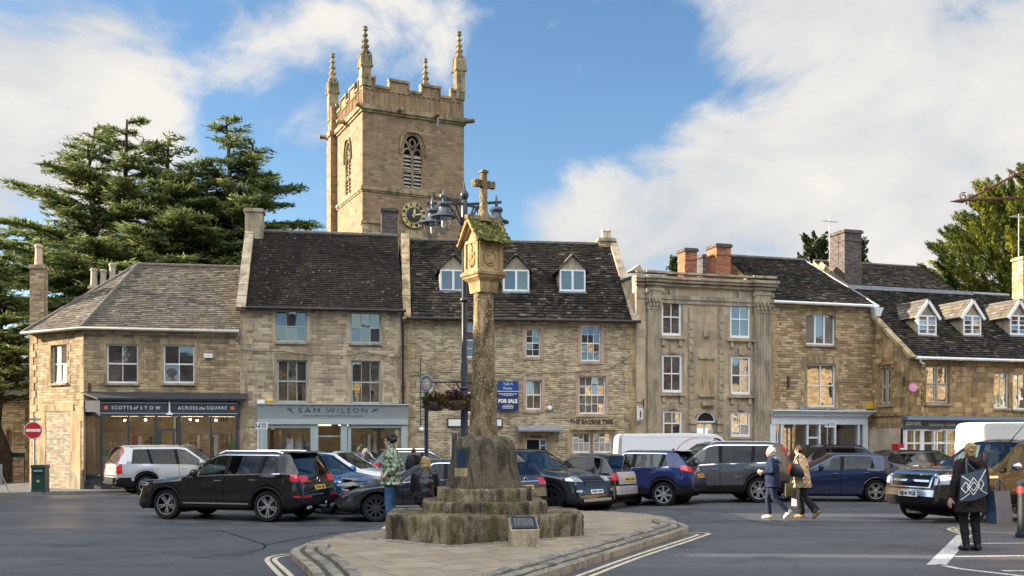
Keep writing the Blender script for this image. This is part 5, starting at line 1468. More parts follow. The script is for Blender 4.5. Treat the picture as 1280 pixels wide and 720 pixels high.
 # ---- 5 pale blue shop house
o5=H4.world(L4,0.06,0);Y5=R(17.0)
H5=House('pale_blue_shop_house','golden stone house with mossy slate roof over a pale blue shopfront',o5.x,o5.y,Y5,ZP)
L5=H5.u(1092)
zE5=H5.z(1028,378.5,-.2);vR5=4.0;zR5=H5.z(990,324.5,vR5)
wA=H5.rect(1007.5,392,1044.5,431);wB=H5.rect(1009,455,1044.5,508.5);hole5=(H5.u(967),.2,H5.u(1086),H5.z(1020,530.5))
_,W5=body(H5,0,L5,zE5,[wA,wB,hole5],8.0,M['wall_gold'],zR5,vR5)
sash(H5.t,W5,wA,3,1,M['white'],M['glass'],halves=False,recess=.1,sill=M['dressing_grey'],mullion=.08,fw=.06)
sash(H5.t,W5,wB,2,1,M['white'],M['glass_low'],recess=.08,sill=M['dressing_grey'],fw=.06,bw=.05)
mb=MB()
for k in range(9):
 t0,t1=k/9,(k+1)/9
 u0,u1=lerp(wA[0]-.05,wA[2]+.05,t0),lerp(wA[0]-.05,wA[2]+.05,t1)
 mb.face([W5@Vector(p)for p in((u0,-.012,wA[3]-.16*(2*t0-1)**2),(u1,-.012,wA[3]-.16*(2*t1-1)**2),(u1,-.012,wA[3]+.24),(u0,-.012,wA[3]+.24))])
for s_ in(0,1):
 z=wB[1]-.1;k=0
 while z<wB[3]:
  e=.16 if k%2 else .32;t_=min(z+.3,wB[3]+.02)
  a,b=(wB[0]-e,wB[0]-.002)if s_==0 else(wB[2]+.002,wB[2]+e)
  mb.box(a,b,-.014,.1,z+.004,t_-.004,0,W5);z=t_;k+=1
mb.box(wB[0]-.4,wB[2]+.4,-.014,.1,wB[3]+.022,wB[3]+.32,0,W5)
mb.build('stone_dressing',M['dressing'],H5.t)
mb=MB();quoins(mb,W5,.01,2.8,zE5-.1,1,0,.42,.24);mb.build('quoins',M['quoin'],H5.t)
gable_roof(H5,.02,L5,-.22,zE5-.04,vR5,zR5,M['tile_stone'],.18,.20,.022,grade=.4,jit=.55,cut1=.95)
mb=MB();mb.face([(.01,-.0,zE5),(.01,vR5,zR5-.02),(.01,2*vR5,zE5)]);mb.build('gable_end',M['wall_gold'],H5.t)
gutter(H5,.0,L5+.05,-.27,zE5-.05,M['white'])
xh=L5-.08
mb=MB();mb.loft([[(xh-.16,-.42,zE5-.12),(xh+.3,-.42,zE5-.12),(xh+.3,-.06,zE5-.12),(xh-.16,-.06,zE5-.12)],[(xh-.05,-.34,zE5-.5),(xh+.19,-.34,zE5-.5),(xh+.19,-.06,zE5-.5),(xh-.05,-.06,zE5-.5)]]);mb.build('rainwater_hopper',M['white'],H5.t)
downpipe(H5,[(xh+.07,-.2,zE5-.4),(xh+.07,-.14,.0)],M['white'],.055)
v=3.6;xm=H5.u(1058,v);zt=H5.z(1062,290,v)
chimney(H5.t,xm,v+.1,.95,1.25,zE5+1.0,zt,M['brick_blue'],M['brick_blue'],band=True,ovh=.07)
mb=MB();mb.beam((L5-.95,vR5,zR5),(L5+.02,-.2,zE5),.12,.1);mb.build('verge',M['lead'],H5.t)
yF=-.2;zf0,zf1,zf2=H5.z(1025,530.5,yF),H5.z(1025,521,yF),H5.z(1025,514.5,yF)
xa,xb=H5.u(963.5,yF),H5.u(1086,yF)
mb=MB();mb.box(xa+.05,xb-.05,yF,0,zf0,zf1)
mb.loft([[(xa+.04,0,zf1),(xb-.04,0,zf1),(xb-.04,yF-.02,zf1),(xa+.04,yF-.02,zf1)],[(xa-.02,0,zf2),(xb+.16,0,zf2),(xb+.16,yF-.25,zf2),(xa-.02,yF-.25,zf2)]])
mb.box(xa-.04,xb+.18,yF-.28,0,zf2+.002,zf2+.06)
x=xa+.1
while x<xb-.1:mb.box(x,x+.06,yF-.13,yF,zf1+.02,zf1+.10);x+=.12
for p,w in((966.5,.28),(977.5,.09),(1010,.09),(1025,.09),(1044.5,.09),(1074,.10),(1082.5,.26)):
 xx=H5.u(p,yF);mb.box(xx-w/2,xx+w/2,yF+.02,.05,-.1,zf0-.003)
for p0,p1 in((977,1010),(1045,1074)):mb.box(H5.u(p0,yF),H5.u(p1,yF),yF+.04,.04,-.1,.6)
a,b=H5.u(1011,yF),H5.u(1025,yF);mb.box(a,b,yF+.06,.0,zf0-.62,zf0-.54);mb.box(a,b,yF+.06,.0,-.1,1.0)
sf5=mb.build('shopfront',M['pale_blue'],H5.t)
mb=MB();mb.face([(H5.u(968,yF),yF+.09,.3),(H5.u(1080,yF),yF+.09,.3),(H5.u(1080,yF),yF+.09,zf0),(H5.u(968,yF),yF+.09,zf0)]);mb.build('shop_pane',M['shop_glass'],sf5)
room(H5.t,Matrix.Identity(4),H5.u(968),H5.u(1084),.25,zf0+.05,.02,2.6,M['interior'])
mb=MB();scatter_goods(mb,Matrix.Identity(4),H5.u(979),H5.u(1008),.3,1.2,.6,12,.8,2);scatter_goods(mb,Matrix.Identity(4),H5.u(1047),H5.u(1072),.3,1.2,.6,10,.8,2);mb.build('shop_goods',[M['wood'],M['pink']],H5.t)
for p0,p1,q0,q1 in((998,1004.5,507,511.5),(1005.5,1010,508,511.5)):
 a=H5.rect(p0,q0,p1,q1);mb=MB();mb.box(a[0],a[2],-.12,-.002,a[1],a[3]);mb.build('flood_lamp',M['lead'],H5.t)
a=H5.rect(1083,503,1089.5,511);mb=MB();mb.plate([(a[0],a[1]),(a[2],a[1]),(a[2]+.02,(a[1]+a[3])/2),(a[2],a[3]),(a[0],a[3])],-.1,0);mb.build('alarm_box',M['yellow_alarm'],H5.t)
mb=MB();x,z=H5.u(984.5),H5.z(984.5,477);mb.beam((x+.1,-.03,z+.2),(x-.12,-.35,z-.18),.05,.07);mb.box(x-.03,x+.03,-.05,0,z-.3,z+.25);mb.build('iron_bracket',M['rust'],H5.t)
# ---- 6 newsagent house on the right, standing forward
kC=(1137.5-CX)/F;dC=42.2
Y6=R(17.0)
H6=House('newsagent_house','ochre stone corner house with white gabled dormers over a slate grey shopfront',kC*dC,dC,Y6,ZP)
L6=9.5
zE6=H6.z(1200,447.5,-.2);vR6=4.6;zR6=H6.z(1200,366.5,vR6)
wN=H6.rect(1157,457,1186.5,504.5);wN2=H6.rect(1242.5,466,1261,510.5);wN3=H6.rect(1266,467,1284,512)
hN=(H6.u(1133)if H6.u(1133)>.05 else .05,.2,L6-.6,H6.z(1200,535.5))
mb=MB()
W6=wall_sheet(mb,(0,0),(L6,0),-.3,zE6,[wN,wN2,wN3,hN],.2)
sidew=(vR6*2)
def side_v(px):
 k=(px-CX)/F;return(k*H6.o.y-H6.o.x)/(-H6.s-k*H6.c)
def side_z(px,py):
 v=side_v(px);d=H6.o.y+H6.c*v;return EYE+(HY-py)*d/F-ZP
va,vb_=side_v(1113.5),side_v(1100)
wS=(sidew-vb_,side_z(1107,506),sidew-va,side_z(1107,460))
dS0,dS1=side_v(1132),side_v(1118)
Ws=wall_sheet(mb,(0,sidew),(0,0),-.3,zE6,[wS],.2)
wall_sheet(mb,(L6,0),(L6,sidew),-.3,zE6);wall_sheet(mb,(L6,sidew),(0,sidew),-.3,zE6)
mb.face([(0,sidew,zE6),(0,0,zE6),(0,vR6,zR6)]);mb.face([(L6,0,zE6),(L6,sidew,zE6),(L6,vR6,zR6)])
mb.build('wall',M['wall_news'],H6.t)
def mullioned(W,r,nm='window'):
 o=sash(H6.t,W,r,2,1,M['dressing_grey'],M['glass_low'],fw=.05,recess=.08,sill=M['dressing_grey'],mullion=.11)
 a,c,b,d=r;m=(c+d)/2;mb=MB()
 for x0,x1 in((a+.05,(a+b)/2-.055),((a+b)/2+.055,b-.05)):
  for z0,z1 in((c+.07,m-.03),(m+.03,d-.05)):
   for q in((x0,x0+.035,z0,z1),(x1-.035,x1,z0,z1),(x0+.035,x1-.035,z0,z0+.035),(x0+.035,x1-.035,z1-.035,z1)):mb.box(q[0],q[1],.09,.12,q[2],q[3],0,W)
 mb.build('casement',M['cream_frame'],o)
mullioned(W6,wN);mullioned(Ws,wS)
sash(H6.t,W6,wN2,2,1,M['white'],M['glass_low'],sill=M['dressing_grey'],halves=False,recess=.08);sash(H6.t,W6,wN3,2,1,M['white'],M['glass_low'],sill=M['dressing_grey'],halves=False,recess=.08)
mb=MB()
for W_,r_ in((W6,wN),(Ws,wS)):
 for s_ in(0,1):
  z=r_[1]-.1;k=0
  while z<r_[3]+.1:
   e=.12 if k%2 else .24;t_=z+.17
   a,b=(r_[0]-e,r_[0]-.002)if s_==0 else(r_[2]+.002,r_[2]+e)
   mb.box(a,b,-.03-.012*(k%2),.1,z+.004,t_-.004,0,W_);z=t_;k+=1
 mb.box(r_[0]-.28,r_[2]+.28,-.07,.1,r_[3]+.14,r_[3]+.26,0,W_)
mb.box(-.05,L6,-.10,.02,H6.z(1200,521),H6.z(1200,517),0,W6)
mb.box(-.05,L6,-.06,.02,zE6-.3,zE6-.18,0,W6)
mb.box(0,sidew+.06,-.08,.02,side_z(1112,520),side_z(1112,516.5),0,Ws)
quoins(mb,W6,.01,0,zE6-.3,1,0,.5,.3,.32,.03);quoins(mb,Ws,sidew-.01,0,zE6-.3,-1,0,.5,.3,.32,.03)
mb.build('stone_dressing',rough_stone('dressing_ochre',(.40,.27,.12),(.50,.36,.18),(.17,.12,.06),bump=.35),H6.t)
gable_roof(H6,.12,L6,-.25,zE6-.04,vR6,zR6,M['tile_stone'],.19,.21,.024,grade=.4,jit=.55,ridge=False)
mb=MB();mb.tube([(.1,vR6,zR6+.02),(L6,vR6,zR6+.0)],.1,8);mb.box(.1,H6.u(1212,vR6),vR6-.25,vR6-.05,zR6-.1,zR6+.06);mb.build('ridge',M['lead'],H6.t)
coping(H6,.0,.3,[(-.2,zE6-.05),(vR6,zR6+.12)],M['dressing'],th=.14)
gutter(H6,.1,L6,-.3,zE6-.05,M['white'])
mb=MB();mb.tube([(.25,-.3,zE6-.1),(.35,-.25,zE6-.25),(.55,-.2,zE6-.28),(.55,-.1,zE6-.4)],.045,8);mb.build('gutter_swan_neck',M['white'],H6.t,50)
def rz6(z):return-.25+(z-zE6+.04)*(vR6+.25)/(zR6-zE6+.04)
for pc in(1158.5,1214.5,1272.5):
 vf=rz6(H6.z(pc,420,1.4));vf=max(.5,vf);uc=H6.u(pc,vf)
 dormer(H6,uc,1.0,vf,H6.z(pc,419,vf),H6.z(pc,394,vf),H6.z(pc,376.5,vf),rz6,M['dressing_grey'],M['white'],M['tile_warm'],2,2,M['white'],M['lead'])
yF=-.12;zf0,zf1,zf2=H6.z(1200,537,yF),H6.z(1200,525.5,yF),H6.z(1200,520.8,yF)
xa,xb=H6.u(1131,yF),L6-.3
mb=MB();mb.box(xa,xb,yF,0,zf0,zf1);fN=mb.build('shop_fascia',M['slate_front'],H6.t)
mb=MB();mb.loft([[(xa-.08,-.01,zf1+.002),(xb,-.01,zf1+.002),(xb,yF-.3,zf1+.002),(xa-.08,yF-.3,zf1+.002)],[(xa-.08,-.01,zf2+.02),(xb,-.01,zf2+.02),(xb,yF-.25,zf2-.02),(xa-.08,yF-.25,zf2-.02)]]);mb.build('blind_box',plain('blind_box_blue',(.10,.14,.19),.5),H6.t)
mb=MB()
for p,w in((1133.5,.1),(1143.8,.06),(1153.5,.2),(1168.5,.07),(1184,.07),(1198,.07)):
 xx=H6.u(p,yF);mb.box(xx-w/2,xx+w/2,yF+.03,.06,-.1,zf0-.003)
x=H6.u(1198,yF)
while x<xb:x+=.55;mb.box(x-.03,x+.03,yF+.03,.06,-.1,zf0-.003)
mb.box(xa+.05,xb,yF+.04,.05,-.1,.5);mb.box(xa+.05,xb,yF+.045,.05,zf0-.62,zf0-.55);mb.box(xa+.05,xb,yF+.042,.05,zf0-.06,zf0-.004)
mb.build('shopfront',M['white'],H6.t)
mb=MB();mb.face([(xa+.05,.02,.5),(xb,.02,.5),(xb,.02,zf0),(xa+.05,.02,zf0)]);mb.build('shop_pane',M['shop_glass'],fN)
room(H6.t,Matrix.Identity(4),xa+.05,xb,.3,zf0+.05,.2,2.6,M['interior'])
mb=MB();scatter_goods(mb,Matrix.Identity(4),H6.u(1140),H6.u(1200),.3,1.0,.5,40,1.2,5)
mb.build('shop_goods',[M['wood'],M['pink'],M['sign_blue'],M['letter_white'],M['dark_void']],H6.t)
add_shop_fill(H6,H6.u(1140),L6-.6,zf0+.02,5)
letters(fN,'STOW NEWS',H6.u(1132.5,yF),H6.u(1151,yF),yF-.006,lerp(zf0,zf1,.64),.15,M['letter_white'],bold=.01)
letters(fN,'Stationery • Cards',H6.u(1161,yF),H6.u(1194,yF),yF-.006,lerp(zf0,zf1,.5),.14,M['letter_white'],shear=.3)
mb=MB();a,b=sidew-dS0-.45,sidew-dS0+.05
mb.box(sidew-side_v(1117),sidew-side_v(1134),-.06,.02,side_z(1124,566),side_z(1124,549),0,Ws);nc=mb.build('notice_case',M['post_red'],H6.t)
mb=MB();mb.box(sidew-side_v(1119),sidew-side_v(1126),-.066,-.061,side_z(1124,563),side_z(1124,552),0,Ws);mb.build('pane',M['glass_low'],nc)
mb=MB();mb.box(sidew-side_v(1113),sidew-side_v(1136),-.12,.02,side_z(1124,547.5),side_z(1124,544.5),0,Ws);mb.build('notice_hood',M['slate_front'],H6.t)
sw=H6.world(.02,-.02,H6.z(1139,486));sg=thing('hanging_round_sign','round pink hanging sign on a dark bracket at the newsagent corner','hanging sign',sw,R(-5))
mb=MB();mb.tube([(-.25,-.0,.32),(.25,-.25,.32)],.018,6);mb.box(-.30,-.24,-.05,.05,.1,.5);mb.build('bracket',M['black_metal'],sg)
mb=MB();mb.lathe([(.19,-.02),(.19,.02)],24,Matrix.Translation((0.06,-.14,.05))@Matrix.Rotation(PI/2,4,'X'));dsc=mb.build('disc',M['pink'],sg)
mb=MB();mb.lathe([(.165,.0),(.165,.006)],24,Matrix.Translation((0.06,-.16,.05))@Matrix.Rotation(PI/2,4,'X'))
for zz in(.08,0.0):pass
mb.build('ring',plain('sign_light_pink',(.75,.35,.5),.5),dsc)
chm=chimney(H6.t,H6.u(1279,vR6),vR6,.7,.7,zR6-.8,H6.z(1278,322,vR6),M['wall_gold'],None,band=False)
def aerial(name,label,h,px,v,z0,ztop):
 w=h.world(h.u(px,v),v,z0);t=thing(name,label,'aerial',w,R(20));L=ztop-z0
 mb=MB();mb.tube([(0,0,0),(0,0,L)],.022,6);mb.build('mast',M['galv'],t)
 mb=MB();mb.tube([(-.45,0,L-.15),(.45,0,L-.15)],.014,5)
 for k in range(9):x=-.42+k*.105;mb.tube([(x,-.22+k*.01,L-.15),(x,.22-k*.01,L-.15)],.008,4)
 mb.build('elements',M['galv'],t);return t
aerial('roof_aerial','thin roof aerial beside the golden stack on the far right',H6,1273.5,vR6-.4,H6.z(1273,350,vR6),H6.z(1273,270,vR6))
aerial('roof_aerial','thin roof aerial beside the purple brick stack',H5,1037,vR5-.3,zR5-.1,H5.z(1037,275,vR5))
# ---- rear range between the last two houses
kx_,dB=(1070-CX)/F,52.0
H7=House('rear_slate_house','low house behind with long mossy slate roof beside the purple brick stack',kx_*dB,dB,Y5,ZP)
xa7,xb7=H7.u(1066),H7.u(1150,3.5);xe7=H7.u(1205)
zE7,zR7=H7.z(1150,372),H7.z(1120,333,3.5)
mb=MB()
for q in(((xa7,0),(xe7,0)),((xe7,0),(xe7,7)),((xe7,7),(xa7,7)),((xa7,7),(xa7,0))):wall_sheet(mb,q[0],q[1],-.3,zE7)
mb.face([(xa7,7,zE7),(xa7,0,zE7),(xa7,3.5,zR7)]);mb.build('wall',M['wall_gold'],H7.t)
mb=MB();S=Vector((0,3.5,zR7-zE7))
tile_plane(mb,(xa7,-.1,zE7),(1,0,0),S,[(0,0),(xe7-xa7+.2,0),(xb7-xa7,S.length),(0,S.length)],.22,.28,.022,grade=.3)
mb.face([(xa7,3.5,zR7),(xb7,3.5,zR7),(xe7,7,zE7),(xa7,7,zE7)]);mb.face([(xb7,3.5,zR7),(xe7+.2,-.1,zE7),(xe7,7,zE7)])
mb.tube([(xa7,3.5,zR7+.02),(xb7,3.5,zR7+.02)],.1,8,True,1);mb.build('roof',[M['tile_stone'],M['tile_edge']],H7.t)
kx_=(487-CX)/F;dB=49.0
H8=House('rear_stone_house','house behind the pale ridge, only its dark brick and pale stone chimneys seen',kx_*dB,dB,R(10),ZP)
mb=MB()
for q in(((-4,0),(5,0)),((5,0),(5,6)),((5,6),(-4,6)),((-4,6),(-4,0))):wall_sheet(mb,q[0],q[1],-.3,6.4)
mb.build('wall',M['wall_pale'],H8.t)
mb=MB();mb.face([(-4,-.1,6.4),(5,-.1,6.4),(5,3,8.6),(-4,3,8.6)]);mb.face([(-4,3,8.6),(5,3,8.6),(5,6.1,6.4),(-4,6.1,6.4)]);mb.build('roof',M['tile_stone'],H8.t)
chimney(H8.t,H8.u(486.5,1.0),1.0,.80,.7,6,H8.z(487,262,1.0),M['brick_blue'],None,band=False)
chimney(H8.t,H8.u(466,2.0),2.0,1.1,.7,6,H8.z(466,277,2.0),M['wall_pale'],M['dressing'],band=False)
# ---- church tower
dT=62.0;YT=R(25)
T=House('church_tower','tall square stone church tower with battlements, pinnacles and black clock',(453-CX)/F*dT,dT,YT,-0.2,'church tower')
S_=T.u(580)
zt=lambda py,px=516:T.z(px,py)
zpar=zt(142);zcren=zt(115.5);zmer=zt(104);zstr=zt(241)
mb=MB()
bw_=T.rect(503,236,528.5,168);bz0,bz1=bw_[3]if bw_[3]<bw_[1]else bw_[1],max(bw_[1],bw_[3])
bx0,bx1=bw_[0],bw_[2];bm_=(bx0+bx1)/2;bhw=(bx1-bx0)/2
def arch_pts(xm,hw,z0,zs,za,n=8):
 """pointed opening outline from lower left, over the apex, to lower right"""
 out=[(xm-hw,z0)]
 for k in range(n+1):
  t=k/n;out.append((xm-hw*(1-t**1.6)if False else xm-hw*math.cos(t*PI/2)**0.9,zs+(za-zs)*math.sin(t*PI/2)))
 for k in range(n-1,-1,-1):
  t=k/n;out.append((xm+hw*math.cos(t*PI/2)**0.9,zs+(za-zs)*math.sin(t*PI/2)))
 out.append((xm+hw,z0));return out
def tower_face(W,L,windows,z0,z1):
 """wall face with pointed openings"""
 holes=[(x-hw,a,x+hw,c)for x,hw,a,b,c in windows]
 wall_sheet(mb,*W,z0,z1,holes,.35)
 Wf=frame_of(*W)
 for x,hw,a,b,c in windows:
  pts=arch_pts(x,hw,a,b,c)[1:-1]
  n=len(pts)//2
  left=pts[:n+1];right=pts[n:]
  mb.face([Wf@Vector((p[0],0,p[1]))for p in left]+[Wf@Vector((x-hw,0,c))])
  mb.face([Wf@Vector((p[0],0,p[1]))for p in right]+[Wf@Vector((x+hw,0,c))])
  for p,q in zip(pts,pts[1:]):
   mb.face([Wf@Vector(v)for v in((p[0],0,p[1]),(q[0],0,q[1]),(q[0],.35,q[1]),(p[0],.35,p[1]))])
win=(bm_,bhw,bz0,bz0+(bz1-bz0)*.66,bz1)
FW=((0,0),(S_,0));LW=((0,S_),(0,0));RW=((S_,0),(S_,S_));BW_=((S_,S_),(0,S_))
lwin=(S_*.52,bhw,bz0,win[3],bz1)
zz=[-1.0,zpar]
tower_face(FW,S_,[win],*zz);tower_face(LW,S_,[lwin],*zz);tower_face(RW,S_,[],*zz);tower_face(BW_,S_,[],*zz)
mb.build('wall',M['wall_tower'],T.t)
mb=MB();mb.box(-.42,.35,S_-.75,S_+.3,-1,zpar-.05);mb.box(-.50,.4,S_-.8,S_+.35,zpar-.2,zpar+.15)
mb.box(-.36,.3,S_-.7,S_+.2,zpar+.15,zmer-.1)
mb.build('buttress',M['wall_tower'],T.t)
for W,(x,hw,a,b,c)in((FW,win),(LW,lwin)):
 Wf=frame_of(*W);tr=MB()
 fl=[Wf@Vector((p[0],.1,p[1]))for p in arch_pts(x,hw,a,b,c)]
 for p,q in zip(fl,fl[1:]):tr.beam(p,q,.12,.16)
 tr.beam(Wf@Vector((x,.1,a)),Wf@Vector((x,.1,b+.05)),.12,.14)
 tr.beam(Wf@Vector((x-hw,.1,lerp(a,b,.5))),Wf@Vector((x+hw,.1,lerp(a,b,.5))),.1,.12)
 for s in(-1,1):
  pts=[Wf@Vector((x+s*hw*.5+hw*.42*math.cos(t),.1,b-.15+.42*math.sin(t)))for t in[PI*k/6 for k in range(7)]]
  for p,q in zip(pts,pts[1:]):tr.beam(p,q,.07,.1)
  tr.beam(Wf@Vector((x,.1,b+.0)),Wf@Vector((x+s*hw*.62,.1,lerp(b,c,.62))),.07,.1)
 pts=[Wf@Vector((x+.2*math.cos(t),.1,lerp(b,c,.55)+.26*math.sin(t)))for t in[2*PI*k/8 for k in range(9)]]
 for p,q in zip(pts,pts[1:]):tr.beam(p,q,.06,.1)
 hd=[Wf@Vector((p[0]*1.0+(.16 if p[0]>x else-.16 if p[0]<x else 0),-.05,p[1]+.16))for p in arch_pts(x,hw,b-.3,b,c)]
 for p,q in zip(hd,hd[1:]):tr.beam(p,q,.12,.12)
 tr.box(x-hw-.1,x+hw+.1,-.06,.2,a-.25,a-.01,0,Wf)
 w_=tr.build('belfry_window',M['tower_trim'],T.t)
 lo=MB()
 for s in(-1,1):
  n=9
  for k in range(n):
   z=lerp(a+.1,b-.05,k/n)
   if abs(k-4.5)<.2:continue
   p0,p1=x+s*.07,x+s*(hw-.07)
   lo.face([Wf@Vector(v)for v in((min(p0,p1),.08,z),(max(p0,p1),.08,z),(max(p0,p1),.30,z+.22),(min(p0,p1),.30,z+.22))])
   lo.face([Wf@Vector(v)for v in((min(p0,p1),.08,z-.03),(max(p0,p1),.08,z-.03),(max(p0,p1),.08,z),(min(p0,p1),.08,z))])
 lo.build('louvres',M['louvre'],w_)
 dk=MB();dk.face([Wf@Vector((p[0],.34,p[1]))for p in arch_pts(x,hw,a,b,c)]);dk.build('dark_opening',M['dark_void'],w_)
for z,pr,hh in((zstr,.12,.22),(zpar,.2,.3)):
 mb=MB();mb.box(-pr,S_+pr,-pr,S_+pr,z-hh/2,z+hh/2);mb.box(-pr*.5,S_+pr*.5,-pr*.5,S_+pr*.5,z-hh,z-hh/2-.002)
 mb.build('string_course',M['tower_trim'],T.t)
for x,y,a in((.0,0,-2.36),(S_*.34,0,-PI/2),(S_*.70,0,-PI/2),(S_,0,-.78),(0,S_*.5,PI),(-.3,S_,2.5)):
 d=Vector((math.cos(a),math.sin(a),0));mb=MB();p=Vector((x,y,zpar-.05))
 mb.tube([p,p+d*.35+Vector((0,0,.02)),p+d*.62+Vector((0,0,-.05))],[.17,.16,.11],8);mb.ball(p+d*.6+Vector((0,0,.0)),.17,None,.15,8,6)
 mb.build('gargoyle',M['tower_trim'],T.t,60)
mb=MB();xq=S_*.70;mb.tube([(xq,-.55,zpar-.15),(xq,-.6,zpar-.8)],.045,6);mb.build('spout',M['lead'],T.t)
pp=MB();cp=MB()
def battlement(W,L):
 Wf=frame_of(*W);n=4
 pp.box(0.02,L-.02,.03,.3,zpar+.15,zcren,0,Wf)
 edges=[(0,.17),(.30,.485),(.60,.79),(.90,1.0)]if True else 0
 edges=[(0.0,.115),(.262,.445),(.575,.755),(.872,1.0)]
 prev=0
 for a,b in edges:
  a*=L;b*=L
  pp.box(a+.02,b-.02,.025,.305,zcren,zmer-.1,0,Wf)
  cp.box(a-.08,b+.08,-.06,.38,zmer-.1,zmer+.06,0,Wf)
  for e in(a-.06,b-.04):
   if .05<e<L-.15:cp.box(e,e+.1,-.05,.36,zcren+.1,zmer-.1,0,Wf)
 for(a,b),(c,d)in zip(edges,edges[1:]):cp.box(b*L+.0,c*L-.0,-.06,.38,zcren-.06,zcren+.1,0,Wf)
 x=.12
 while x<L-.1:
  pp.box(x-.03,x+.03,-.02,.03,zpar+.16,zcren-.22,0,Wf);x+=.34
 x=.29
 while x<L-.1:pp.beam(Wf@Vector((x-.15,.0,zcren-.24)),Wf@Vector((x,.0,zcren-.14)),.05,.05);pp.beam(Wf@Vector((x,.0,zcren-.14)),Wf@Vector((x+.15,.0,zcren-.24)),.05,.05);x+=.34
for W in(FW,LW,RW,BW_):battlement(W,S_)
b_=pp.build('battlements',M['tower_parapet'],T.t);cp.build('coping',M['tower_trim'],b_)
mb=MB();mb.box(.2,S_-.2,.2,S_-.2,zpar-.2,zpar+.3);mb.build('tower_roof',M['lead_dark'],T.t)
def pinnacle(x,y,z0,zsh,ztop,w=.42):
 mb=MB()
 mb.box(x-w,x+w,y-w,y+w,z0,zsh-.25)
 mb.box(x-w*1.0,x+w*1.0,y-w*1.0,y+w*1.0,zsh-.25,zsh-.18)
 for k in range(4):
  a=k*PI/2;c,s=math.cos(a),math.sin(a)
  mb.loft([[(x+c*w*1.12-s*q*w,y+s*w*1.12+c*q*w,zsh-.4)for q in(-1,1)]+[(x+c*w*.4-s*q*w,y+s*w*.4+c*q*w,zsh-.4)for q in(1,-1)],[(x+c*w*1.1-s*q*.02,y+s*w*1.1+c*q*.02,zsh+.45)for q in(-1,1)]+[(x+c*w*.4-s*q*.02,y+s*w*.4+c*q*.02,zsh+.45)for q in(1,-1)]])
  a+=PI/4;c,s=math.cos(a),math.sin(a)
  mb.tube([(x+c*w*1.36,y+s*w*1.36,zsh-.3),(x+c*w*1.3,y+s*w*1.3,zsh+.35),(x+c*w*1.28,y+s*w*1.28,zsh+.55)],[.11,.09,.02],6)
  mb.ball((x+c*w*1.5,y+s*w*1.5,zsh-.32),.13,None,None,6,5)
 mb.lathe([(w*1.05,zsh-.2),(w*.95,zsh),(w*.6,lerp(zsh,ztop,.4)),(w*.26,ztop-.3),(w*.24,ztop-.18)],4,Matrix.Translation((x,y,0)),a0=PI/4)
 n=5
 for k in range(n):
  t=(k+.6)/(n+.3);r=lerp(w*1.0,w*.3,t);z=lerp(zsh,ztop-.25,t)
  for q in range(4):
   a=q*PI/2+PI/4;mb.ball((x+r*math.cos(a),y+r*math.sin(a),z),.10*(1.2-.5*t),None,.13*(1.2-.5*t),6,5)
 mb.lathe([(.05,ztop-.28),(.16,ztop-.2),(.18,ztop-.12),(.08,ztop-.07),(.17,ztop+.02),(.14,ztop+.05)],8,Matrix.Translation((x,y,0)))
 mb.build('pinnacle',M['tower_trim'],T.t)
def zat(px,py,y):return T.z(px,py,y)
pinnacle(.25,.25,zcren,zat(453,76,.2),zat(453,33,.2),.30)
pinnacle(S_-.25,.25,zcren,zat(572,82,.2),zat(572,40,.2),.30)
pinnacle(-.12,S_-.1,zcren-.4,zat(418,112,S_),zat(418,69,S_),.30)
pinnacle(S_-.3,S_-.3,zcren,zat(540,121,S_),zat(540,78,S_),.30)
ck=Vector((T.u(516.5),-.0,T.z(516.5,269.5)));rC=.82
Mc=Matrix.Translation(ck)@Matrix.Rotation(PI/2,4,'X')
mb=MB();mb.lathe([(rC,0),(rC,.10),(rC-.05,.12)],40,Mc);clk=mb.build('clock_face',M['black_metal'],T.t,40)
mb=MB()
for r0 in(rC-.02,rC-.30):
 mb.tube([Mc@Vector((r0*math.cos(a),r0*math.sin(a),.125))for a in[2*PI*k/48 for k in range(49)]],.018,6)
NUM=['XII','I','II','III','IIII','V','VI','VII','VIII','IX','X','XI']
mb.build('chapter_ring',M['gold'],clk)
for k,nmr in enumerate(NUM):
 a=-k*PI/6
 o=text_mesh('numeral',nmr,.30,M['gold'],clk,None,bold=.012)
 o.data.transform(Mc@Matrix.Rotation(a,4,'Z')@Matrix.Translation((0,rC-.16,.125))@Matrix.Diagonal((.8,1,1,1)))
for L,ang,w in((.62,-R(76),.05),(.45,-R(8),.075)):
 mb=MB();Mk=Mc@Matrix.Rotation(ang,4,'Z')
 mb.loft([[Mk@Vector(p)for p in((-w*.6,-.14,.14),(w*.6,-.14,.14),(w,L*.7,.14),(0,L,.14),(-w,L*.7,.14))],[Mk@Vector(p)for p in((-w*.6,-.14,.155),(w*.6,-.14,.155),(w,L*.7,.155),(0,L,.155),(-w,L*.7,.155))]]);mb.build('clock_hand',M['gold'],clk)
mb=MB();mb.box(T.u(505),T.u(528),-.05,.0,T.z(516,300),T.z(516,287.5));mb.build('stone_panel',M['quoin'],T.t)
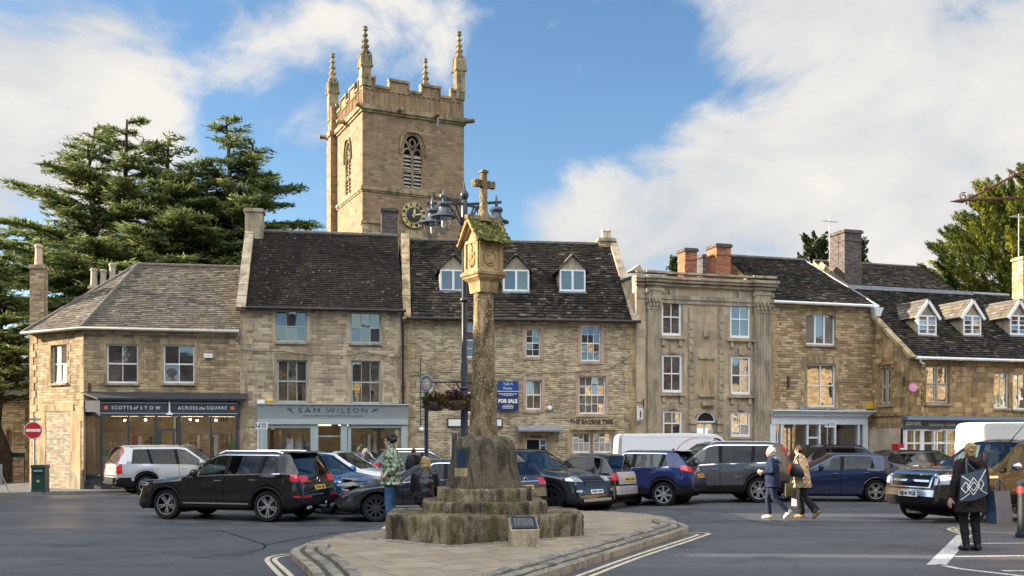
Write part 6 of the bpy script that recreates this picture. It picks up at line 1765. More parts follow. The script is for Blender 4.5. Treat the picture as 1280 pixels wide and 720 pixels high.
# ---- far left: house and boundary wall up the side street
HL=House('churchyard_house','old stone house at the far left with a two light arched window, under the cedar',(-60-CX)/F*50,50.0,R(6),-.33)
lx=HL.u(31)
wl1=HL.rect(-3,537,3.5,559);wl2=HL.rect(7.5,537,15,559)
mb=MB();Wl=wall_sheet(mb,(0,0),(lx,0),-.3,4.0,[wl1,wl2],.25);wall_sheet(mb,(lx,0),(lx,7),-.3,4.0);wall_sheet(mb,(0,7),(0,0),-.3,4.0);wall_sheet(mb,(lx,7),(0,7),-.3,4.0)
mb.face([(lx,0,4.0),(lx,7,4.0),(lx,3.5,8)])
mb.build('wall',M['wall_gold'],HL.t)
for r_ in(wl1,wl2):sash(HL.t,Wl,r_,1,1,M['dressing'],M['glass_low'],fw=.04,halves=False,recess=.15)
mb=MB()
for r_ in(wl1,wl2):surround(mb,Wl,r_,.09,.03,0,.14,.1)
mb.build('stone_dressing',M['quoin'],HL.t)
mb=MB();mb.face([(-.2,-.2,3.9),(lx+.2,-.2,3.9),(lx+.2,3.5,6.05),(-.2,3.5,6.05)]);mb.face([(-.2,3.5,6.05),(lx+.2,3.5,6.05),(lx+.2,7.2,3.9),(-.2,7.2,3.9)]);mb.build('roof',M['tile_stone'],HL.t)
wd=48.0;wx=(-40-CX)/F*wd
GW=House('garden_wall','low rubble boundary wall across the side street at the far left',wx,wd,R(4),-.33,'wall')
gl=GW.u(30);mb=MB();zt_w=GW.z(10,564)
rings=[]
for k in range(25):
 x=gl*k/24;z=zt_w+noise.noise(Vector((x*.9,0,4)))*.06;r=[]
 for y,zz in((0,-.2),(-.02,z*.5),(.0,z-.05),(.08,z+.03),(.32,z+.03),(.4,z-.05),(.42,-.2)):r.append((x,y+noise.noise(Vector((x*2,y*3,zz*3)))*.03,zz))
 rings.append(r)
mb.loft(rings);mb.build('wall',M['wall_gold'],GW.t,50)
sgp=at_=Vector(((22-CX)/F*47.0,47.0,-.33));st=thing('street_sign','small cream and green plate sign on a post before the boundary wall','sign',sgp,R(4))
zs=lambda py:EYE+(HY-py)*47/F+.33
mb=MB();mb.box(-.36,.38,-.02,.02,zs(565.5),zs(561),0);mb.build('name_plate',plain('sign_cream',(.5,.46,.30),.6),st)
mb=MB();mb.box(-.36,.30,-.02,.02,zs(571.5),zs(566),0);mb.build('green_plate',M['bin_green'],st)
mb=MB();mb.tube([(-.25,.04,0),(-.25,.04,zs(561))],.03,8);mb.tube([(.28,.04,0),(.28,.04,zs(561))],.03,8);mb.build('post',M['black_metal'],st)
# ---- trees
def leaf_mesh(name,C,D,UP,ln,wd,rnd,mat,parent):
 """many small pointed sprays: C centres, D directions, UP face normals"""
 n=len(C)
 D=D/np.linalg.norm(D,axis=1)[:,None]
 Sx=np.cross(D,UP);q=np.linalg.norm(Sx,axis=1);q[q<1e-4]=1;Sx/=q[:,None]
 h=ln[:,None]*.5;w=wd[:,None]*.5
 V=np.empty((n,4,3));V[:,0]=C-D*h;V[:,1]=C+Sx*w+D*h*.1;V[:,2]=C+D*h;V[:,3]=C-Sx*w+D*h*.1
 droop=UP*(wd*.22)[:,None];V[:,1]-=droop;V[:,3]-=droop
 me=bpy.data.meshes.new(name)
 me.vertices.add(n*4);me.vertices.foreach_set('co',V.ravel())
 me.loops.add(n*4);me.loops.foreach_set('vertex_index',np.arange(n*4,dtype=np.int32))
 me.polygons.add(n);me.polygons.foreach_set('loop_start',np.arange(0,n*4,4,dtype=np.int32));me.polygons.foreach_set('loop_total',np.full(n,4,dtype=np.int32))
 me.update(calc_edges=True)
 at=me.attributes.new('rnd','FLOAT','FACE');at.data.foreach_set('value',np.clip(rnd,0,1))
 me.materials.append(mat)
 return link(name,me,parent)
def cedar(name,label,x,y,z0,H_,spread,seed,n_limb=46,stems=((0,0),),base=.16,wide=None,group=None,shape=None):
 rg=random.Random(seed);nr=np.random.default_rng(seed)
 t=thing(name,label,'tree',(x,y,z0),0,group)
 tm=MB();lm=MB();C=[];D=[];U=[];LN=[];RD=[]
 for st_ in stems:
  sx_,sy_=st_[:2];top=H_*(st_[2]if len(st_)>2 else rg.uniform(.93,1.0))if st_!=stems[0]else H_
  path=[Vector((sx_*.15+rg.uniform(-.1,.1),sy_*.15,0))]
  for k in range(1,9):
   f=k/8;path.append(Vector((sx_*min(1,.15+f*1.2)+rg.uniform(-.25,.25),sy_*min(1,.15+f*1.2)+rg.uniform(-.25,.25),top*f)))
  tm.tube(path,[lerp(.62,.05,(k/8)**.8)for k in range(9)],10)
  for i in range(n_limb):
   f=base+(1-base)*((i+rg.random())/n_limb)**.85
   p0=path[min(7,int(f*8))].lerp(path[min(8,int(f*8)+1)],f*8-int(f*8))
   az=rg.uniform(0,2*PI)
   prof=shape(f)if shape else(1-f)**.62
   L=spread*max(.12,prof)*rg.uniform(.7,1.12)
   d=Vector((math.cos(az),math.sin(az)*.8,0));rise=rg.uniform(.10,.34)+.25*f
   pts=[];ns=8
   for k in range(ns+1):
    u=k/ns
    pts.append(p0+d*L*u+Vector((0,0,L*(rise*u-.18*u*u)))+Vector((rg.uniform(-.1,.1),rg.uniform(-.1,.1),rg.uniform(-.06,.06)))*(1 if k else 0))
   lm.tube(pts,[lerp(.17,.02,k/ns)*(L/spread+.25)for k in range(ns+1)],5,False)
   nb=max(7,int(L*6.5))
   for b in range(nb):
    u=.18+.82*(b+rg.random())/nb;q=u*ns;k=min(ns-1,int(q));p=pts[k].lerp(pts[k+1],q-k)
    side=1 if b%2 else-1
    ang=az+side*rg.uniform(.45,1.15);bl=(0.35+.30*L*(1-u*.75))*rg.uniform(.6,1.15);bl=min(bl,2.6)
    bd=Vector((math.cos(ang),math.sin(ang),rg.uniform(-.12,.22)))
    e=p+bd*bl;e.z-=bl*bl*.05
    m=max(7,int(bl*22))
    tone=rg.gauss(.42,.16)
    uu=nr.random(m);P=np.array(p)[None]+(np.array(e)-np.array(p))[None]*uu[:,None]+nr.normal(0,1,(m,3))*np.array([.15,.15,.045])
    dd=np.array(bd)[None]+nr.normal(0,.55,(m,3))*np.array([1,1,.55]);dd[:,2]+=.05
    up=np.array([0,0,1.0])[None]+nr.normal(0,.42,(m,3))
    C.append(P);D.append(dd);U.append(up/np.linalg.norm(up,axis=1)[:,None]);LN.append(nr.uniform(.26,.58,m));RD.append(np.clip(nr.normal(tone,.16,m),0,1))
 C=np.concatenate(C);LN=np.concatenate(LN)
 tm.build('trunk',M['bark'],t,60);lm.build('limbs',M['bark'],t,60)
 leaf_mesh('crown',C,np.concatenate(D),np.concatenate(U),LN,LN*nrng.uniform(.15,.28,len(LN)),np.concatenate(RD),M['cedar'],t)
 return t
def cshape(f):return(math.sin(min(1,(f-.05)*1.7)*PI/2)if f<.45 else 1.0)*max(.09,(1-((f-.36)/.66)**1.45 if f>.36 else 1))
dC1=62.0
def X_(px,d):return(px-CX)/F*d
def Z_(py,d):return EYE+(HY-py)*d/F
cedar('cedar_tree','broad dark cedar with left hand pointed top rising behind the corner shop',X_(160,55),55,-.2,Z_(151,55)+.2,8.7,5,66,((0,0),(-2.3,.6),(1.9,1.0),(3.6,-.6,.84)),.12,shape=cshape)
cedar('cedar_tree','broad dark cedar with right hand top beside the church tower',X_(287,55.5),55.5,-.2,Z_(150,55.5)+.2,7.6,9,60,((0,0),(1.4,.5),(-2.2,-.4,.86)),.18,shape=cshape)
cedar('cedar_tree','lower cedar spreading at the far left edge over the old stone house',X_(-6,46),46.2,-.3,Z_(318,46)+.2,3.4,12,70,((0,0),),.34,shape=lambda f:max(.15,1-f**2.6))
def tufted(name,label,x,y,z0,H_,rx,seed,mat,ntuft,tlen,per,base=.1,outward=.75,lean=(0,0),trunk=.4,prof=None,ls=(.2,.42),group=None,asp=.4,tone=.45,patch=.16,clump=.17):
 """crown of many leafy tufts pointing out and up from limbs"""
 rg=random.Random(seed);nr=np.random.default_rng(seed)
 t=thing(name,label,'tree',(x,y,z0),0,group)
 tm=MB();tm.tube([(0,0,0),(lean[0]*.3,lean[1]*.3,H_*.3),(lean[0]*.6,lean[1]*.6,H_*.6),(lean[0],lean[1],H_*.95)],[trunk,trunk*.8,trunk*.5,.04],10)
 lb=MB();C=[];D=[];U=[];LN=[];RD=[]
 for i in range(ntuft):
  f=base+(1-base)*rg.random()**.9;az=rg.uniform(0,2*PI)
  pr=prof(f)if prof else math.sin(PI*min(1,.25+f*.75))**.8
  r=rx*pr*(.35+.65*rg.random()**.4)*rg.uniform(.85,1.12)
  c=Vector((lean[0]*f+r*math.cos(az),lean[1]*f+r*math.sin(az),H_*f))
  o=Vector((lean[0]*f,lean[1]*f,H_*max(.05,f-.12)))
  if i%4==0:lb.tube([o,o.lerp(c,.55)+Vector((0,0,.1)),c],[.09,.05,.015],5,False)
  d=Vector((math.cos(az),math.sin(az),0))*outward+Vector((0,0,1-outward+.25));d.normalize()
  L=tlen*rg.uniform(.55,1.25);tn=rg.gauss(tone,patch)
  u=nr.random(per)**.8;w=(1-u*.75)[:,None]
  P=np.array(c)[None]+np.array(d)[None]*(u*L-L*.35)[:,None]+nr.normal(0,L*clump,(per,3))*w
  dd=np.array(d)[None]*.9+nr.normal(0,.5,(per,3));up=nr.normal(0,.6,(per,3))+np.array([0,0,.9])
  C.append(P);D.append(dd);U.append(up/np.linalg.norm(up,axis=1)[:,None]);LN.append(nr.uniform(ls[0],ls[1],per));RD.append(np.clip(nr.normal(tn,.14,per),0,1))
 C=np.concatenate(C);LN=np.concatenate(LN)
 tm.build('trunk',M['bark'],t,60);lb.build('limbs',M['bark'],t,60)
 leaf_mesh('crown',C,np.concatenate(D),np.concatenate(U),LN,LN*asp,np.concatenate(RD),mat,t)
 return t
dcy=68.0
tufted('cypress_tree','large yellow green cypress standing behind the newsagent roof',X_(1250,dcy),dcy,-.2,Z_(232,dcy),8.6,21,M['cypress'],760,2.0,280,.12,.68,(1.2,0),.6,prof=lambda f:max(.12,(1.0-max(0,f-.35)**1.35*1.5)),ls=(.16,.34),asp=.27,tone=.52,patch=.22,clump=.12)
tufted('cypress_tree','second cypress at the right edge, rising above the golden stack',X_(1325,70),70.0,-.2,Z_(200,70),7.0,22,M['cypress'],460,2.0,280,.15,.68,(0,0),.6,prof=lambda f:max(.12,(1.0-max(0,f-.35)**1.5*1.5)),ls=(.16,.34),asp=.27,tone=.42,patch=.22,clump=.10)
for px,py,d,rx,sd,lab in((1018,300,70,2.0,31,'dark rounded tree top just left of the purple brick stack'),(1068,304,72,1.7,32,'dark tree top just right of the purple brick stack'),(848,327,72,1.2,33,'small tree tip left of the two red brick stacks'),(922,331,74,0.9,34,'small tree tip right of the two red brick stacks')):
 tufted('broadleaf_tree',lab,X_(px,d),d,-.2,Z_(py,d)+.3,rx,sd,M['broadleaf'],260,.8,42,.45,.55,(0,0),.3,ls=(.16,.34),asp=.55,prof=lambda f:math.sin(PI*min(1,.3+.66*f))**.7)
 # ---- street furniture
def post_at(px,py,d=None):
 return G(px,py)
dL=19.2;xL=X_(580.5,dL)
zl=lambda py:EYE+(HY-py)*dL/F
lp=thing('lamp_post','tall dark lamp post with four bell lanterns standing behind the market cross','street lamp',(xL,dL,Z_ISL-.12 if False else gz(xL,dL)))
z0L=gz(xL,dL);zz=lambda py:zl(py)-z0L
mb=MB();mb.lathe([(.13,0),(.13,.9),(.10,.95),(.095,1.3),(.075,1.35),(.068,3.2),(.055,3.25),(.052,zz(300)),(.062,zz(298)),(.062,zz(252)),(.045,zz(250)),(.075,zz(247)),(.085,zz(243)),(.06,zz(240)),(.03,zz(238)),(.012,zz(230)),(.004,zz(226))],14)
for k in(375,486):mb.lathe([(.06,zz(k)-.05),(.085,zz(k)-.02),(.085,zz(k)+.02),(.06,zz(k)+.05)],12)
mb.build('post',M['post_paint'],lp,40)
def lantern(a,ln):
 d=Vector((math.cos(a),math.sin(a),0));zt=zz(255.5)
 mb=MB();mb.beam((d*.04)+Vector((0,0,zt)),d*(ln+.1)+Vector((0,0,zt+.03)),.035,.045)
 mb.beam(d*.05+Vector((0,0,zt-.42)),d*(ln*.45)+Vector((0,0,zt-.02)),.022,.03)
 for k in range(7):
  a0=k*.8;a1=(k+1)*.8
  mb.beam(d*(ln*.55+.09*math.cos(a0))+Vector((0,0,zt-.12+.09*math.sin(a0))),d*(ln*.55+.09*math.cos(a1))+Vector((0,0,zt-.12+.09*math.sin(a1))),.012,.016)
 arm=mb.build('lamp_arm',M['post_paint'],lp)
 Mx=Matrix.Translation(d*ln+Vector((0,0,zt)))
 mb=MB();mb.lathe([(.004,.17),(.02,.12),(.03,.06),(.04,.03),(.03,.0),(.03,-.06),(.11,-.08),(.13,-.12),(.11,-.16),(.09,-.18),(.10,-.24),(.15,-.30),(.24,-.34),(.25,-.36),(.235,-.365),(.14,-.33)],18,Mx)
 hd=mb.build('lantern_hood',plain('lantern_hood_grey',(.07,.085,.105),.35,.2)if 'hoodm' not in M else M['hoodm'],arm,50)
 M['hoodm']=hd.data.materials[0]
 mb=MB();mb.lathe([(.165,-.345),(.17,-.42),(.155,-.50),(.12,-.59),(.07,-.67),(.02,-.70)],18,Mx,cap=False);mb.build('lantern_glass',M['lamp_glass'],arm,60)
 mb=MB();mb.lathe([(.03,-.36),(.045,-.42),(.045,-.52),(.02,-.56)],10,Mx);mb.build('lamp_bulb',M['bulb'],arm,50)
for a in(R(176),R(234),R(-4),R(54)):lantern(a,.62)
mb=MB();zb=zz(478)
for a in(R(180),R(250),R(-5),R(75)):mb.beam((0,0,zb),(math.cos(a)*.62,math.sin(a)*.62,zb),.018,.025);mb.beam((0,0,zb-.3),(math.cos(a)*.4,math.sin(a)*.4,zb),.012,.016)
mb.build('basket_bracket',M['black_metal'],lp)
def basket(a,r,label,flowers,seed):
 c=Vector((xL+math.cos(a)*r,dL+math.sin(a)*r,z0L+zb-.44))
 t=thing('hanging_basket',label,'flower basket',c,0,'hanging baskets on the lamp post');nr=np.random.default_rng(seed)
 mb=MB();mb.lathe([(.02,-.12),(.12,-.10),(.19,-.02),(.21,.07),(.18,.07)],16);mb.build('pot',M['basket'],t,60)
 mb=MB()
 for k in range(3):a_=k*2.09;mb.tube([(math.cos(a_)*.2,math.sin(a_)*.2,.07),(0,0,.44)],.006,4)
 mb.build('chains',M['black_metal'],t)
 n=420;an=nr.uniform(0,2*PI,n);rr=.25*np.sqrt(nr.random(n));P=np.stack([rr*np.cos(an),rr*np.sin(an),.07+nr.random(n)*.19*(1.1-rr*2.5)-(rr>.2)*nr.random(n)*.16],1)
 ln=nr.uniform(.05,.12,n)
 leaf_mesh('plants',P,np.stack([np.cos(an),np.sin(an),nr.normal(.5,.5,n)],1),nr.normal(0,1,(n,3))/1.7+np.array([0,0,.4]),ln,ln*.5,nr.random(n),M['basket_leaf'],t)
 if flowers:
  mb=MB()
  for k in range(34):a_=rng.uniform(0,6.28);q=.22*math.sqrt(rng.random());mb.ball((q*math.cos(a_),q*math.sin(a_),.14+rng.uniform(0,.13)),.032,None,.025,6,4)
  mb.build('flowers',M['flower'],t)
basket(R(178),.56,'hanging basket furthest left on the lamp post, with brown trailing plants',False,1)
basket(R(248),.42,'hanging basket with purple flowers just left of the lamp post',True,2)
basket(R(-8),.34,'hanging basket right of the lamp post, half behind the cross shaft',False,3)
basket(R(75),.62,'hanging basket showing a little at the right side of the cross shaft',False,4)
dF=33.0;xF_=X_(533,dF);zF=lambda py:EYE+(HY-py)*dF/F-gz(xF_,dF)
fp=thing('finger_post','slim dark blue finger post with ring top and three pointing arms','signpost',(xF_,dF,gz(xF_,dF)))
mb=MB();mb.lathe([(.09,0),(.09,.8),(.07,.9),(.065,zF(492)),(.085,zF(490.5)),(.05,zF(488.5)),(.03,zF(487))],12);mb.build('post',M['blue_metal'],fp,40)
mb=MB();rr_=(zF(470)-zF(487))/2;zc_=(zF(470)+zF(487))/2
mb.tube([(rr_*.8*math.cos(a),0,zc_+rr_*math.sin(a))for a in[2*PI*k/24 for k in range(25)]],.035,8);mb.tube([(rr_*.55*math.cos(a),0,zc_+rr_*.75*math.sin(a))for a in[2*PI*k/24 for k in range(25)]],.014,6);mb.build('ring_finial',plain('ring_pale_blue',(.13,.17,.27),.4),fp,60)
for z0_,z1_,L,lab in((502,498.5,.50,1),(506.5,503,.82,2),(514,508,.56,3)):
 mb=MB();a,b=zF(z0_),zF(z1_);mb.plate([(.06,a),(L-.08,a),(L,(a+b)/2),(L-.08,b),(.06,b)],-.02,.02);arm=mb.build('sign_arm',M['blue_metal']if lab<3 else M['slate_front'],fp)
 mb=MB();x=.1
 for row in((.5,)if lab<3 else(.7,.3)):
  x=.1
  while x<L*(.5 if lab!=2 else .75):w=rng.uniform(.03,.08);zz_=lerp(a,b,row);mb.box(x,x+w,-.024,-.021,zz_-.02,zz_+.02);x+=w+.015
 mb.build('small_print',M['letter_white'],arm)
p=G(43,614,.11);ne=thing('no_entry_sign','round red no entry sign with white bar on a grey pole','road sign',p,R(12))
d_=p.y;zn=lambda py:EYE+(HY-py)*d_/F-p.z
mb=MB();mb.tube([(0,0,0),(0,0,zn(523))],.042,10);mb.build('pole',M['galv'],ne,40)
Mn=Matrix.Translation((-.02,-.07,zn(538)))@Matrix.Rotation(PI/2,4,'X')
mb=MB();mb.lathe([(.315,0),(.315,.015)],32,Mn);dk=mb.build('sign_disc',M['letter_white'],ne)
mb=MB();mb.lathe([(.295,.015),(.295,.019)],32,Mn);mb.build('red_face',M['sign_red'],dk)
mb=MB();mb.box(-.25,.25,-.05,.05,.019,.023,0,Mn);mb.build('white_bar',M['letter_white'],dk)
mb=MB();mb.box(-.13,.2,-.12,.12,zn(525.5),zn(523));mb.box(-.03,.03,-.03,.03,zn(523),zn(520));mb.build('sign_light',M['galv'],ne)
p=G(50.5,614.5,.11);bn=thing('litter_bin','dark green metal litter bin on the left pavement beside the no entry pole','litter bin',p,R(6));hB=EYE+(HY-581)*p.y/F-p.z
mb=MB();w,d2=.25,.24
mb.loft([[(-w,-d2,0),(w,-d2,0),(w,d2,0),(-w,d2,0)],[(-w,-d2,.06),(w,-d2,.06),(w,d2,.06),(-w,d2,.06)],[(-w*.95,-d2*.95,.07),(w*.95,-d2*.95,.07),(w*.95,d2*.95,.07),(-w*.95,d2*.95,.07)],[(-w*.95,-d2*.95,hB-.12),(w*.95,-d2*.95,hB-.12),(w*.95,d2*.95,hB-.12),(-w*.95,d2*.95,hB-.12)],[(-w*1.05,-d2*1.05,hB-.1),(w*1.05,-d2*1.05,hB-.1),(w*1.05,d2*1.05,hB-.1),(-w*1.05,d2*1.05,hB-.1)],[(-w,-d2,hB),(w,-d2,hB),(w,d2,hB),(-w,d2,hB)]])
bb=mb.build('body',M['bin_green'],bn)
mb=MB();mb.box(-.17,.17,-d2-.012,-d2*.95,hB-.30,hB-.16);mb.build('opening',M['dark_void'],bb)
mb=MB();mb.box(-.16,.16,-d2-.02,-d2-.012,hB-.25,hB-.17);mb.build('notice_plate',M['lead'],bb)
mb=MB();mb.lathe([(.05,0),(.05,.012)],12,Matrix.Translation((0,-d2*.95,hB*.4))@Matrix.Rotation(PI/2,4,'X'));mb.build('emblem',M['gold'],bb)
p=G(3,615,.11);ea=thing('easel_board','folding board easel at the left edge of the pavement','board',p,R(15))
mb=MB();mb.beam((.25,-.1,0),(-.1,.05,.75),.03,.03);mb.beam((-.6,-.1,0),(-.3,.05,.75),.03,.03);mb.box(-.5,-.02,.05,.08,.25,1.0);mb.build('frame',M['galv'],ea)
def pplate(px,pyb,pyt,lab,d,w_=.44):
 x=X_(px,d);z=gz(x,d)+.1;f=lambda py:EYE+(HY-py)*d/F-z
 t=thing('parking_sign',lab,'parking sign',(x,d,z),R(10))
 mb=MB();mb.tube([(-w_*.25,.03,0),(-w_*.25,.03,f(pyt)+.02)],.03,8);mb.build('pole',M['galv'],t,40)
 mb=MB();mb.box(-w_*.5,w_*.5,-.01,.01,f(pyb),f(pyt));pp_=mb.build('plate',M['letter_white'],t)
 mb=MB();mb.box(-w_*.46,-w_*.12,-.014,-.01,f(pyb)+.05,f(pyt)-.03);q=mb.build('blue_square',M['sign_blue'],pp_)
 letters(q,'P',-w_*.38,-w_*.2,-.016,(f(pyb)+f(pyt))/2+.01,.16,M['letter_white'],bold=.01)
 mb=MB()
 for k in range(4):mb.box(-w_*.05,w_*.4,-.014,-.01,lerp(f(pyb),f(pyt),.2+k*.2),lerp(f(pyb),f(pyt),.2+k*.2)+.025)
 mb.build('small_print',M['letter_grey'],pp_)
pplate(327,536,528,'small parking plate on a pole in front of the sage shopfront',37.2)
pplate(1038,534,526.5,'small parking plate on a pole in front of the pale blue shopfront',42.0,.5)
p=G(1279.5,672);hb=EYE+(HY-600)*p.y/F-p.z
bo=thing('bollard','black cast bollard with a red band at the right edge','bollard',p)
mb=MB();mb.lathe([(.13,0),(.13,.08),(.10,.1),(.095,hb-.28),(.10,hb-.275),(.10,hb-.09),(.12,hb-.08),(.125,hb-.04),(.09,hb-.0),(.0,hb+.01)],18);mb.build('shaft',M['black_metal'],bo,40)
mb=MB();mb.lathe([(.103,hb-.22),(.103,hb-.12)],18,cap=False);mb.build('red_band',M['sign_red'],bo,40)
wv=side_v(1131);pbw=H6.world(-.45,max(.2,side_v(1128)-.3),0)
pb=thing('post_box','small red post box against the ochre side wall of the newsagent house','post box',(pbw.x,pbw.y,gz(pbw.x,pbw.y)),Y6)
zq=lambda py:EYE+(HY-py)*pbw.y/F-gz(pbw.x,pbw.y)
kk=pbw.y/F
mb=MB();cxp=(1126-CX)/F*pbw.y-pbw.x
mb.box(cxp-8*kk,cxp+8*kk,-.2,.2,zq(570),zq(555));mb.lathe([(.08,0),(.08,zq(570))],10,Matrix.Translation((cxp,0,0)));b=mb.build('box',M['post_red'],pb)
mb=MB();mb.box(cxp-5*kk,cxp+2*kk,-.206,-.2,zq(563),zq(560));mb.box(cxp-5*kk,cxp,-.206,-.2,zq(567.5),zq(565));mb.build('notice',M['letter_white'],b)
dI=22.0;xi,zi=X_(1190,dI),Z_(250.5,dI)
br_=thing('iron_sign_bracket','long rusty wrought iron sign bracket with arrow tip and scroll against the sky','sign bracket',(X_(1450,dI),dI,Z_(247,dI)))
x0=xi-X_(1450,dI);zs_=lambda py:Z_(py,dI)-Z_(247,dI);xs_=lambda px:X_(px,dI)-X_(1450,dI)
mb=MB();mb.tube([(xs_(1208),0,zs_(250)),(0,0,zs_(240))],.028,8);mb.tube([(xs_(1208),0,zs_(250)),(0,0,zs_(126))],.026,8)
mb.tube([(xs_(1187),0,zs_(252)),(xs_(1195),0,zs_(251.5)),(xs_(1203),0,zs_(251)),(xs_(1208),0,zs_(250))],[.004,.03,.055,.03],8)
mb.tube([(xs_(1203)+.07*k/6*math.cos(k*.55+3.6)-.0,0,zs_(247)+.09+.09*(1-k/26)*math.sin(k*.55+3.6))for k in range(20)]if False else[(xs_(1204)+(.10-k*.004)*math.cos(k*.5),0,zs_(245.5)+(.10-k*.004)*math.sin(k*.5))for k in range(2,20)],.014,6)
for px,py in((1231,235),(1267,219)):mb.ball((xs_(px),0,zs_(py)),.045,None,.06,8,6)
mb.tube([(xs_(1208),0,zs_(250)),(xs_(1208),0,zs_(256))],.016,6)
mb.build('bracket',M['rust'],br_,50)
# ---- houses around the rest of the square, out of frame; they shade it and show in the panes
def plain_house(name,label,x,y,yaw,w,dp,he,hr,wall,roof):
 h=House(name,label,x,y,yaw,-.2)
 holes=[]
 n=max(2,int(w/2.6))if w>2.9 else 0
 for k in range(n):
  xm=w*(k+.5)/n
  for z in(.9,3.6,6.2):
   if z+1.6<he:holes.append((xm-.5,z,xm+.5,z+1.5))
 _,W=body(h,0,w,he,holes,dp,wall,hr,dp/2)
 mb=MB();fm=MB()
 for a,c,b,d in holes:
  mb.face([(a,.15,c),(b,.15,c),(b,.15,d),(a,.15,d)])
  for q in((a,a+.07,c,d),(b-.07,b,c,d),((a+b)/2-.03,(a+b)/2+.03,c,d),(a+.07,b-.07,(c+d)/2-.03,(c+d)/2+.03)):fm.box(q[0],q[1],.08,.14,q[2],q[3])
 if n:mb.build('panes',M['glass_low'],h.t);fm.build('window_frames',M['white'],h.t)
 mb=MB();mb.face([(-.1,-.2,he-.1),(w+.1,-.2,he-.1),(w+.1,dp/2,hr),(-.1,dp/2,hr)]);mb.face([(-.1,dp/2,hr),(w+.1,dp/2,hr),(w+.1,dp+.2,he-.1),(-.1,dp+.2,he-.1)]);mb.build('roof',roof,h.t)
 if w>3:chimney(h.t,.6,dp/2,.8,.8,hr-1,hr+1.4,wall,M['dressing_grey'],[(0,0,.14,.4)],band=False)
 return h
plain_house('bracket_house','tall golden house just outside the right edge carrying the iron bracket',X_(1450,dI),dI+4,R(-90),9,8,10.2,13.2,M['wall_gold'],M['tile_stone'])
plain_house('west_side_house','tall stone house on the west side of the square, first from the street',-23.0,27.6,R(90),8.4,9,9.3,14.8,M['wall_gold'],M['tile_stone'])
plain_house('west_side_house','unseen lower link house on the west side, shaped to let sun onto the road',-23.0,24.7,R(90),2.85,9,7.0,11.4,M['wall_pale'],M['tile_stone'])  # low roof added as a notch that lets sun reach the road
plain_house('west_side_house','stone house with dark tiles on the west side of the square',-23.0,17.2,R(90),4.2,9,8.5,13.0,M['wall_grey'],M['tile_dark'])
plain_house('west_side_house','unseen slim tall house on the west side, shaped to shade the pickup',-23.0,21.45,R(90),3.2,9,9.3,14.8,M['wall_gold'],M['tile_dark'])  # tall roof placed out of view to keep sun off the pickup front
plain_house('west_side_house','unseen narrow filler house on the west side, shaped to pass a sun strip',-23.0,16.3,R(90),.85,9,7.0,10.6,M['wall_gold'],M['tile_stone'])  # filler house added out of view to leave a thin sun strip
plain_house('west_side_house','long stone house on the west side of the square nearest the viewer',-23.0,-8.0,R(90),24.25,9,9.3,14.8,M['wall_pale'],M['tile_stone'])
for i,(y,w,he,hr,wl_m)in enumerate(((46,10,7.6,11.4,'wall_gold'),(35.8,9,8.2,12,'wall_pale'),(26.6,12,7.2,10.8,'wall_gold'),(14.4,9,8.4,12.2,'wall_grey'),(5.2,11,7.4,11,'wall_gold'),(-6,10,8,12,'wall_pale'))):
 plain_house('east_side_house',['northernmost','pale','broad golden','grey','low golden','southernmost pale'][i]+' stone house on the east side of the square, out of frame',46.0,y,R(-90),w,9,he,hr,M[wl_m],M['tile_stone'])
for i,(x,w,he,hr,wl_m)in enumerate(((30,11,7.6,11.6,'wall_gold'),(18.6,9,8.4,12.4,'wall_pale'),(9.2,11,7.4,11.2,'wall_gold'),(-2.2,9,8.6,12.6,'wall_grey'),(-11.6,9,7.6,11.4,'wall_gold'),(41,10,8,12,'wall_pale'))):
 plain_house('south_side_house',['wide golden house','pale house with high eaves','low golden house','grey house with high eaves','golden end house','pale end house'][i]+' on the south side of the square behind the viewer',x,-27,R(180),w,9,he,hr,M[wl_m],M['tile_stone'])
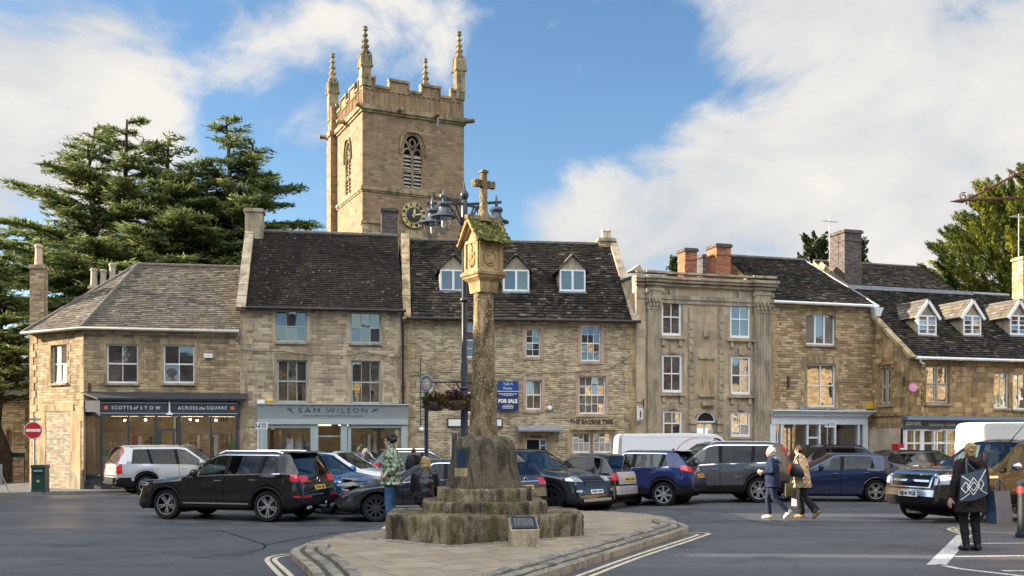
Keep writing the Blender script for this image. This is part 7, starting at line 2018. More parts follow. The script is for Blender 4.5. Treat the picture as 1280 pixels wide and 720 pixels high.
 # ---- vehicles
def interp(prof,x):
 if x<=prof[0][0]:return prof[0][1]
 for(a,u),(b,v)in zip(prof,prof[1:]):
  if x<=b:return u+(v-u)*(x-a)/(b-a)if b>a else v
 return prof[-1][1]
def smooth_prof(prof,x,r):
 n=7;return sum(interp(prof,x+r*(k/3-1))*w for k,w in enumerate((1,2,3,4,3,2,1)))/16
class Car:
 """x forward, y left, z up, origin on the ground under the middle of the car"""
 def __init__(s,**k):s.__dict__.update(k);s.hl=s.L/2
 def T(s,x):return smooth_prof(s.top,x,.06 if abs(x)<s.hl-.12 else .015)
 def B(s,x):return min(smooth_prof(s.belt,x,.1),s.T(x)-.03)
 def zb(s,x):
  z=interp(s.low,x)
  for xw in s.axles:
   d=abs(x-xw)
   if d<s.ra:z=max(z,s.rw+math.sqrt(s.ra**2-d*d))
  return z
 def w(s,x):
  h=s.W/2;f=(x-(s.hl-s.nose))/s.nose;r=(-x-(s.hl-s.tail))/s.tail
  if f>0:h*=1-s.nosek*min(1,f)**2.4
  if r>0:h*=1-s.tailk*min(1,r)**2.6
  return h
 def sec(s,x):
  """half section: list of (y, z) from underside to roof crown"""
  w=s.w(x);zb=s.zb(x);B=s.B(x);T=s.T(x);hg=max(0,T-B);k=sstep((hg-.05)/.25)
  B=max(B,zb+.10)if hg>.05 else max(B,zb+.04)
  T=max(T,B+.02)
  h=B-zb
  wb=w*lerp(.93,s.beltw,k)
  y7=lerp(wb*.90,wb-s.tumble*hg-.02,k);z7=lerp(T-.018,T-.055,k)
  return[(0,zb),(w*.90,zb),(w*.975,zb+min(.05,h*.2)),(w*.995,zb+h*.28),(w,zb+h*.5),(w*.992,zb+h*.72),(w*.968,zb+h*.90),(wb+.012,B-.004),(wb,B),(y7,z7),(y7-.06,T-.022*k-.006),(y7*.62,T-.004),(0,T)]
 def P(s,x,q,side=1):
  """point on the greenhouse: q 0 at the belt, 1 at the roof edge, 2 at the middle of the roof"""
  c=s.sec(x);pts=c[8:]
  if q<=1:(a,b),t=(pts[0],pts[1]),q
  else:
   t=(q-1)*3;i=min(2,int(t));a,b=pts[1+i],pts[2+i];t-=i
  return Vector((x,side*lerp(a[0],b[0],t),lerp(a[1],b[1],t)))
def make_car(label,name,px,py,yaw,spec,paint,cat='car',anchor=None,wheels='five',alloy='alloy',trim_sill=True,group=None,extras=None,dz=0.0,lit_plate=None,glass=None,rear_glass=None):
 """anchor = local (x, y) of the tyre contact that the photo shows at (px, py)"""
 c=Car(**spec);hl=c.hl
 ax,ay=anchor;gp=G(px,py);cy,sy=math.cos(yaw),math.sin(yaw)
 o=Vector((gp.x-(cy*ax-sy*ay),gp.y-(sy*ax+cy*ay),0));o.z=gz(o.x,o.y)*.5+gp.z*.5+dz
 t=thing(name,label,cat,o,yaw,group)
 xs=set([-hl,hl])
 for pr in(c.top,c.belt,c.low):
  for x,_ in pr:xs.add(min(hl,max(-hl,x)))
 for xw in c.axles:
  for k in range(13):xs.add(xw+c.ra*math.cos(PI*k/12));
  xs.add(xw-c.ra-.002);xs.add(xw+c.ra+.002)
 n=int(c.L/.11)
 for k in range(n+1):xs.add(-hl+c.L*k/n)
 for k in(0.012,.03,.06,.1,.16,.22,.3):xs.add(hl-k);xs.add(-hl+k)
 for d in c.doors:xs.update((d[0],d[1]))
 xs.update((c.cowl,c.rf,c.rr,c.rb))
 xl=sorted(x for x in xs if-hl<=x<=hl);out=[xl[0]]
 keep={d[i]for d in c.doors for i in(0,1)}|{c.cowl,c.rf,c.rr,c.rb,hl}
 for x in xl[1:]:
  if x-out[-1]>.011 or x in keep:out.append(x)
 xs=out
 bod=MB();doors=[MB()for _ in c.doors for _ in(0,1)];bon=MB();full=MB()
 secs=[c.sec(x)for x in xs];m=len(secs[0])
 def side_ids(mb,i0,i1,js,side,mi):
  for i in range(i0,i1):
   for j in js:
    q=[(xs[i],*secs[i][j]),(xs[i+1],*secs[i+1][j]),(xs[i+1],*secs[i+1][j+1]),(xs[i],*secs[i][j+1])]
    mb.face([(a,side*b,z)for a,b,z in q],mi)
 gx0,gx1=c.glassx
 for side in(1,-1):
  V=[[bod.add((x,side*y,z))for y,z in sc_]for x,sc_ in zip(xs,secs)]
  FV=[[full.add((x,side*y,z))for y,z in sc_]for x,sc_ in zip(xs,secs)]
  for i in range(len(xs)-1):
   xm=(xs[i]+xs[i+1])/2
   green=secs[i][9][1]-secs[i][8][1]>.10 and secs[i+1][9][1]-secs[i+1][8][1]>.10
   indoor=next((k for k,d in enumerate(c.doors)if d[0]<xm<d[1]),None)
   for j in range(m-1):
    ids=(V[i][j],V[i+1][j],V[i+1][j+1],V[i][j+1])
    full.idx((FV[i][j],FV[i+1][j],FV[i+1][j+1],FV[i][j+1]))
    if j==8 and gx0<xm<gx1 and(green or(c.rb<xm<c.cowl)):continue
    if j>=9 and(c.rf<xm<c.cowl or(c.rb<xm<c.rr and c.rearglass)):continue
    if indoor is not None and 2<=j<=7:continue
    if xm>c.cowl and xm<hl-.16 and j>=9:continue
    mi=1 if j==0 or(j in(1,2)and trim_sill)else 0
    bod.idx(ids,mi)
  for k,d in enumerate(c.doors):
   mb=doors[k*2+(0 if side>0 else 1)];i0,i1=xs.index(d[0]),xs.index(d[1]);W=[]
   for i in range(i0,i1+1):
    x=xs[i]+(.007 if i==i0 else-.007 if i==i1 else 0)
    W.append([mb.add((x,side*(y+.001),z))for y,z in secs[i][2:9]])
   for a,b in zip(W,W[1:]):
    for j in range(6):mb.idx((a[j],b[j],b[j+1],a[j+1]),1 if j==0 and trim_sill else 0)
  i0=xs.index(c.cowl);i1=max(i for i,x in enumerate(xs)if x<=hl-.15);W=[]
  for i in range(i0,i1+1):
   W.append([bon.add((xs[i]+(.006 if i==i0 else-.006 if i==i1 else 0),side*max(0,y-(.006 if j==0 else 0)),z+.002))for j,(y,z)in enumerate(secs[i][9:])])
  for a,b in zip(W,W[1:]):
   for j in range(len(W[0])-1):bon.idx((a[j],b[j],b[j+1],a[j+1]),0)
 for V0_,mb in((0,bod),(-1,bod),(0,full),(-1,full)):
  sc_=secs[V0_];x=xs[V0_]
  a=[mb.add((x,y,z))for y,z in sc_];b=[mb.add((x,-y,z))for y,z in sc_]
  for j in range(m-1):mb.idx((a[j],a[j+1],b[j+1],b[j]),0)
 def weld(mb,name_,mats,parent,ang=32):
  me=mb.mesh(name_,mats,None);bm=bmesh.new();bm.from_mesh(me);bmesh.ops.remove_doubles(bm,verts=bm.verts[:],dist=.0008);bmesh.ops.recalc_face_normals(bm,faces=bm.faces[:]);bm.to_mesh(me);bm.free();me.shade_smooth();me.set_sharp_from_angle(angle=R(ang));return link(name_,me,parent)
 body_=weld(bod,'body',[paint,M['trim']],t)
 dob=[]
 for k,d in enumerate(c.doors):
  for sd in(0,1):
   do=weld(doors[k*2+sd],'door',[paint,M['trim']],t);dob.append(do)
   side=1 if sd==0 else-1
   xh=d[0]+.16;zh=c.B(xh)-.13;yh=c.w(xh)*.985
   mb=MB();mb.tube([(xh-.07,side*(yh-.01),zh),(xh-.05,side*(yh+.03),zh+.004),(xh+.09,side*(yh+.03),zh+.006),(xh+.11,side*(yh-.01),zh)],.014,6);mb.build('handle',paint if not spec.get('chrome_handle')else M['chrome'],do,50)
 weld(bon,'bonnet',paint,t)
 bv=BVHTree.FromPolygons([Vector(v)for v in full.v],full.f)
 def skin(name_,grid,off,mat,parent,thick=0.0,nb=1):
  mb=MB();P=[]
  for row in grid:
   r=[]
   for p in row:
    hit=bv.find_nearest(p);nrm=hit[1]
    cen=Vector((p.x*.6,0,.8))
    if nrm.dot(p-cen)<0:nrm=-nrm
    r.append((p+nrm*off,p+nrm*(off-thick)))
   P.append(r)
  I=[[mb.add(q[0])for q in r]for r in P]
  for a,b in zip(I,I[1:]):
   for k in range(len(a)-1):mb.idx((a[k],a[k+1],b[k+1],b[k]))
  if thick:
   J=[[mb.add(q[1])for q in r]for r in P]
   loopI=I[0]+[r[-1]for r in I[1:]]+I[-1][-2::-1]+[r[0]for r in I[-2:0:-1]]
   loopJ=J[0]+[r[-1]for r in J[1:]]+J[-1][-2::-1]+[r[0]for r in J[-2:0:-1]]
   for k in range(len(loopI)):k2=(k+1)%len(loopI);mb.idx((loopI[k],loopI[k2],loopJ[k2],loopJ[k]))
  return mb.build(name_,mat,parent,40)
 def rows(x0,x1,step=.12):
  n=max(1,int(abs(x1-x0)/step));return[lerp(x0,x1,k/n)for k in range(n+1)]
 gl=glass or M['car_glass'];rg_=rear_glass or gl
 split=c.doors[-1][1]if len(c.doors)>1 else c.doors[0][0]
 for side in(1,-1):
  for x0,x1,mt in((split,gx1,gl),(gx0,split,rg_)):
   if x1-x0<.05:continue
   skin('side_window',[[c.P(x,q,side)for q in(0,.25,.5,.75,1.0)]for x in rows(x0,x1)],-.012,mt,t)
 skin('windscreen',[[c.P(x,1+q,s)for s,q in[(1,0),(1,.25),(1,.5),(1,.75),(1,1),(-1,.75),(-1,.5),(-1,.25),(-1,0)]]for x in rows(c.rf,c.cowl,.1)],-.004,gl,t)
 if c.rearglass:
  rw_=skin('rear_window',[[c.P(x,1+q,s)for s,q in[(1,0),(1,.25),(1,.5),(1,.75),(1,1),(-1,.75),(-1,.5),(-1,.25),(-1,0)]]for x in rows(c.rb,c.rr,.05)],-.004,rg_,t)
 def strip(name_,pts,mat,off=.006,thick=.03):
  """pts = list of (list of points) forming a ruled patch"""
  return skin(name_,pts,off,mat,t,thick)
 for side in(1,-1):
  xsA=rows(c.rf-.05,c.cowl+.02,.08)
  strip('pillar',[[c.P(x,1-min(.9,.075/max(.08,c.sec(x)[9][1]-c.sec(x)[8][1])),side),c.P(x,1.0,side),c.P(x,1.10,side),c.P(x,1.17,side)]for x in xsA],paint)
  xsR=rows(c.rr+.02,c.rf,.15)
  strip('roof_rail_panel',[[c.P(x,.90,side),c.P(x,1.0,side),c.P(x,1.06,side)]for x in xsR],M['trim']if False else paint)
  if c.rearglass:
   strip('pillar',[[c.P(x,.86,side),c.P(x,1.0,side),c.P(x,1.12,side),c.P(x,1.17,side)]for x in rows(max(c.rb,-hl+.04),c.rr+.06,.06)],paint)
  for x,w,mt,lean in c.pillars:
   mt=paint if mt=='p' else M['trim']
   strip('pillar',[[c.P(x+s_*w/2+lean*q,q,side)for s_ in(-1,1)]for q in(0,.2,.4,.6,.8,.93)],mt,.004 if mt is not paint else .006,.05)
  if spec.get('chrome'):
   strip('window_trim',[[c.P(x,.0,side),c.P(x,.05,side)]for x in rows(c.glassx[0]+.06,c.cowl-.1,.15)],M['chrome'],.012,.01)
   strip('window_trim',[[c.P(x,.90,side),c.P(x,.95,side)]for x in rows(c.glassx[0]+.15,c.rf+.1,.15)],M['chrome'],.012,.01)
 mb=MB();wi=c.W/2-.14
 mb.box(c.rb+.15,c.cowl-.05,-wi,wi,c.low[1][1]+.12,c.low[1][1]+.2,0)
 mb.box(c.cowl-.38,c.cowl+.05,-wi,wi,c.B(c.cowl-.2)-.45,c.B(c.cowl-.3)-.03,0)
 zs=c.low[1][1]+.2
 for sx_ in c.seats:
  for s in(-1,1):
   y=s*c.W*.21;top=c.T(sx_)-.30
   mb.loft([[(sx_-.02,y-.22,zs),(sx_+.1,y-.22,zs),(sx_+.1,y+.22,zs),(sx_-.02,y+.22,zs)],[(sx_-.22,y-.23,top-.12),(sx_-.10,y-.23,top-.12),(sx_-.10,y+.23,top-.12),(sx_-.22,y+.23,top-.12)],[(sx_-.25,y-.16,top),(sx_-.17,y-.16,top),(sx_-.17,y+.16,top),(sx_-.25,y+.16,top)]])
   mb.box(sx_-.30,sx_-.20,y-.12,y+.12,top+.02,top+.20);mb.box(sx_,sx_+.5,y-.24,y+.24,zs,zs+.28)
 mb.tube([Vector((c.cowl-.52+.05*math.sin(a),c.steer*c.W*.21+.18*math.cos(a),c.B(c.cowl-.5)+.0+.17*math.sin(a)))for a in[2*PI*k/16 for k in range(17)]],.018,6)
 mb.build('interior',M['seat'],t,50)
 mb=MB()
 for xw in c.axles:mb.box(xw-c.ra*.9,xw+c.ra*.9,-wi+.12,wi-.12,.18,c.rw+c.ra*.92)
 mb.box(-hl+.3,hl-.3,-wi+.05,wi-.05,c.low[1][1]-.04,c.low[1][1]+.1);mb.build('underbody',M['trim'],t)
 for xw in c.axles:
  for s in(1,-1):
   yo=c.W/2-.035;r=c.rw;tw=.21;rr=r*.70
   steer=R(c.turn)if xw==max(c.axles)else 0
   Mw=Matrix.Translation((xw,s*(yo-tw*.5),r))@Matrix.Rotation(steer,4,'Z')@Matrix.Rotation(-s*PI/2,4,'X')
   mb=MB()
   h=tw*.5
   mb.lathe([(rr*.97,-h),(rr*.98,h*.86),(rr*1.0,h*.92),(rr*.94,h*.9),(rr*.90,h*.55),(rr*.87,h*-.3),(.05,-h*.35)],32,Mw,1,cap=False)
   mb.lathe([(rr*1.01,h*.80),(rr*1.0,h*.95),(rr*.93,h*.92)],32,Mw,0,cap=False)
   ns,dbl={'five':(5,True),'seven':(7,False),'ten':(10,False),'six':(6,True),'nine':(9,False)}[wheels]
   for k in range(ns):
    for off in((-.11,.11)if dbl else(0,)):
     a=2*PI*k/ns+.3
     a0,a1=a+off*.55,a+off*(1.5 if dbl else 1)
     w0,w1=(rr*.10,rr*.075)if dbl else(rr*.15,rr*(.11 if ns>8 else .17))
     p0=Vector((rr*.12*math.cos(a0),rr*.12*math.sin(a0),h*.62));p1=Vector((rr*.95*math.cos(a1),rr*.95*math.sin(a1),h*.82))
     tt=(p1-p0).normalized();nn=Vector((-tt.y,tt.x,0)).normalized()
     ring=lambda p,w,z0,z1:[p+nn*w+Vector((0,0,z0)),p-nn*w+Vector((0,0,z0)),p-nn*w*.7+Vector((0,0,z1)),p+nn*w*.7+Vector((0,0,z1))]
     mb.loft([[Mw@q for q in ring(p0,w0,-.05,.0)],[Mw@q for q in ring(p0.lerp(p1,.6),lerp(w0,w1,.5),-.05,.0)],[Mw@q for q in ring(p1,w1,-.05,-.005)]],True,True,0)
   mb.lathe([(rr*.22,h*.3),(rr*.21,h*.66),(rr*.12,h*.72),(0.002,h*.72)],16,Mw,0)
   mb.lathe([(rr*.5,-h*.1),(rr*.5,-h*.05),(.01,-h*.05)],20,Mw,2)
   wo=mb.build('wheel',[M[alloy],M['trim'],M['galv']],t,40)
   mb=MB();mb.lathe([(rr*.985,-h*.95),(rr*1.05,-h),(r*.93,-h),(r*.99,-h*.75),(r,-h*.4),(r,h*.4),(r*.99,h*.75),(r*.93,h),(rr*1.05,h),(rr*.985,h*.93)],36,Mw,cap=False)
   mb.build('tyre',M['tyre'],wo,40)
 lipm=M['trim']if trim_sill else paint
 for xw in c.axles:
  for s in(1,-1):
   pts=[];mb=MB()
   for k in range(15):
    a=PI*k/14;x=xw+(c.ra+.012)*math.cos(a);z=c.rw+(c.ra+.012)*math.sin(a)
    x=min(hl-.02,max(-hl+.02,x));pts.append(Vector((x,s*(c.w(x)*.99+.004),max(z,.2))))
   mb.tube(pts,.030 if trim_sill else .014,5,True,0,None)
   mb.build('wheel_arch_trim',lipm,t,50)
 for s in(1,-1):
  xm=c.cowl-.42;ym=c.sec(xm)[8][0];zm=c.B(xm)+.10
  mb=MB();mb.ball((xm,s*(ym+.17),zm),.085,.125,.095,12,8);mb.tube([(xm+.02,s*ym,zm-.1),(xm,s*(ym+.1),zm-.03)],.03,6)
  mb.build('wing_mirror',M['chrome']if spec.get('chrome_mirror')else(paint if spec.get('paint_mirror',True)else M['trim']),t,60)
 def proj_side(pts2,side,off=.008,th=.02):
  """grid of (x, z) -> points on the flank"""
  out=[]
  for row in pts2:
   r=[]
   for x,z in row:
    h_=None
    for k in range(9):
     xx=x-math.copysign(.03*k,x);h_=bv.ray_cast(Vector((xx,side*3,z)),Vector((0,-side,0)))
     if h_[0]is not None:break
    r.append(h_[0]if h_[0]is not None else Vector((x,side*c.w(x),z)))
   out.append(r)
  return out
 def proj_end(pts2,end,spread=0):
  out=[]
  for row in pts2:
   r=[]
   for y,z in row:
    h_=None
    for k in range(9):
     h_=bv.ray_cast(Vector((end*(hl+2),y*(1-.02*k),z)),Vector((-end,0,0)))
     if h_[0]is not None:break
    r.append(h_[0]if h_[0]is not None else Vector((end*hl,y,z)))
   out.append(r)
  return out
 def patch(name_,grid,mat,off=.008,thick=.02,parent=None):return skin(name_,grid,off,mat,parent or t,thick)
 def quad(y0,y1,z0,z1,ny=6,nz=3,dz=0.0,zskew=0.0):
  return[[(lerp(y0,y1,i/ny),lerp(z0,z1,j/nz)+zskew*i/ny)for i in range(ny+1)]for j in range(nz+1)]
 ctx=dict(c=c,t=t,patch=patch,ps=proj_side,pe=proj_end,quad=quad,paint=paint,P=c.P,rows=rows,strip=strip)
 def plate(end,z,text,col,w=.52,h_=.11,yoff=0.0,parent=None):
  g=bv.ray_cast(Vector((end*(hl+2),yoff,z)),Vector((-end,0,0)));x=(g[0].x if g[0]is not None else end*hl)+end*.006
  g2=bv.ray_cast(Vector((end*(hl+2),yoff,z+.07)),Vector((-end,0,0)));lean=math.atan2((g2[0].x-g[0].x)*end,.07)if g2[0]is not None and g[0]is not None else 0
  lean=max(-.5,min(.5,lean))
  Mp=Matrix.Translation((x+end*.004,yoff,z))@Matrix.Rotation(end*PI/2,4,'Z')@Matrix.Rotation(PI/2+lean,4,'X')
  mb=MB();mb.box(-w/2,w/2,-h_/2,h_/2,-.01,.008,0,Mp);po=mb.build('number_plate',M['plate_yellow']if col=='y' else M['plate_white'],t)
  if text:
   o_=text_mesh('plate_text',text,.095,M['plate_text'],po,None,bold=.003);ww=o_.dimensions.x or .4
   xv=[v.co.x for v in o_.data.vertices];k=w*.9/(max(xv)-min(xv));o_.data.transform(Mp@Matrix.Translation((0,0,.010))@Matrix.Diagonal((k,1,1,1))@Matrix.Translation((-(max(xv)+min(xv))/2,0,0)))
  else:
   mb=MB();x_=-w*.42
   for k in range(7):mb.box(x_,x_+.043,-.032,.032,.0085,.0105,0,Mp);x_+=.06+(.03 if k==3 else 0)
   mb.build('plate_text',M['plate_text'],po)
 ctx['plate']=plate
 if extras:extras(ctx)
 return t,c
def suv(L=4.8,W=1.93,H_=1.73,wb=2.89,fo=.93,rw=.385,bonnet=1.08,belt=1.12,sill=.30,cowl_back=1.42,rf_back=2.25,rear_top=.42,rear_belt=.13,tailz=1.12,**k):
 hl=L/2;xf=hl-fo;xr=xf-wb
 d=dict(L=L,W=W,rw=rw,ra=rw+.065,axles=(xf,xr),turn=0,steer=-1,nose=.75,nosek=.20,tail=.7,tailk=.10,beltw=.945,tumble=.26,chrome=True,top=[(-hl,.52),(-hl+.012,.70),(-hl+.03,tailz-.25),(-hl+rear_belt,tailz),(-hl+rear_top,H_-.03),(-hl+rear_top+.5,H_-.005),(-.1,H_),(hl-rf_back,H_-.055),(hl-cowl_back,bonnet+.04),(hl-.85,bonnet-.03),(hl-.32,bonnet-.14),(hl-.12,bonnet-.26),(hl-.03,.66),(hl,.5)],belt=[(-hl,belt+.03),(-hl+.6,belt+.05),(0,belt),(hl-cowl_back,bonnet-.02),(hl,bonnet-.2)],low=[(-hl,.42),(-hl+.35,sill),(hl-.5,sill-.02),(hl-.1,.25),(hl,.30)],cowl=hl-cowl_back,rf=hl-rf_back,rr=-hl+rear_top+.03,rb=-hl+rear_belt+.005,rearglass=True,glassx=(-hl+rear_top+.16,hl-cowl_back+.0),seats=(-.05,-1.0),pillars=[],doors=[])
 b=(xf-.62-.02);mid=b-1.05
 d['doors']=[(mid,b),(max(mid-.98,xr+.10),mid)]
 d['pillars']=[(mid-.03,.10,'t',-.05),(d['doors'][1][0]+.02,.09,'t',-.12),(-hl+rear_top+.17,.17,'p',.10)]
 d.update(k);return d
def lights_rear(x,y_in,y_out,z0,z1,mat='tail_red',wrap=.25,skew=0.0):
 c=x['c'];hl=c.hl
 for s in(1,-1):
  ends=x['pe']([[(s*lerp(y_in,min(y_out,c.w(-hl+.02)*.985),i/5),lerp(z0,z1,j/3))for i in range(6)]for j in range(4)],-1)
  x['patch']('tail_light',ends,M[mat],.012,.03)
  sd=x['ps']([[(-hl+.015+wrap*i/5,lerp(z0,z1,j/3)+skew*i/5)for i in range(6)]for j in range(4)],s)
  x['patch']('tail_light',sd,M[mat],.012,.03)
def lights_front(x,y_in,z0,z1,wrap=.34,skew=.05,mat='lens'):
 c=x['c'];hl=c.hl
 for s in(1,-1):
  g=x['pe']([[(s*lerp(y_in,c.w(hl-.03)*.97,i/5),lerp(z0,z1,j/3)+skew*.3*i/5)for i in range(6)]for j in range(4)],1)
  a=x['patch']('headlight',g,M[mat],.010,.03)
  sd=x['ps']([[(hl-.04-wrap*i/5,lerp(z0+skew*.3,z1,j/3)+skew*i/5)for i in range(6)]for j in range(4)],s)
  x['patch']('headlight',sd,M[mat],.010,.03)
def grille(x,hw,z0,z1,bars=3,surround_mat='chrome',mat='trim',frame=.03):
 x['patch']('grille',x['pe'](x['quad'](-hw,hw,z0,z1,10,4),1),M[mat],.012,.03)
 for k in range(bars):
  z=lerp(z0,z1,(k+.5)/bars);x['patch']('grille_bar',x['pe'](x['quad'](-hw*.94,hw*.94,z-.014,z+.014,10,1),1),M[surround_mat],.022,.02)
 if frame:
  for q in(x['quad'](-hw,hw,z1,z1+frame,10,1),x['quad'](-hw,hw,z0-frame,z0,10,1)):x['patch']('grille_frame',x['pe'](q,1),M[surround_mat],.018,.02)
def bumper_rear(x,z0,z1,mat='trim',hw=None):
 c=x['c'];hw=hw or c.w(-c.hl)*.97
 x['patch']('rear_bumper',x['pe'](x['quad'](-hw,hw,z0,z1,12,3),-1),M[mat],.016,.03)
 for s in(1,-1):x['patch']('rear_bumper',x['ps']([[(-c.hl+.01+.5*i/5,lerp(z0,z1,j/2))for i in range(6)]for j in range(3)],s),M[mat],.014,.03)
def bumper_front(x,z0,z1,mat='trim',hw=None):
 c=x['c'];hw=hw or c.w(c.hl)*.97
 x['patch']('front_bumper',x['pe'](x['quad'](-hw,hw,z0,z1,12,3),1),M[mat],.014,.03)
def rails(x,mat='chrome',x0=None,x1=None,h=.04):
 c=x['c'];a=x0 if x0 is not None else c.rr+.2;b=x1 if x1 is not None else c.rf-.1
 for s in(1,-1):
  mb=MB();pts=[]
  n=10
  for k in range(n+1):
   xx=lerp(a,b,k/n);p=c.P(xx,1.22,s);p.z+=h*(1 if 0<k<n else .1);pts.append(p)
  mb.tube(pts,.020,6);mb.build('roof_rail',M[mat],x['t'],50)
def side_strip(x,z,h,mat='chrome',x0=None,x1=None):
 c=x['c'];a=c.axles[1]+c.ra+.06 if x0 is None else x0;b=c.axles[0]-c.ra-.06 if x1 is None else x1
 for s in(1,-1):x['patch']('side_strip',x['ps']([[(lerp(a,b,i/8),z+h*j)for i in range(9)]for j in(0,1)],s),M[mat],.012,.02)
def spoiler(x,mat=None,ln=.22):
 c=x['c'];p=c.rr+.02;mb=MB();hw=c.sec(p)[9][0]-.03;z=c.T(p)+.012
 mb.loft([[(p+.12,-hw,z+.004),(p+.12,hw,z+.004),(p+.12,hw,z+.018),(p+.12,-hw,z+.018)],[(p-ln,-hw*.95,z-.03),(p-ln,hw*.95,z-.03),(p-ln,hw*.95,z-.008),(p-ln,-hw*.95,z-.008)]]);mb.build('spoiler',mat or x['paint'],x['t'])
def wiper_rear(x):
 c=x['c'];q=lerp(c.rb,c.rr,.12);a=c.P(q,1.9,1);b=c.P(lerp(c.rb,c.rr,.3),1.35,1);mb=MB();mb.tube([a+Vector((-.03,0,0)),b+Vector((-.03,0,.0))],.012,5);mb.build('rear_wiper',M['trim'],x['t'])
def badge_ring(x,end,z,r=.065,mat='chrome',y=0.0):
 c=x['c'];g=x['pe']([[(y,z)]],end)[0][0];Mb=Matrix.Translation(g+Vector((end*.012,0,0)))@Matrix.Rotation(end*PI/2,4,'Y')
 mb=MB();mb.tube([Mb@Vector((r*math.cos(a),r*math.sin(a),.004))for a in[2*PI*k/20 for k in range(21)]],.009,5);mb.lathe([(r*.85,-.004),(r*.85,.002)],20,Mb,1);o=mb.build('badge',[M[mat],M['trim']],x['t'],50);return Mb,o
def door_trim_dark(x):pass
PAINT=dict(black=car_paint('paint_black',(.006,.006,.007),0,.12,.12),white=car_paint('paint_white',(.66,.68,.69),0,.3,.38),silver=car_paint('paint_silver',(.50,.51,.52),.35,.3,.55),bright_blue=car_paint('paint_bright_blue',(.012,.10,.30),.3,.25,.12),charcoal=car_paint('paint_charcoal',(.013,.015,.018),.2,.16,.2),indigo=car_paint('paint_indigo',(.010,.019,.105),.2,.18,.12),navy=car_paint('paint_navy',(.012,.022,.075),.3,.22,.14),grey=car_paint('paint_grey',(.095,.10,.11),.55,.28,.45),bronze=car_paint('paint_bronze',(.034,.025,.012),.3,.2,.12),vanwhite=car_paint('paint_van_white',(.74,.75,.76),0,.35,.2),dark_grey=car_paint('paint_dark_grey',(.045,.048,.052),.4,.26,.3))
def ex(x):
 c=x['c'];lights_rear(x,.50,.95,.98,1.14,wrap=.34,skew=.03);spoiler(x);wiper_rear(x);rails(x)
 bumper_rear(x,.40,.60,'trim');side_strip(x,.42,.035)
 x['patch']('bumper_trim',x['pe'](x['quad'](-.88,.88,.655,.675,12,1),-1),M['chrome'],.02,.02)
 x['patch']('reflector',x['pe'](x['quad'](.5,.86,.60,.64,4,1),-1),M['tail_red'],.022,.02)
 x['patch']('reflector',x['pe'](x['quad'](-.86,-.5,.60,.64,4,1),-1),M['tail_red'],.022,.02)
 for s in(1,-1):x['patch']('side_reflector',x['ps']([[(-c.hl+.06+.2*i,.61+.04*j)for i in(0,1)]for j in(0,1)],s),M['tail_red'],.012,.02)
 badge_ring(x,-1,1.02,.07);x['plate'](-1,.84,None,'y');lights_front(x,.5,.80,.95);grille(x,.45,.55,.78,2)
 mb=MB()
 for s in(.62,-.62):mb.tube([(-c.hl-.0,s-.1,.36),(-c.hl-.03,s+.1,.36)],.04,8)
 mb.tube([(-c.hl+.1,0,.38),(-c.hl-.12,0,.36),(-c.hl-.14,0,.44)],.025,8);mb.ball((-c.hl-.14,0,.46),.03);mb.build('tow_bar',M['galv'],x['t'],50)
make_car('black SUV with silver twin spoke wheels parked in front of the sage shop','suv',335,652.5,R(180-17),suv(),PAINT['black'],anchor=(-1.42,.88),wheels='five',rear_glass=M['car_glass_dark'],extras=ex)
def ex(x):
 c=x['c'];bumper_rear(x,.42,.66,'trim');rails(x,'galv');wiper_rear(x);x['plate'](-1,.98,None,'y')
 for s in(1,-1):
  g=[[Vector(x['P'](lerp(c.rb,c.rr,k/8),1-.0,s))*1.0+Vector((0,0,0))for _ in(0,)][0]for k in range(9)]
  x['strip']('tail_light',[[x['P'](lerp(c.rb,c.rr+.02,k/8),.72,s),x['P'](lerp(c.rb,c.rr+.02,k/8),1.0,s),x['P'](lerp(c.rb,c.rr+.02,k/8),1.14,s)]for k in range(9)],M['tail_red'],.016,.03)
 lights_rear(x,.70,.95,.80,1.14,wrap=.2);x['patch']('step',x['pe'](x['quad'](-.7,.7,.70,.74,8,1),-1),M['trim'],.014,.02);lights_front(x,.5,.72,.90)
make_car('dirty silver estate SUV with tall red tail lights beside the corner shop','estate_car',181,619.5,R(36),suv(4.8,1.9,1.78,2.86,.9,.365,1.06,1.10,rear_top=.27,rear_belt=.05,tailz=1.14,chrome=False),PAINT['silver'],anchor=(-1.40,-.86),wheels='five',rear_glass=M['car_glass_dark'],extras=ex)
def ex(x):lights_front(x,.42,.80,.93,.42,.04);grille(x,.40,.45,.86,5);bumper_front(x,.28,.42);x['plate'](1,.55,None,'w');lights_rear(x,.5,.95,.9,1.05)
make_car('bright blue SUV half hidden behind the black SUV','suv',410,643,R(-36),suv(4.48,1.85,1.6,2.68,.9,.355,1.04,1.06,chrome=False),PAINT['bright_blue'],anchor=(1.34,-.83),wheels='ten',alloy='alloy_dark',extras=ex,dz=.02)
def ex(x):lights_front(x,.45,.78,.92);grille(x,.5,.55,.76,3);lights_rear(x,.5,.95,.9,1.05);x['plate'](1,.5,None,'w')
make_car('white hatchback with black roof facing right behind the bright blue SUV','hatchback',470,630,R(-14),suv(4.37,1.88,1.64,2.66,.85,.35,1.05,1.08,chrome=False),PAINT['white'],anchor=(1.33,-.84),wheels='ten',alloy='alloy_dark',extras=lambda x:(ex(x),x['strip']('roof_panel',[[x['P'](q,1+k,s)for s,k in((1,.02),(1,.3),(1,.6),(1,1),(-1,.6),(-1,.3),(-1,.02))]for q in x['rows'](x['c'].rr+.03,x['c'].rf-.02,.2)],M['trim'],.012,.02)))
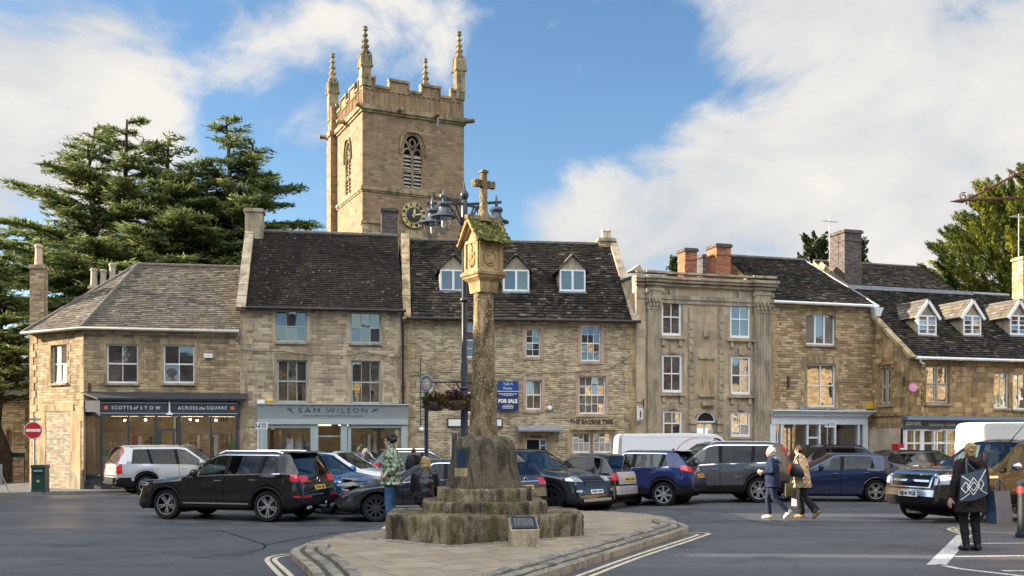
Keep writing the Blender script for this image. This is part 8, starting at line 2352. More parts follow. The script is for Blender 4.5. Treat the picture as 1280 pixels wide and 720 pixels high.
def ex(x):
 lights_front(x,.45,.72,.86,.40,.05);grille(x,.42,.38,.70,4);bumper_front(x,.24,.36);lights_rear(x,.5,.95,.9,1.05);side_strip(x,.36,.05)
 x['patch']('fog_lamp',x['pe'](x['quad'](-.8,-.6,.40,.50,3,2),1),M['lens'],.014,.02)
make_car('black crossover with dark spoked wheels behind the woman in the camouflage jacket','crossover',470,652.5,R(180+14),suv(4.39,1.84,1.52,2.6,.86,.345,.97,.99,sill=.26),PAINT['charcoal'],anchor=(1.33,.82),wheels='ten',alloy='alloy_dark',extras=ex)
def exs(x):lights_rear(x,.45,.92,.85,1.0);lights_front(x,.45,.68,.82);grille(x,.4,.45,.62,2)
make_car('dark indigo hatchback behind the woman with curly hair','hatchback',498,617,R(-12),suv(4.1,1.76,1.46,2.5,.82,.31,.94,.96,sill=.24,chrome=False),PAINT['indigo'],anchor=(1.2,-.8),wheels='ten',extras=exs,dz=.06)
make_car('dark grey estate car by the foot of the finger post','estate_car',560,616,R(8),suv(4.5,1.8,1.52,2.7,.86,.32,.96,.98,sill=.24),PAINT['dark_grey'],anchor=(0.6,-.82),wheels='ten',extras=lambda x:(exs(x),rails(x)),dz=.12)
def ex(x):lights_rear(x,.48,.9,.86,1.03,wrap=.2);x['plate'](-1,.80,None,'y');badge_ring(x,-1,1.0,.055);bumper_rear(x,.3,.55,'trim');x['patch']('bumper_trim',x['pe'](x['quad'](-.5,.5,.93,.955,6,1),-1),M['chrome'],.02,.02);wiper_rear(x)
make_car('dark grey estate car with silver tail strip right behind the cross plinth','estate_car',684,645.5,R(180-42),suv(4.5,1.8,1.47,2.68,.88,.32,.95,.97,sill=.24,chrome=False),PAINT['dark_grey'],anchor=(-2.2,-.85),wheels='ten',extras=ex)
def ex(x):
 c=x['c'];lights_front(x,.48,.88,1.0,.36,.03);grille(x,.46,.80,.98,3,'alloy_dark');bumper_front(x,.26,.42);x['plate'](1,.62,None,'w');rails(x,'trim');lights_rear(x,.5,.95,.9,1.05)
 x['patch']('skid_plate',x['pe'](x['quad'](-.6,.6,.36,.44,8,1),1),M['alloy'],.02,.02)
 for s in(1,-1):x['patch']('fog_lamp',x['pe'](x['quad'](s*.62,s*.80,.62,.67,3,1),1),M['lens'],.014,.02)
 o=text_mesh('bonnet_letters','DISCOVERY',.09,M['chrome'],x['t'],None,spacing=1.3);g=x['pe']([[(0,1.01)]],1)[0][0]
 o.data.transform(Matrix.Translation((g.x-.02,0,1.03))@Matrix.Rotation(PI/2,4,'Z')@Matrix.Rotation(R(50),4,'X'))
make_car('black off road SUV facing right between the cross plinth and the small city car','suv',690,643,R(-42),suv(4.6,1.90,1.72,2.74,.88,.37,1.16,1.14,chrome=False),PAINT['charcoal'],anchor=(1.42,-.86),wheels='five',alloy='alloy_dark',extras=ex)
def smart():
 L=2.72;hl=L/2
 return dict(L=L,W=1.66,rw=.295,ra=.35,axles=(hl-.42,hl-.42-1.87),turn=0,steer=-1,nose=.5,nosek=.22,tail=.5,tailk=.14,beltw=.95,tumble=.22,chrome=False,top=[(-hl,.5),(-hl+.012,.7),(-hl+.05,.95),(-hl+.16,1.12),(-hl+.40,1.50),(-hl+.7,1.55),(.05,1.555),(.35,1.49),(.85,1.06),(hl-.22,.92),(hl-.05,.70),(hl,.5)],belt=[(-hl,1.03),(0,1.0),(.85,1.0),(hl,.8)],low=[(-hl,.36),(-hl+.3,.25),(hl-.4,.22),(hl,.28)],cowl=.82,rf=.32,rr=-hl+.42,rb=-hl+.165,rearglass=True,glassx=(-hl+.42,.82),seats=(-.25,),pillars=[(-.52,.30,'p',.10)],doors=[(-.42,.72)])
def ex(x):
 c=x['c'];hl=c.hl
 lights_rear(x,.54,.80,.82,1.02,wrap=.12);x['plate'](-1,.84,None,'y');wiper_rear(x)
 x['patch']('tailgate_panel',x['pe'](x['quad'](-.52,.52,.70,1.04,8,4),-1),PAINT['silver'],.010,.02);bumper_rear(x,.30,.66,'sil',.74)
 for s in(1,-1):x['patch']('silver_cell',x['ps']([[(c.axles[1]+(c.ra+.10-.10*i)*math.cos(a),c.rw+(c.ra+.015+.11*i)*math.sin(a))for a in[PI*.28+PI*.5*k/8 for k in range(9)]]for i in(0,1)],s),PAINT['silver'],.012,.02)
M['sil']=PAINT['silver']
make_car('small black and silver two seat city car between two SUVs','city_car',752,636.5,R(180-42),smart(),PAINT['charcoal'],anchor=(-.90,.74),wheels='seven',alloy='trim',trim_sill=False,extras=ex)
def ex(x):
 lights_rear(x,.52,.9,.98,1.12,wrap=.36,skew=.05);x['plate'](-1,.86,None,'y');bumper_rear(x,.36,.62,'trim');spoiler(x);wiper_rear(x);badge_ring(x,-1,1.03,.05)
 mb=MB();c=x['c'];p=c.P(-1.3,2,1);mb.tube([p,p+Vector((-.08,0,.06))],[.03,.006],6);mb.build('aerial',M['trim'],x['t'])
make_car('indigo blue crossover seen from behind with silver wheels, right of the small city car','crossover',831,632.5,R(180-27),suv(4.38,1.81,1.59,2.65,.86,.35,1.03,1.06,rear_top=.5,rear_belt=.16,tailz=1.10),PAINT['indigo'],anchor=(-1.35,.82),wheels='seven',extras=ex)
def ex(x):
 c=x['c'];rails(x,'galv');bumper_rear(x,.42,.64,'trim');side_strip(x,.40,.08,'trim');lights_front(x,.5,.76,.92);lights_rear(x,.68,.95,.86,1.12,wrap=.18)
 for s in(1,-1):x['strip']('tail_light',[[x['P'](lerp(c.rb,c.rr+.02,k/8),.74,s),x['P'](lerp(c.rb,c.rr+.02,k/8),1.0,s),x['P'](lerp(c.rb,c.rr+.02,k/8),1.13,s)]for k in range(9)],M['tail_red'],.016,.03)
make_car('grey estate SUV behind the two women walking','estate_car',949.5,628.5,R(180+3),suv(4.8,1.9,1.78,2.86,.9,.375,1.08,1.11,rear_top=.27,rear_belt=.06,tailz=1.14),PAINT['grey'],anchor=(-1.38,.86),wheels='six',rear_glass=M['car_glass_dark'],extras=ex)
def van(L=5.0,W=1.95,H_=1.98,wb=3.1,fo=.9):
 hl=L/2;xf=hl-fo
 return dict(L=L,W=W,rw=.33,ra=.385,axles=(xf,xf-wb),turn=0,steer=-1,nose=.7,nosek=.2,tail=.3,tailk=.04,beltw=.965,tumble=.09,chrome=False,top=[(-hl,.5),(-hl+.012,1.0),(-hl+.05,H_-.12),(-hl+.14,H_-.02),(0,H_),(hl-1.75,H_-.04),(hl-.98,1.22),(hl-.5,1.1),(hl-.12,.90),(hl-.03,.6),(hl,.45)],belt=[(-hl,1.12),(0,1.12),(hl-.98,1.12),(hl,.9)],low=[(-hl,.42),(-hl+.3,.30),(hl-.5,.26),(hl,.3)],cowl=hl-.98,rf=hl-1.72,rr=-hl+.3,rb=-hl+.06,rearglass=False,glassx=(hl-2.05,hl-.98),seats=(hl-2.05,),pillars=[(hl-2.0,.12,'p',0)],doors=[(hl-2.05,hl-1.0)])
def ex(x):
 lights_front(x,.5,.72,.98,.3);lights_rear(x,.8,.95,.7,1.1,wrap=.1);grille(x,.5,.62,.76,2);c=x['c']
 for(cx0,cz0,r,a0,a1)in((.2,1.05,.95,20,160),(-1.9,1.25,.1,0,360)):
  for s in(1,-1):x['patch']('graphic',x['ps']([[(cx0+(r+.05*i)*math.cos(R(a)),min(1.88,cz0+(r*.85+.05*i)*math.sin(R(a))))for a in[lerp(a0,a1,k/16)for k in range(17)]]for i in(0,1)],s),M['pink_pale'],.004,.006)
M['pink_pale']=plain('pale_pink_print',(.62,.36,.36),.5)
make_car('white panel van with pale pink ring graphic in front of the classical house','panel_van',930,617.5,R(4),van(5.1,1.95,2.02),PAINT['vanwhite'],'van',anchor=(1.65,-.9),wheels='seven',trim_sill=False,extras=ex,dz=.05)
def ex(x):
 c=x['c'];rails(x,'trim');lights_rear(x,.66,.95,.84,1.08,wrap=.2);lights_front(x,.5,.7,.86)
make_car('dark estate car with red tail lights parked before the pale blue shop','estate_car',1036,616,R(12),suv(4.75,1.87,1.62,2.78,.9,.34,.99,1.02,rear_top=.6,rear_belt=.1,tailz=1.06,chrome=False),PAINT['charcoal'],anchor=(-1.38,-.84),wheels='ten',rear_glass=M['car_glass_dark'],extras=ex,dz=.02)
make_car('white low hatchback half hidden behind the navy hatchback','hatchback',1016,619,R(176),suv(4.1,1.75,1.36,2.52,.84,.31,.90,.92,sill=.23,chrome=False),PAINT['white'],anchor=(0.6,.8),wheels='ten',extras=exs)
def ex(x):lights_rear(x,.5,.9,.80,.96,wrap=.24,skew=.04);lights_front(x,.45,.64,.80);bumper_rear(x,.26,.36,'trim');x['plate'](-1,.5,None,'y');x['patch']('fuel_flap',x['ps']([[(-1.45+.16*i,.74+.14*j)for i in(0,1)]for j in(0,1)],-1),PAINT['navy'],.004,.006)
hb=suv(4.33,1.77,1.44,2.69,.78,.325,.93,.955,sill=.20,cowl_back=1.45,rf_back=2.25,rear_top=.62,rear_belt=.20,tailz=.98,chrome=False,tumble=.36)
make_car('navy blue hatchback with silver multi spoke wheels, left of the bronze pickup','hatchback',1094.5,627.5,R(180-7),hb,PAINT['navy'],anchor=(-1.30,.80),wheels='five',trim_sill=False,extras=ex)
make_car('dark grey estate car partly seen between the navy hatchback and the pickup','estate_car',1178,614,R(6),suv(4.7,1.85,1.42,2.75,.9,.33,.96,.99,rear_top=.5,chrome=False),PAINT['charcoal'],anchor=(0.0,-.84),wheels='ten',extras=lambda x:(exs(x),rails(x,'trim')),dz=.02)
def ex(x):lights_front(x,.5,.8,1.1,.3);lights_rear(x,.85,.98,.8,1.5,wrap=.1);grille(x,.55,.7,.9,2)
make_car('tall white van behind the bronze pickup at the right edge','panel_van',1276,619,R(5),van(5.6,2.05,2.45,3.4),PAINT['vanwhite'],'van',anchor=(-1.5,-.95),wheels='seven',trim_sill=False,extras=ex)
def pickup():
 L,W,H_=5.36,1.86,1.85;hl=L/2;rw=.40;xf=hl-.91
 return dict(L=L,W=W,rw=rw,ra=rw+.085,axles=(xf,xf-3.22),turn=-6,steer=-1,nose=.55,nosek=.16,tail=.3,tailk=.04,beltw=.945,tumble=.22,chrome=False,chrome_mirror=True,chrome_handle=True,top=[(-hl,.7),(-hl+.012,1.0),(-hl+.05,1.14),(-1.10,1.16),(-1.04,1.25),(-.98,1.70),(-.8,1.82),(-.1,1.85),(.30,1.79),(hl-1.55,1.24),(hl-1.0,1.23),(hl-.35,1.18),(hl-.10,1.05),(hl-.03,.72),(hl,.56)],belt=[(-hl,1.12),(-.9,1.17),(0,1.15),(hl-1.55,1.16),(hl,1.0)],low=[(-hl,.55),(-hl+.4,.42),(hl-.5,.42),(hl-.1,.40),(hl,.45)],cowl=hl-1.55,rf=.28,rr=-.96,rb=-1.05,rearglass=True,glassx=(-.98,hl-1.55),seats=(.05,-.75),pillars=[(-.10,.11,'t',-.03),(-.90,.22,'p',.03)],doors=[(-.12,.92),(-.95,-.12)])
def ex(x):
 c=x['c'];hl=c.hl
 x['patch']('grille',x['pe'](x['quad'](-.62,.62,.80,1.05,12,4),1),M['trim'],.012,.03)
 for q in(x['quad'](-.64,.64,1.055,1.095,12,1),x['quad'](-.54,.54,.915,.96,12,1),x['quad'](-.56,.56,.79,.81,12,1)):x['patch']('grille_bar',x['pe'](q,1),M['chrome'],.030,.03)
 for s in(1,-1):
  x['patch']('grille_bar',x['pe']([[(s*(.55+.06*j+.05*i),.79+.29*j)for i in(0,1)]for j in(0,.25,.5,.75,1)],1),M['chrome'],.030,.03)
 lights_front(x,.68,.86,1.06,.40,.03)
 x['patch']('front_bumper',x['pe'](x['quad'](-.74,.74,.60,.745,12,3),1),M['chrome'],.05,.06)
 x['patch']('lower_grille',x['pe'](x['quad'](-.84,.84,.42,.60,12,2),1),M['trim'],.03,.03)
 g=x['pe']([[(0,.655)]],1)[0][0]
 Mp=Matrix.Translation((g.x+.065,0,.655))@Matrix.Rotation(PI/2,4,'Z')@Matrix.Rotation(PI/2,4,'X')
 mb=MB();mb.box(-.28,.28,-.06,.06,-.01,.008,0,Mp);po=mb.build('number_plate',M['plate_white'],x['t'])
 o=text_mesh('plate_text','GJ16 YCS',.105,M['plate_text'],po,None,bold=.004);xv=[v.co.x for v in o.data.vertices];yv=[v.co.y for v in o.data.vertices];k=.5/(max(xv)-min(xv));o.data.transform(Mp@Matrix.Translation((0,0,.011))@Matrix.Diagonal((k,1,1,1))@Matrix.Translation((-(max(xv)+min(xv))/2,-(max(yv)+min(yv))/2,0)))
 g=x['pe']([[(0,.93)]],1)[0][0];Mb=Matrix.Translation(g+Vector((.035,0,0)))@Matrix.Rotation(PI/2,4,'Z')@Matrix.Rotation(PI/2,4,'X')
 mb=MB();mb.lathe([(.1,0),(.1,.012)],24,Mb@Matrix.Diagonal((1.15,.48,1,1)),0);bo_=mb.build('badge',M['chrome'],x['t'])
 mb=MB();mb.lathe([(.09,.012),(.09,.015)],24,Mb@Matrix.Diagonal((1.15,.46,1,1)),0);mb.build('badge_oval',M['badge_blue'],bo_)
 o=text_mesh('badge_text','Ford',.075,M['chrome'],bo_,None,shear=.3);o.data.transform(Mb@Matrix.Translation((0,0,.016)))
 p=c.P(.2,1.7,1);mb=MB();mb.tube([p,p+Vector((-.55,0,.50))],[.012,.005],6);mb.ball(p,.03);mb.build('aerial',M['trim'],x['t'])
 for s in(1,-1):
  x['patch']('side_vent',x['ps']([[(hl-1.58+.26*i,1.00+.05*j)for i in(0,.5,1)]for j in(0,1)],s),M['chrome'],.014,.02)
  mb=MB();mb.tube([(c.axles[1]+.6,s*.94,.40),(c.axles[0]-.6,s*.94,.40)],.04,8);mb.build('side_step',M['trim'],x['t'],50)
 mb=MB();mb.box(-hl+.1,-1.12,-.72,.72,1.0,1.02);mb.build('load_bed',M['trim'],x['t'])
 for q in(.42,-.3):mb=MB();a=c.P(c.cowl-.02,1.98,1);mb.tube([a+Vector((.0,q,.01)),c.P(c.cowl-.45,2,1)+Vector((0,q-.35,.015))],.010,5);mb.build('wiper',M['trim'],x['t'])
make_car('bronze double cab pickup with chrome grille facing left at the right edge','pickup_truck',1145,649,R(180+20),pickup(),PAINT['bronze'],'pickup truck',anchor=(1.77,-.80),wheels='six',extras=ex)
# ---- people
def skin_mat():
 t=NT('skin');n=t.noise(t.obj(),12,4,.6);t.color(t.mix(n.outputs[0],(.42,.24,.17),(.56,.34,.26)));t.set(t.b,Roughness=.55);t.b.inputs['Subsurface Weight'].default_value=.08;return t.m
M['skin']=skin_mat()
def cloth(name,col,var=.25,scale=14,rough=.85,bump=.25,spec=.25):
 return plain(name,col,rough,0,var,scale,spec,bump)
def camo():
 t=NT('camouflage_cloth');p=t.obj();a=t.noise(p,13,2,.5,.4);b=t.noise(t.mapping(p,(1,1,1),(3,1,2)),17,2,.5,.4)
 c=t.mix(t.ramp(a.outputs[0],[(.49,0),(.51,1)]),(.20,.24,.17),(.46,.50,.38));c=t.mix(t.ramp(b.outputs[0],[(.53,0),(.55,1)]),c,(.05,.085,.055));t.color(c);t.set(t.b,Roughness=.7)
 w=t.nd('TexWave',wave_type='BANDS',bands_direction='Z');t.ln(p,w.inputs['Vector']);t.set(w,Scale=4.0,Distortion=1.5);t.bump(w.outputs[1],.5,.02);return t.m
def quilted():
 t=NT('quilted_beige');p=t.obj()
 w1=t.nd('TexWave',wave_type='BANDS',bands_direction='DIAGONAL');t.ln(t.mapping(p,(1,.3,1)),w1.inputs['Vector']);t.set(w1,Scale=5.2)
 w2=t.nd('TexWave',wave_type='BANDS',bands_direction='DIAGONAL');t.ln(t.mapping(p,(-1,.3,1)),w2.inputs['Vector']);t.set(w2,Scale=5.2)
 h=t.math('MULTIPLY',w1.outputs[1],w2.outputs[1]);n=t.noise(p,8,4,.6)
 t.color(t.mix(t.ramp(h,[(0,.55),(.25,0)]),t.mix(n.outputs[0],(.46,.33,.19),(.60,.45,.28)),(.22,.145,.08)));t.set(t.b,Roughness=.7);t.bump(h,.6,.02);return t.m
M['camo']=camo();M['quilt']=quilted()
M['denim']=cloth('denim',(.045,.11,.22),.4,9);M['black_cloth']=cloth('black_cloth',(.012,.012,.014),.3);M['leather']=cloth('black_leather',(.012,.012,.014),.3,9,.38,.4,.5)
M['navy_cloth']=cloth('navy_cloth',(.012,.020,.050),.3);M['navy_jean']=cloth('navy_jeans',(.014,.024,.048),.3);M['hood_blue']=cloth('hood_lining',(.14,.19,.27),.2)
M['dark_brown_cloth']=cloth('dark_brown_cloth',(.022,.017,.017),.3);M['grey_cloth']=cloth('grey_cloth',(.06,.06,.055),.3)
M['shoe_white']=cloth('shoe_cream',(.55,.50,.40),.15);M['shoe_tan']=cloth('shoe_tan',(.26,.16,.08),.2);M['shoe_black']=cloth('shoe_black',(.012,.011,.011),.2,9,.4)
M['hair_dark']=cloth('hair_dark_grey',(.045,.038,.034),.7,40,.7,.9);M['hair_white']=cloth('hair_white',(.62,.56,.45),.35,40,.7,.9);M['hair_brown']=cloth('hair_brown',(.055,.03,.018),.6,40,.6,.9);M['hair_blond']=cloth('hair_blond',(.46,.31,.14),.5,40,.6,.9);M['hair_grey']=cloth('hair_grey',(.36,.33,.30),.3,40,.7,.9)
M['eye']=plain('eye_dark',(.03,.025,.02),.2);M['lip']=plain('lips',(.36,.13,.11),.5)
def hand(mb,wrist,dirv,palm_n,side,curl=.5,k=1.0):
 """palm, four fingers of unequal length and a thumb from the side of the palm"""
 w=Vector(wrist);d=Vector(dirv).normalized();n=Vector(palm_n);n=(n-d*n.dot(d)).normalized();s=d.cross(n)*side
 mb.tube([w-d*.02,w+d*.03*k,w+d*.085*k],[.024*k,.034*k,.036*k],10,True,None,None,1.0)
 for i,L in enumerate((.068,.078,.072,.056)):
  b=w+d*.085*k+s*(.030-i*.020)*k;pts=[b-d*.02];dd=d.copy();p=b
  for j,f in enumerate((.45,.3,.25)):
   a=curl*(.45+.35*j);dd=(dd*math.cos(a)+n*math.sin(a)).normalized();pts.append(p);p=p+dd*L*f*k
  pts.append(p);mb.tube(pts,[.0105*k,.0105*k,.0098*k,.009*k,.0078*k][:len(pts)],8)
 b=w+d*.03*k+s*.028*k;t1=(d*.6+s*.8+n*.25).normalized();t2=(d*.9+s*.3+n*.4).normalized()
 mb.tube([b,b+t1*.035*k,b+t1*.035*k+t2*.032*k],[.015*k,.0125*k,.0095*k],8)
def limb(mb,pts,rad):mb.tube(pts,rad,12)
def person(label,loc,yaw,J,mats,hair,head_yaw=0.0,head_pitch=0.0,shoes='shoe_black',coat_len=.0,coat_w=1.0,legs_w=1.0,flare=0.0,hood=None,hands=True,seated=False,collar=.05,curl=(.4,.4),hair_mat=None,quilt=False,bob=1.0):
 t=thing('person',label,'person',loc,yaw)
 V=lambda p:Vector(p)
 pel,ch,nk,hd=V(J['pelvis']),V(J['chest']),V(J['neck']),V(J['head'])
 up=(nk-pel).normalized()
 mb=MB()
 fw=Vector((math.cos(J.get('tw',0)),math.sin(J.get('tw',0)),0));sd=Vector((-fw.y,fw.x,0))
 def ring(c,rx,ry,n=14,tilt=None):return[c+fw*rx*math.cos(a)+sd*ry*math.sin(a)for a in[2*PI*k/n for k in range(n)]]
 mb.loft([ring(pel-up*.10,.06,.10),ring(pel-up*.04,.105,.16),ring(pel+up*.06,.10,.15),ring(pel.lerp(ch,.5),.09,.125),ring(ch,.10,.145),ring(ch.lerp(nk,.6),.085,.15),ring(nk-up*.02,.05,.07)])
 mb.tube([nk-up*.05,nk+up*.02,hd-Vector((0,0,.05))],[.06,.052,.05],12)
 hf=Vector((math.cos(head_yaw)*math.cos(head_pitch),math.sin(head_yaw)*math.cos(head_pitch),math.sin(head_pitch)));hs=Vector((-math.sin(head_yaw),math.cos(head_yaw),0));hu=hf.cross(hs)
 Mh=Matrix(((hf.x,hs.x,hu.x,hd.x),(hf.y,hs.y,hu.y,hd.y),(hf.z,hs.z,hu.z,hd.z),(0,0,0,1)))
 def hb(p,rx,ry,rz,n=14,m=10,b=None):(b or mb).ball(Mh@Vector(p),rx,ry,rz,n,m,None,Mh.to_3x3().to_4x4())
 hb((-.008,0,.025),.094,.074,.092);hb((.018,0,-.035),.068,.058,.072);hb((.045,0,-.082),.034,.036,.028)
 hb((.088,0,-.018),.017,.013,.026);hb((.078,0,.012),.012,.012,.03);hb((.074,0,.035),.016,.05,.012)
 hb((.068,.034,-.022),.02,.02,.02);hb((.068,-.034,-.022),.02,.02,.02)
 for s in(1,-1):hb((-.005,s*.076,-.008),.020,.010,.031,8,6)
 for s,k in((1,'l'),(-1,'r')):
  sh,el,wr=V(J['sh'+k]),V(J['el'+k]),V(J['wr'+k]);limb(mb,[sh,sh.lerp(el,.35),el,el.lerp(wr,.3),wr],[.052,.045,.036,.038,.026])
  hand(mb,wr,J.get('hd'+k,(wr-el)),J.get('hn'+k,-sd*s*.3+fw*.1+Vector((0,0,-.01))),s,curl[0 if s>0 else 1])
  hp,kn,an,to=V(J['hp'+k]),V(J['kn'+k]),V(J['an'+k]),V(J['to'+k])
  limb(mb,[hp,hp.lerp(kn,.5),kn,kn.lerp(an,.3),an],[.086,.075,.054,.056,.038]);limb(mb,[an,an.lerp(to,.5)-Vector((0,0,.015)),to],[.038,.036,.026])
 body=fuse('body',mb,.0065,M['skin'],t,2)
 mbe=MB()
 for s in(1,-1):mbe.ball(Mh@Vector((.082,s*.031,.006)),.010,.012,.007,8,6)
 mbe.build('eyes',M['eye'],body,60)
 mbe=MB();mbe.ball(Mh@Vector((.079,0,-.055)),.008,.024,.008,10,6,None,Mh.to_3x3().to_4x4());mbe.build('mouth',M['lip'],body,60)
 mb=MB();lw=legs_w
 mb.loft([ring(pel-up*.11,.07,.12),ring(pel-up*.05,.125*lw,.178),ring(pel+up*.08,.118,.16),ring(pel+up*.14,.105,.145)])
 for k in 'lr':
  hp,kn,an=V(J['hp'+k]),V(J['kn'+k]),V(J['an'+k])
  hem=kn.lerp(an,.98)
  limb(mb,[hp+Vector((0,0,.03)),hp.lerp(kn,.4),kn,kn.lerp(an,.5),hem],[.105*lw,.092*lw,.068*lw,.066*lw+flare*.4,.056*lw+flare])
 fuse('trousers',mb,.010,M[mats[1]],t,3,.006,16)
 for k in 'lr':
  an,to=V(J['an'+k]),V(J['to'+k]);d=(to-an);fl=Vector((d.x,d.y,0)).normalized();mb=MB();dn=Vector((0,0,-1));d.normalize();nrm=fl.cross(Vector((0,0,1)))
  sole=d.cross(nrm);sole=-sole if sole.z>0 else sole
  heel=an-d*.055+sole*.045
  mb.tube([an+Vector((0,0,.045)),an+sole*.01,an+sole*.035],[.050,.052,.052],10)
  mb.tube([heel,an+d*.03+sole*.042,to-d*.02+sole*.018,to+d*.035+sole*.02],[.042,.045,.046,.030],12)
  fuse('shoe',mb,.008,M[shoes],t,2)
 mb=MB();cw=coat_w;z0=pel-up*coat_len
 def hemring(c,k):return ring(c,.155*cw*k,.195*cw*k,18)
 if seated or coat_len<.05:rings=[hemring(pel+up*.02,.92),hemring(pel+up*.08,.92)]
 else:rings=[ring(V((pel.x,pel.y,0))*1+Vector((0,0,z0.z)),.165*cw,.21*cw,18),hemring(pel-up*coat_len*.5,1.0),hemring(pel+up*.05,.98)]
 rings+=[ring(pel.lerp(ch,.5),.138*cw,.172*cw,18),ring(ch,.14*cw,.188*cw,18),ring(ch.lerp(nk,.55),.115*cw,.178*cw,18),ring(nk-up*.03,.085,.105,18),ring(nk+up*collar,.070,.078,18)]
 mb.loft(rings)
 for k in 'lr':
  sh,el,wr=V(J['sh'+k]),V(J['el'+k]),V(J['wr'+k]);limb(mb,[sh+(nk-sh)*.25,sh,sh.lerp(el,.45),el,el.lerp(wr,.5),el.lerp(wr,.93)],[.070*cw,.076*cw,.070*cw,.062*cw,.056*cw,.046*cw])
 fuse('jacket' if coat_len<.25 else 'coat',mb,.011,M[mats[0]],t,3,.012,9)
 if hood:
  mb=MB();b=nk-fw*.07-up*.02
  mb.tube([b+sd*.11+up*.02+fw*.07,b+sd*.09-fw*.03,b-fw*.075-up*.05,b-sd*.09-fw*.03,b-sd*.11+up*.02+fw*.07],[.035,.055,.075,.055,.035],10)
  fuse('hood',mb,.012,M[hood],t,3,.008,12)
 mb=MB();hair(mb,hb);fuse('hair',mb,.0075,M[hair_mat],body,1,.006,45)
 return t
def stand(h,lf=0.0,lb=0.0,arms=None,lean=0.0,hipw=.085,shw=.165):
 k=h/1.65
 J=dict(pelvis=(0,0,.90*k),chest=(lean*.5,0,1.20*k),neck=(lean+.0,0,1.41*k),head=(lean+.025,0,1.535*k))
 for s,q in((1,'l'),(-1,'r')):
  J['sh'+q]=(lean*.8,s*shw*k,1.345*k);J['hp'+q]=(0,s*hipw*k,.86*k)
  J['kn'+q]=(.015,s*.085*k,.47*k);J['an'+q]=(-.02,s*.085*k,.085*k);J['to'+q]=(.12,s*.10*k,.04*k)
  J['el'+q]=(lean-.04,s*(shw+.06)*k,1.08*k);J['wr'+q]=(lean+.03,s*(shw+.07)*k,.84*k)
 if arms:J.update(arms)
 return J
def hair_curly(mb,hb):
 r2=random.Random(3)
 hb((-.025,0,.045),.10,.092,.098,b=mb)
 for i in range(46):
  a=r2.uniform(0,2*PI);e=r2.uniform(-.25,1.4);x=math.cos(a)*math.cos(e);
  if x>.45 and e<.55:continue
  hb((-.02+.098*x,.09*math.sin(a)*math.cos(e),.045+.10*math.sin(e)),.032,.032,.032,8,6,b=mb)
def hair_short(mb,hb):
 r2=random.Random(5);hb((-.026,0,.035),.098,.085,.098,b=mb);hb((-.05,0,-.02),.062,.07,.07,b=mb)
 for i in range(30):
  a=r2.uniform(.6,2*PI-.6);e=r2.uniform(-.5,1.3);hb((-.025+.09*math.cos(a)*math.cos(e),.08*math.sin(a)*math.cos(e),.03+.095*math.sin(e)),.026,.026,.022,8,6,b=mb)
def hair_bun(mb,hb):
 hb((-.028,0,.035),.094,.080,.094,b=mb);hb((-.055,0,-.035),.05,.058,.06,b=mb);hb((-.09,.01,.075),.045,.05,.045,b=mb)
 for s in(1,-1):hb((-.01,s*.074,-.03),.03,.016,.07,b=mb)
 r2=random.Random(8)
 for i in range(16):a=r2.uniform(1.2,5.1);e=r2.uniform(-.4,1.2);hb((-.03+.085*math.cos(a)*math.cos(e),.076*math.sin(a)*math.cos(e),.03+.09*math.sin(e)),.022,.022,.03,8,6,b=mb)
p=G(489,669.5);
J=stand(1.68,arms=dict(ell=(-.14,.26,1.10),wrl=(.04,.20,.96),elr=(-.14,-.26,1.10),wrr=(.04,-.20,.96),hdl=(.9,-.35,-.3),hdr=(.9,.35,-.3),knl=(.03,.09,.48),ankl=(0,.1,.09)))
person('woman with dark curly hair in a camouflage jacket and jeans standing beside the steps',(p.x,p.y,gz(p.x,p.y)+.10 if False else .10),R(176),J,('camo','denim'),hair_curly,head_yaw=R(-2),coat_len=.12,coat_w=1.16,shoes='shoe_white',hair_mat='hair_dark',collar=.09)
sx,sy=-1.56,17.72
k=1.0
J=dict(pelvis=(0,0,.14),chest=(.04,0,.44),neck=(.08,0,.64),head=(.12,0,.755),shl=(.07,.175,.575),shr=(.07,-.175,.575),ell=(.10,.235,.30),elr=(.10,-.235,.30),wrl=(.30,.16,.18),wrr=(.30,-.16,.18),hpl=(.02,.09,.11),hpr=(.02,-.09,.11),knl=(.44,.11,.12),knr=(.44,-.11,.12),anl=(.46,.11,-.28),anr=(.46,-.11,-.28),tol=(.60,.12,-.33),tor=(.60,-.12,-.33),hdl=(.9,-.3,-.2),hdr=(.9,.3,-.2))
person('blonde woman in a black leather jacket sitting on the stone step with her back turned',(sx,sy,.50),R(82),J,('leather','black_cloth'),hair_bun,head_pitch=R(-14),seated=True,coat_w=1.02,hair_mat='hair_blond',collar=.03)
p=G(967,648.5)
J=stand(1.66,arms=dict(pelvis=(.02,0,.90),ell=(.0,.24,1.10),wrl=(.24,.15,1.10),elr=(.0,-.24,1.10),wrr=(.24,-.13,1.06),hpl=(.03,.085,.86),knl=(-.02,.085,.47),anl=(-.33,.08,.19),tol=(-.24,.09,.06),hpr=(.03,-.085,.86),knr=(.14,-.085,.48),anr=(.10,-.085,.085),tor=(.24,-.10,.045),hdl=(.9,-.3,.1),hdr=(.9,.3,.1)),lean=.05)
person('white haired woman in a navy coat and cream trainers walking left',p,R(163),J,('navy_cloth','navy_jean'),hair_short,coat_len=.16,coat_w=1.14,shoes='shoe_white',hood='hood_blue',hair_mat='hair_white',curl=(.9,.9))
p=G(1003,647.5)
pB=p
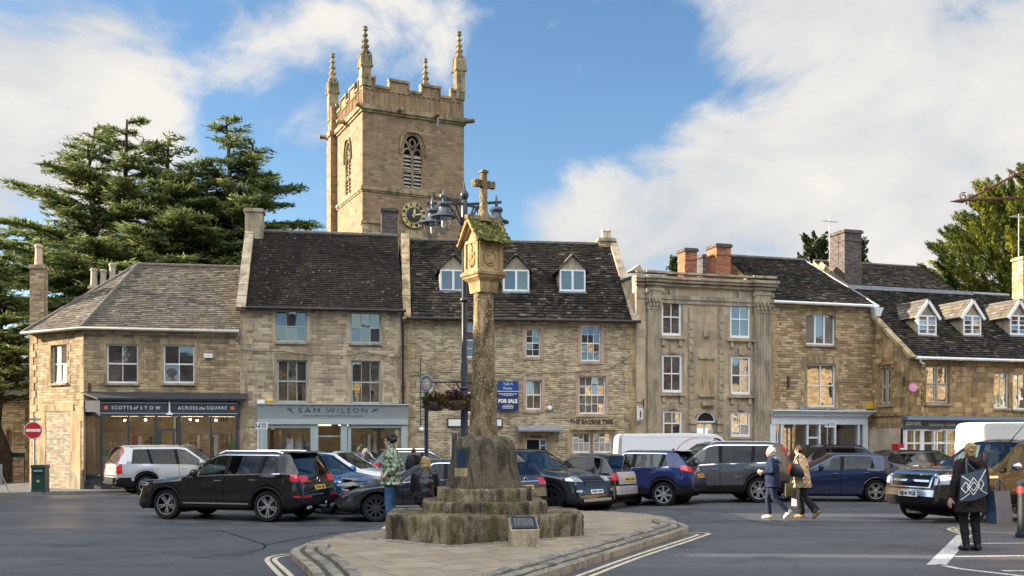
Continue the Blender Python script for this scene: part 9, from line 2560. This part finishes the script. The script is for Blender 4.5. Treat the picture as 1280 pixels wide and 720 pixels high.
J=stand(1.70,arms=dict(pelvis=(.0,0,.92),ell=(-.10,.26,1.12),wrl=(-.12,.29,.90),elr=(.06,-.25,1.10),wrr=(.20,-.22,.92),hpl=(0,.085,.88),knl=(-.08,.085,.49),anl=(-.36,.09,.17),tol=(-.27,.10,.055),hpr=(0,-.085,.88),knr=(.09,-.085,.49),anr=(.05,-.085,.085),tor=(.19,-.10,.045)),lean=.06)
person('brown haired woman in a beige quilted coat and black wide trousers walking left',p,R(148),J,('quilt','black_cloth'),hair_short,coat_len=.20,coat_w=1.22,legs_w=1.12,flare=.035,shoes='shoe_tan',hair_mat='hair_brown',collar=.07)
cB,sB=math.cos(R(148)),math.sin(R(148))
def wB_(x,y,z):return Vector((pB.x+cB*x-sB*y,pB.y+sB*x+cB*y,pB.z+z))
b=thing('handbag','black leather shoulder bag hanging at the side of the beige coat','handbag',wB_(.02,.32,.98),R(148))
mb=MB();rings=[]
for z,hw,d in((0,.15,.05),(.04,.18,.07),(.16,.16,.06),(.28,.07,.04),(.31,.03,.02)):rings.append([(hw*math.cos(a)+z*.15,d*math.sin(a),z)for a in[2*PI*q/14 for q in range(14)]])
mb.loft(rings);mb.build('body',M['leather'],b,60)
mb=MB();mb.tube([(.10,0,.26),(.06,-.05,.42),(.0,-.12,.52)],.013,6);mb.tube([(-.02,0,.28),(.0,-.03,.42),(.0,-.12,.52)],.013,6);mb.build('strap',M['leather'],b,60)
def carrier(label,loc,yaw,w,d,h,mat,handle=True,name='shopping_bag',tilt=0.0,drop=.18):
 b=thing(name,label,'shopping bag',loc,yaw);mb=MB()
 n=lambda q:[(-w*q,-d*q,0),(w*q,-d*q,0),(w*q,d*q,0),(-w*q,d*q,0)]
 mb.loft([[(x,y,-h)for x,y,_ in n(.5)],[(x*1.0,y*.8,-h*.5)for x,y,_ in n(.5)],[(x,y*.5,0)for x,y,_ in n(.5)]]);bd=mb.build('body',mat,b)
 if handle:
  for s in(-1,1):mb=MB();mb.tube([(-w*.22,s*d*.25,-.02),(-w*.15,s*d*.1,drop*.7),(0,0,drop),(w*.15,s*d*.1,drop*.7),(w*.22,s*d*.25,-.02)],.008,5);mb.build('handle',mat,b,60)
 return b,bd
carrier('white paper bag carried low between the two walking women',wB_(.20,-.30,.66),R(148),.26,.12,.40,cloth('paper_white',(.6,.6,.6),.08),True)
carrier('olive cloth bag carried in front of the beige coat',wB_(.28,-.20,.80),R(175),.36,.14,.30,cloth('olive_bag',(.09,.08,.045),.2),True,drop=.12)
p=G(1213,688);pC=p;yC=R(97)
J=stand(1.64,arms=dict(ell=(-.02,.25,1.06),wrl=(.02,.30,.80),elr=(.05,-.27,1.06),wrr=(.20,-.23,1.26),hdr=(.2,.2,.9),knl=(.05,.085,.47),anl=(-.02,.08,.085),tol=(.12,.09,.045),knr=(.02,-.085,.47),anr=(-.06,-.08,.085),tor=(.08,-.09,.045)))
person('woman in a dark hooded coat and black boots walking away to the pickup',p,yC,J,('dark_brown_cloth','black_cloth'),hair_bun,coat_len=.30,coat_w=1.2,legs_w=.97,shoes='shoe_black',hood='dark_brown_cloth',hair_mat='hair_blond',collar=.04,curl=(.5,1.0))
cC,sC=math.cos(yC),math.sin(yC)
def wC_(x,y,z):return Vector((pC.x+cC*x-sC*y,pC.y+sC*x+cC*y,pC.z+z))
def tote_mat():
 return cloth('tote_slate',(.055,.075,.10),.12)
b=thing('tote_bag','slate blue tote bag with white diamond lattice on the woman’s back'.replace('’',"'"),'tote bag',wC_(-.235,.10,.82),yC-PI/2)
mb=MB();W_,H_,dp=.46,.40,.10
def TB(u,v,q):
 x=(u-.5)*W_*(1-.12*v);z=v*H_+.10*(u-.5)*1.0+.03*math.sin(u*PI)*(v-1)
 bulge=dp*(.35+.65*math.sin(PI*min(1,.15+v*.8)))*math.sin(PI*min(.97,max(.03,u)))**.6
 return Vector((x,q*bulge*.6,z))
for q in(-1,1):
 n=12;I=[[mb.add(TB(i/n,j/n,q))for i in range(n+1)]for j in range(n+1)]
 for j in range(n):
  for i in range(n):mb.idx((I[j][i],I[j][i+1],I[j+1][i+1],I[j+1][i]))
tb=mb.build('body',tote_mat(),b,70)
mb=MB()
def lat(p0,p1):
 prev=None
 for k in range(13):
  t=k/12;u,v=lerp(p0[0],p1[0],t),lerp(p0[1],p1[1],t);q=TB(u,v,-1)+Vector((0,-.006,0))
  if prev is not None:mb.beam(prev,q,.012,.004,None,(0,-1,0))
  prev=q
for k in range(3):
 c0=.16+k*.27
 for dx,dz in((.13,.16),(.22,.30))if k==1 else((.13,.2),):
  pts=[(c0,.5-dz),(c0+dx,.5),(c0,.5+dz),(c0-dx,.5)]
  for a,e in zip(pts,pts[1:]+pts[:1]):lat((min(.97,max(.03,a[0])),a[1]),(min(.97,max(.03,e[0])),e[1]))
for a,e in(((.03,.95),(.3,.7)),((.97,.95),(.72,.7)),((.03,.06),(.3,.28)),((.97,.06),(.72,.28))):lat(a,e)
mb.build('lattice_print',M['letter_white'],tb)
mb=MB();mb.tube([TB(.25,1,0),(-.10,.02,H_+.14),(-.05,.10,H_+.20)],.012,6);mb.tube([TB(.6,1,0),(-.06,.04,H_+.12),(-.04,.10,H_+.20)],.012,6);mb.build('straps',tote_mat(),b,60)
bl=cloth('glossy_navy_card',(.03,.055,.10),.15,8,.15,.1,.6)
cb_,bd=carrier('glossy navy and silver paper carrier bag on an arm beside the dark hooded coat',wC_(-.06,-.43,.92),yC-PI/2+R(24),.40,.20,.50,bl,True,drop=.17)
mb=MB();mb.face([(.203,-.05,-.03),(.203,.05,-.03),(.203,.085,-.48),(.203,-.085,-.48)]);mb.build('silver_side',plain('silver_card',(.5,.42,.36),.25,.5),bd)
x,d=X_(457,35.5),35.5
person('grey haired person in a dark coat walking past the sage shop',(x,d,gz(x,d)),R(172),stand(1.68),('grey_cloth','navy_jean'),hair_short,coat_len=.2,coat_w=1.12,hair_mat='hair_grey',head_yaw=R(10))
x,d=X_(517,34.5),34.5
person('person with cropped hair and a black backpack walking away beside the finger post',(x,d,gz(x,d)),R(70),stand(1.70),('black_cloth','navy_jean'),lambda mb,hb:(hb((-.02,0,.035),.092,.078,.09,b=mb)),coat_len=.12,coat_w=1.18,hair_mat='hair_brown')
bp=thing('backpack','black backpack on the person beside the finger post','backpack',(x-math.cos(R(70))*.24,d-math.sin(R(70))*.24,gz(x,d)+1.02),R(70)-PI/2)
mb=MB();mb.loft([[(w*math.cos(a),dd*math.sin(a),z)for a in[2*PI*q/14 for q in range(14)]]for z,w,dd in((0,.12,.07),(.05,.16,.10),(.25,.16,.11),(.38,.13,.08),(.43,.06,.04))]);mb.build('body',cloth('backpack_cloth',(.02,.025,.03),.3),bp,60)
mb=MB()
for s in(-.1,.1):mb.tube([(s,.08,.38),(s,.2,.44),(s*1.2,.40,.30)],.018,6)
mb.build('straps',M['black_cloth'],bp,60)
bpy.data.scenes.remove(TMP)
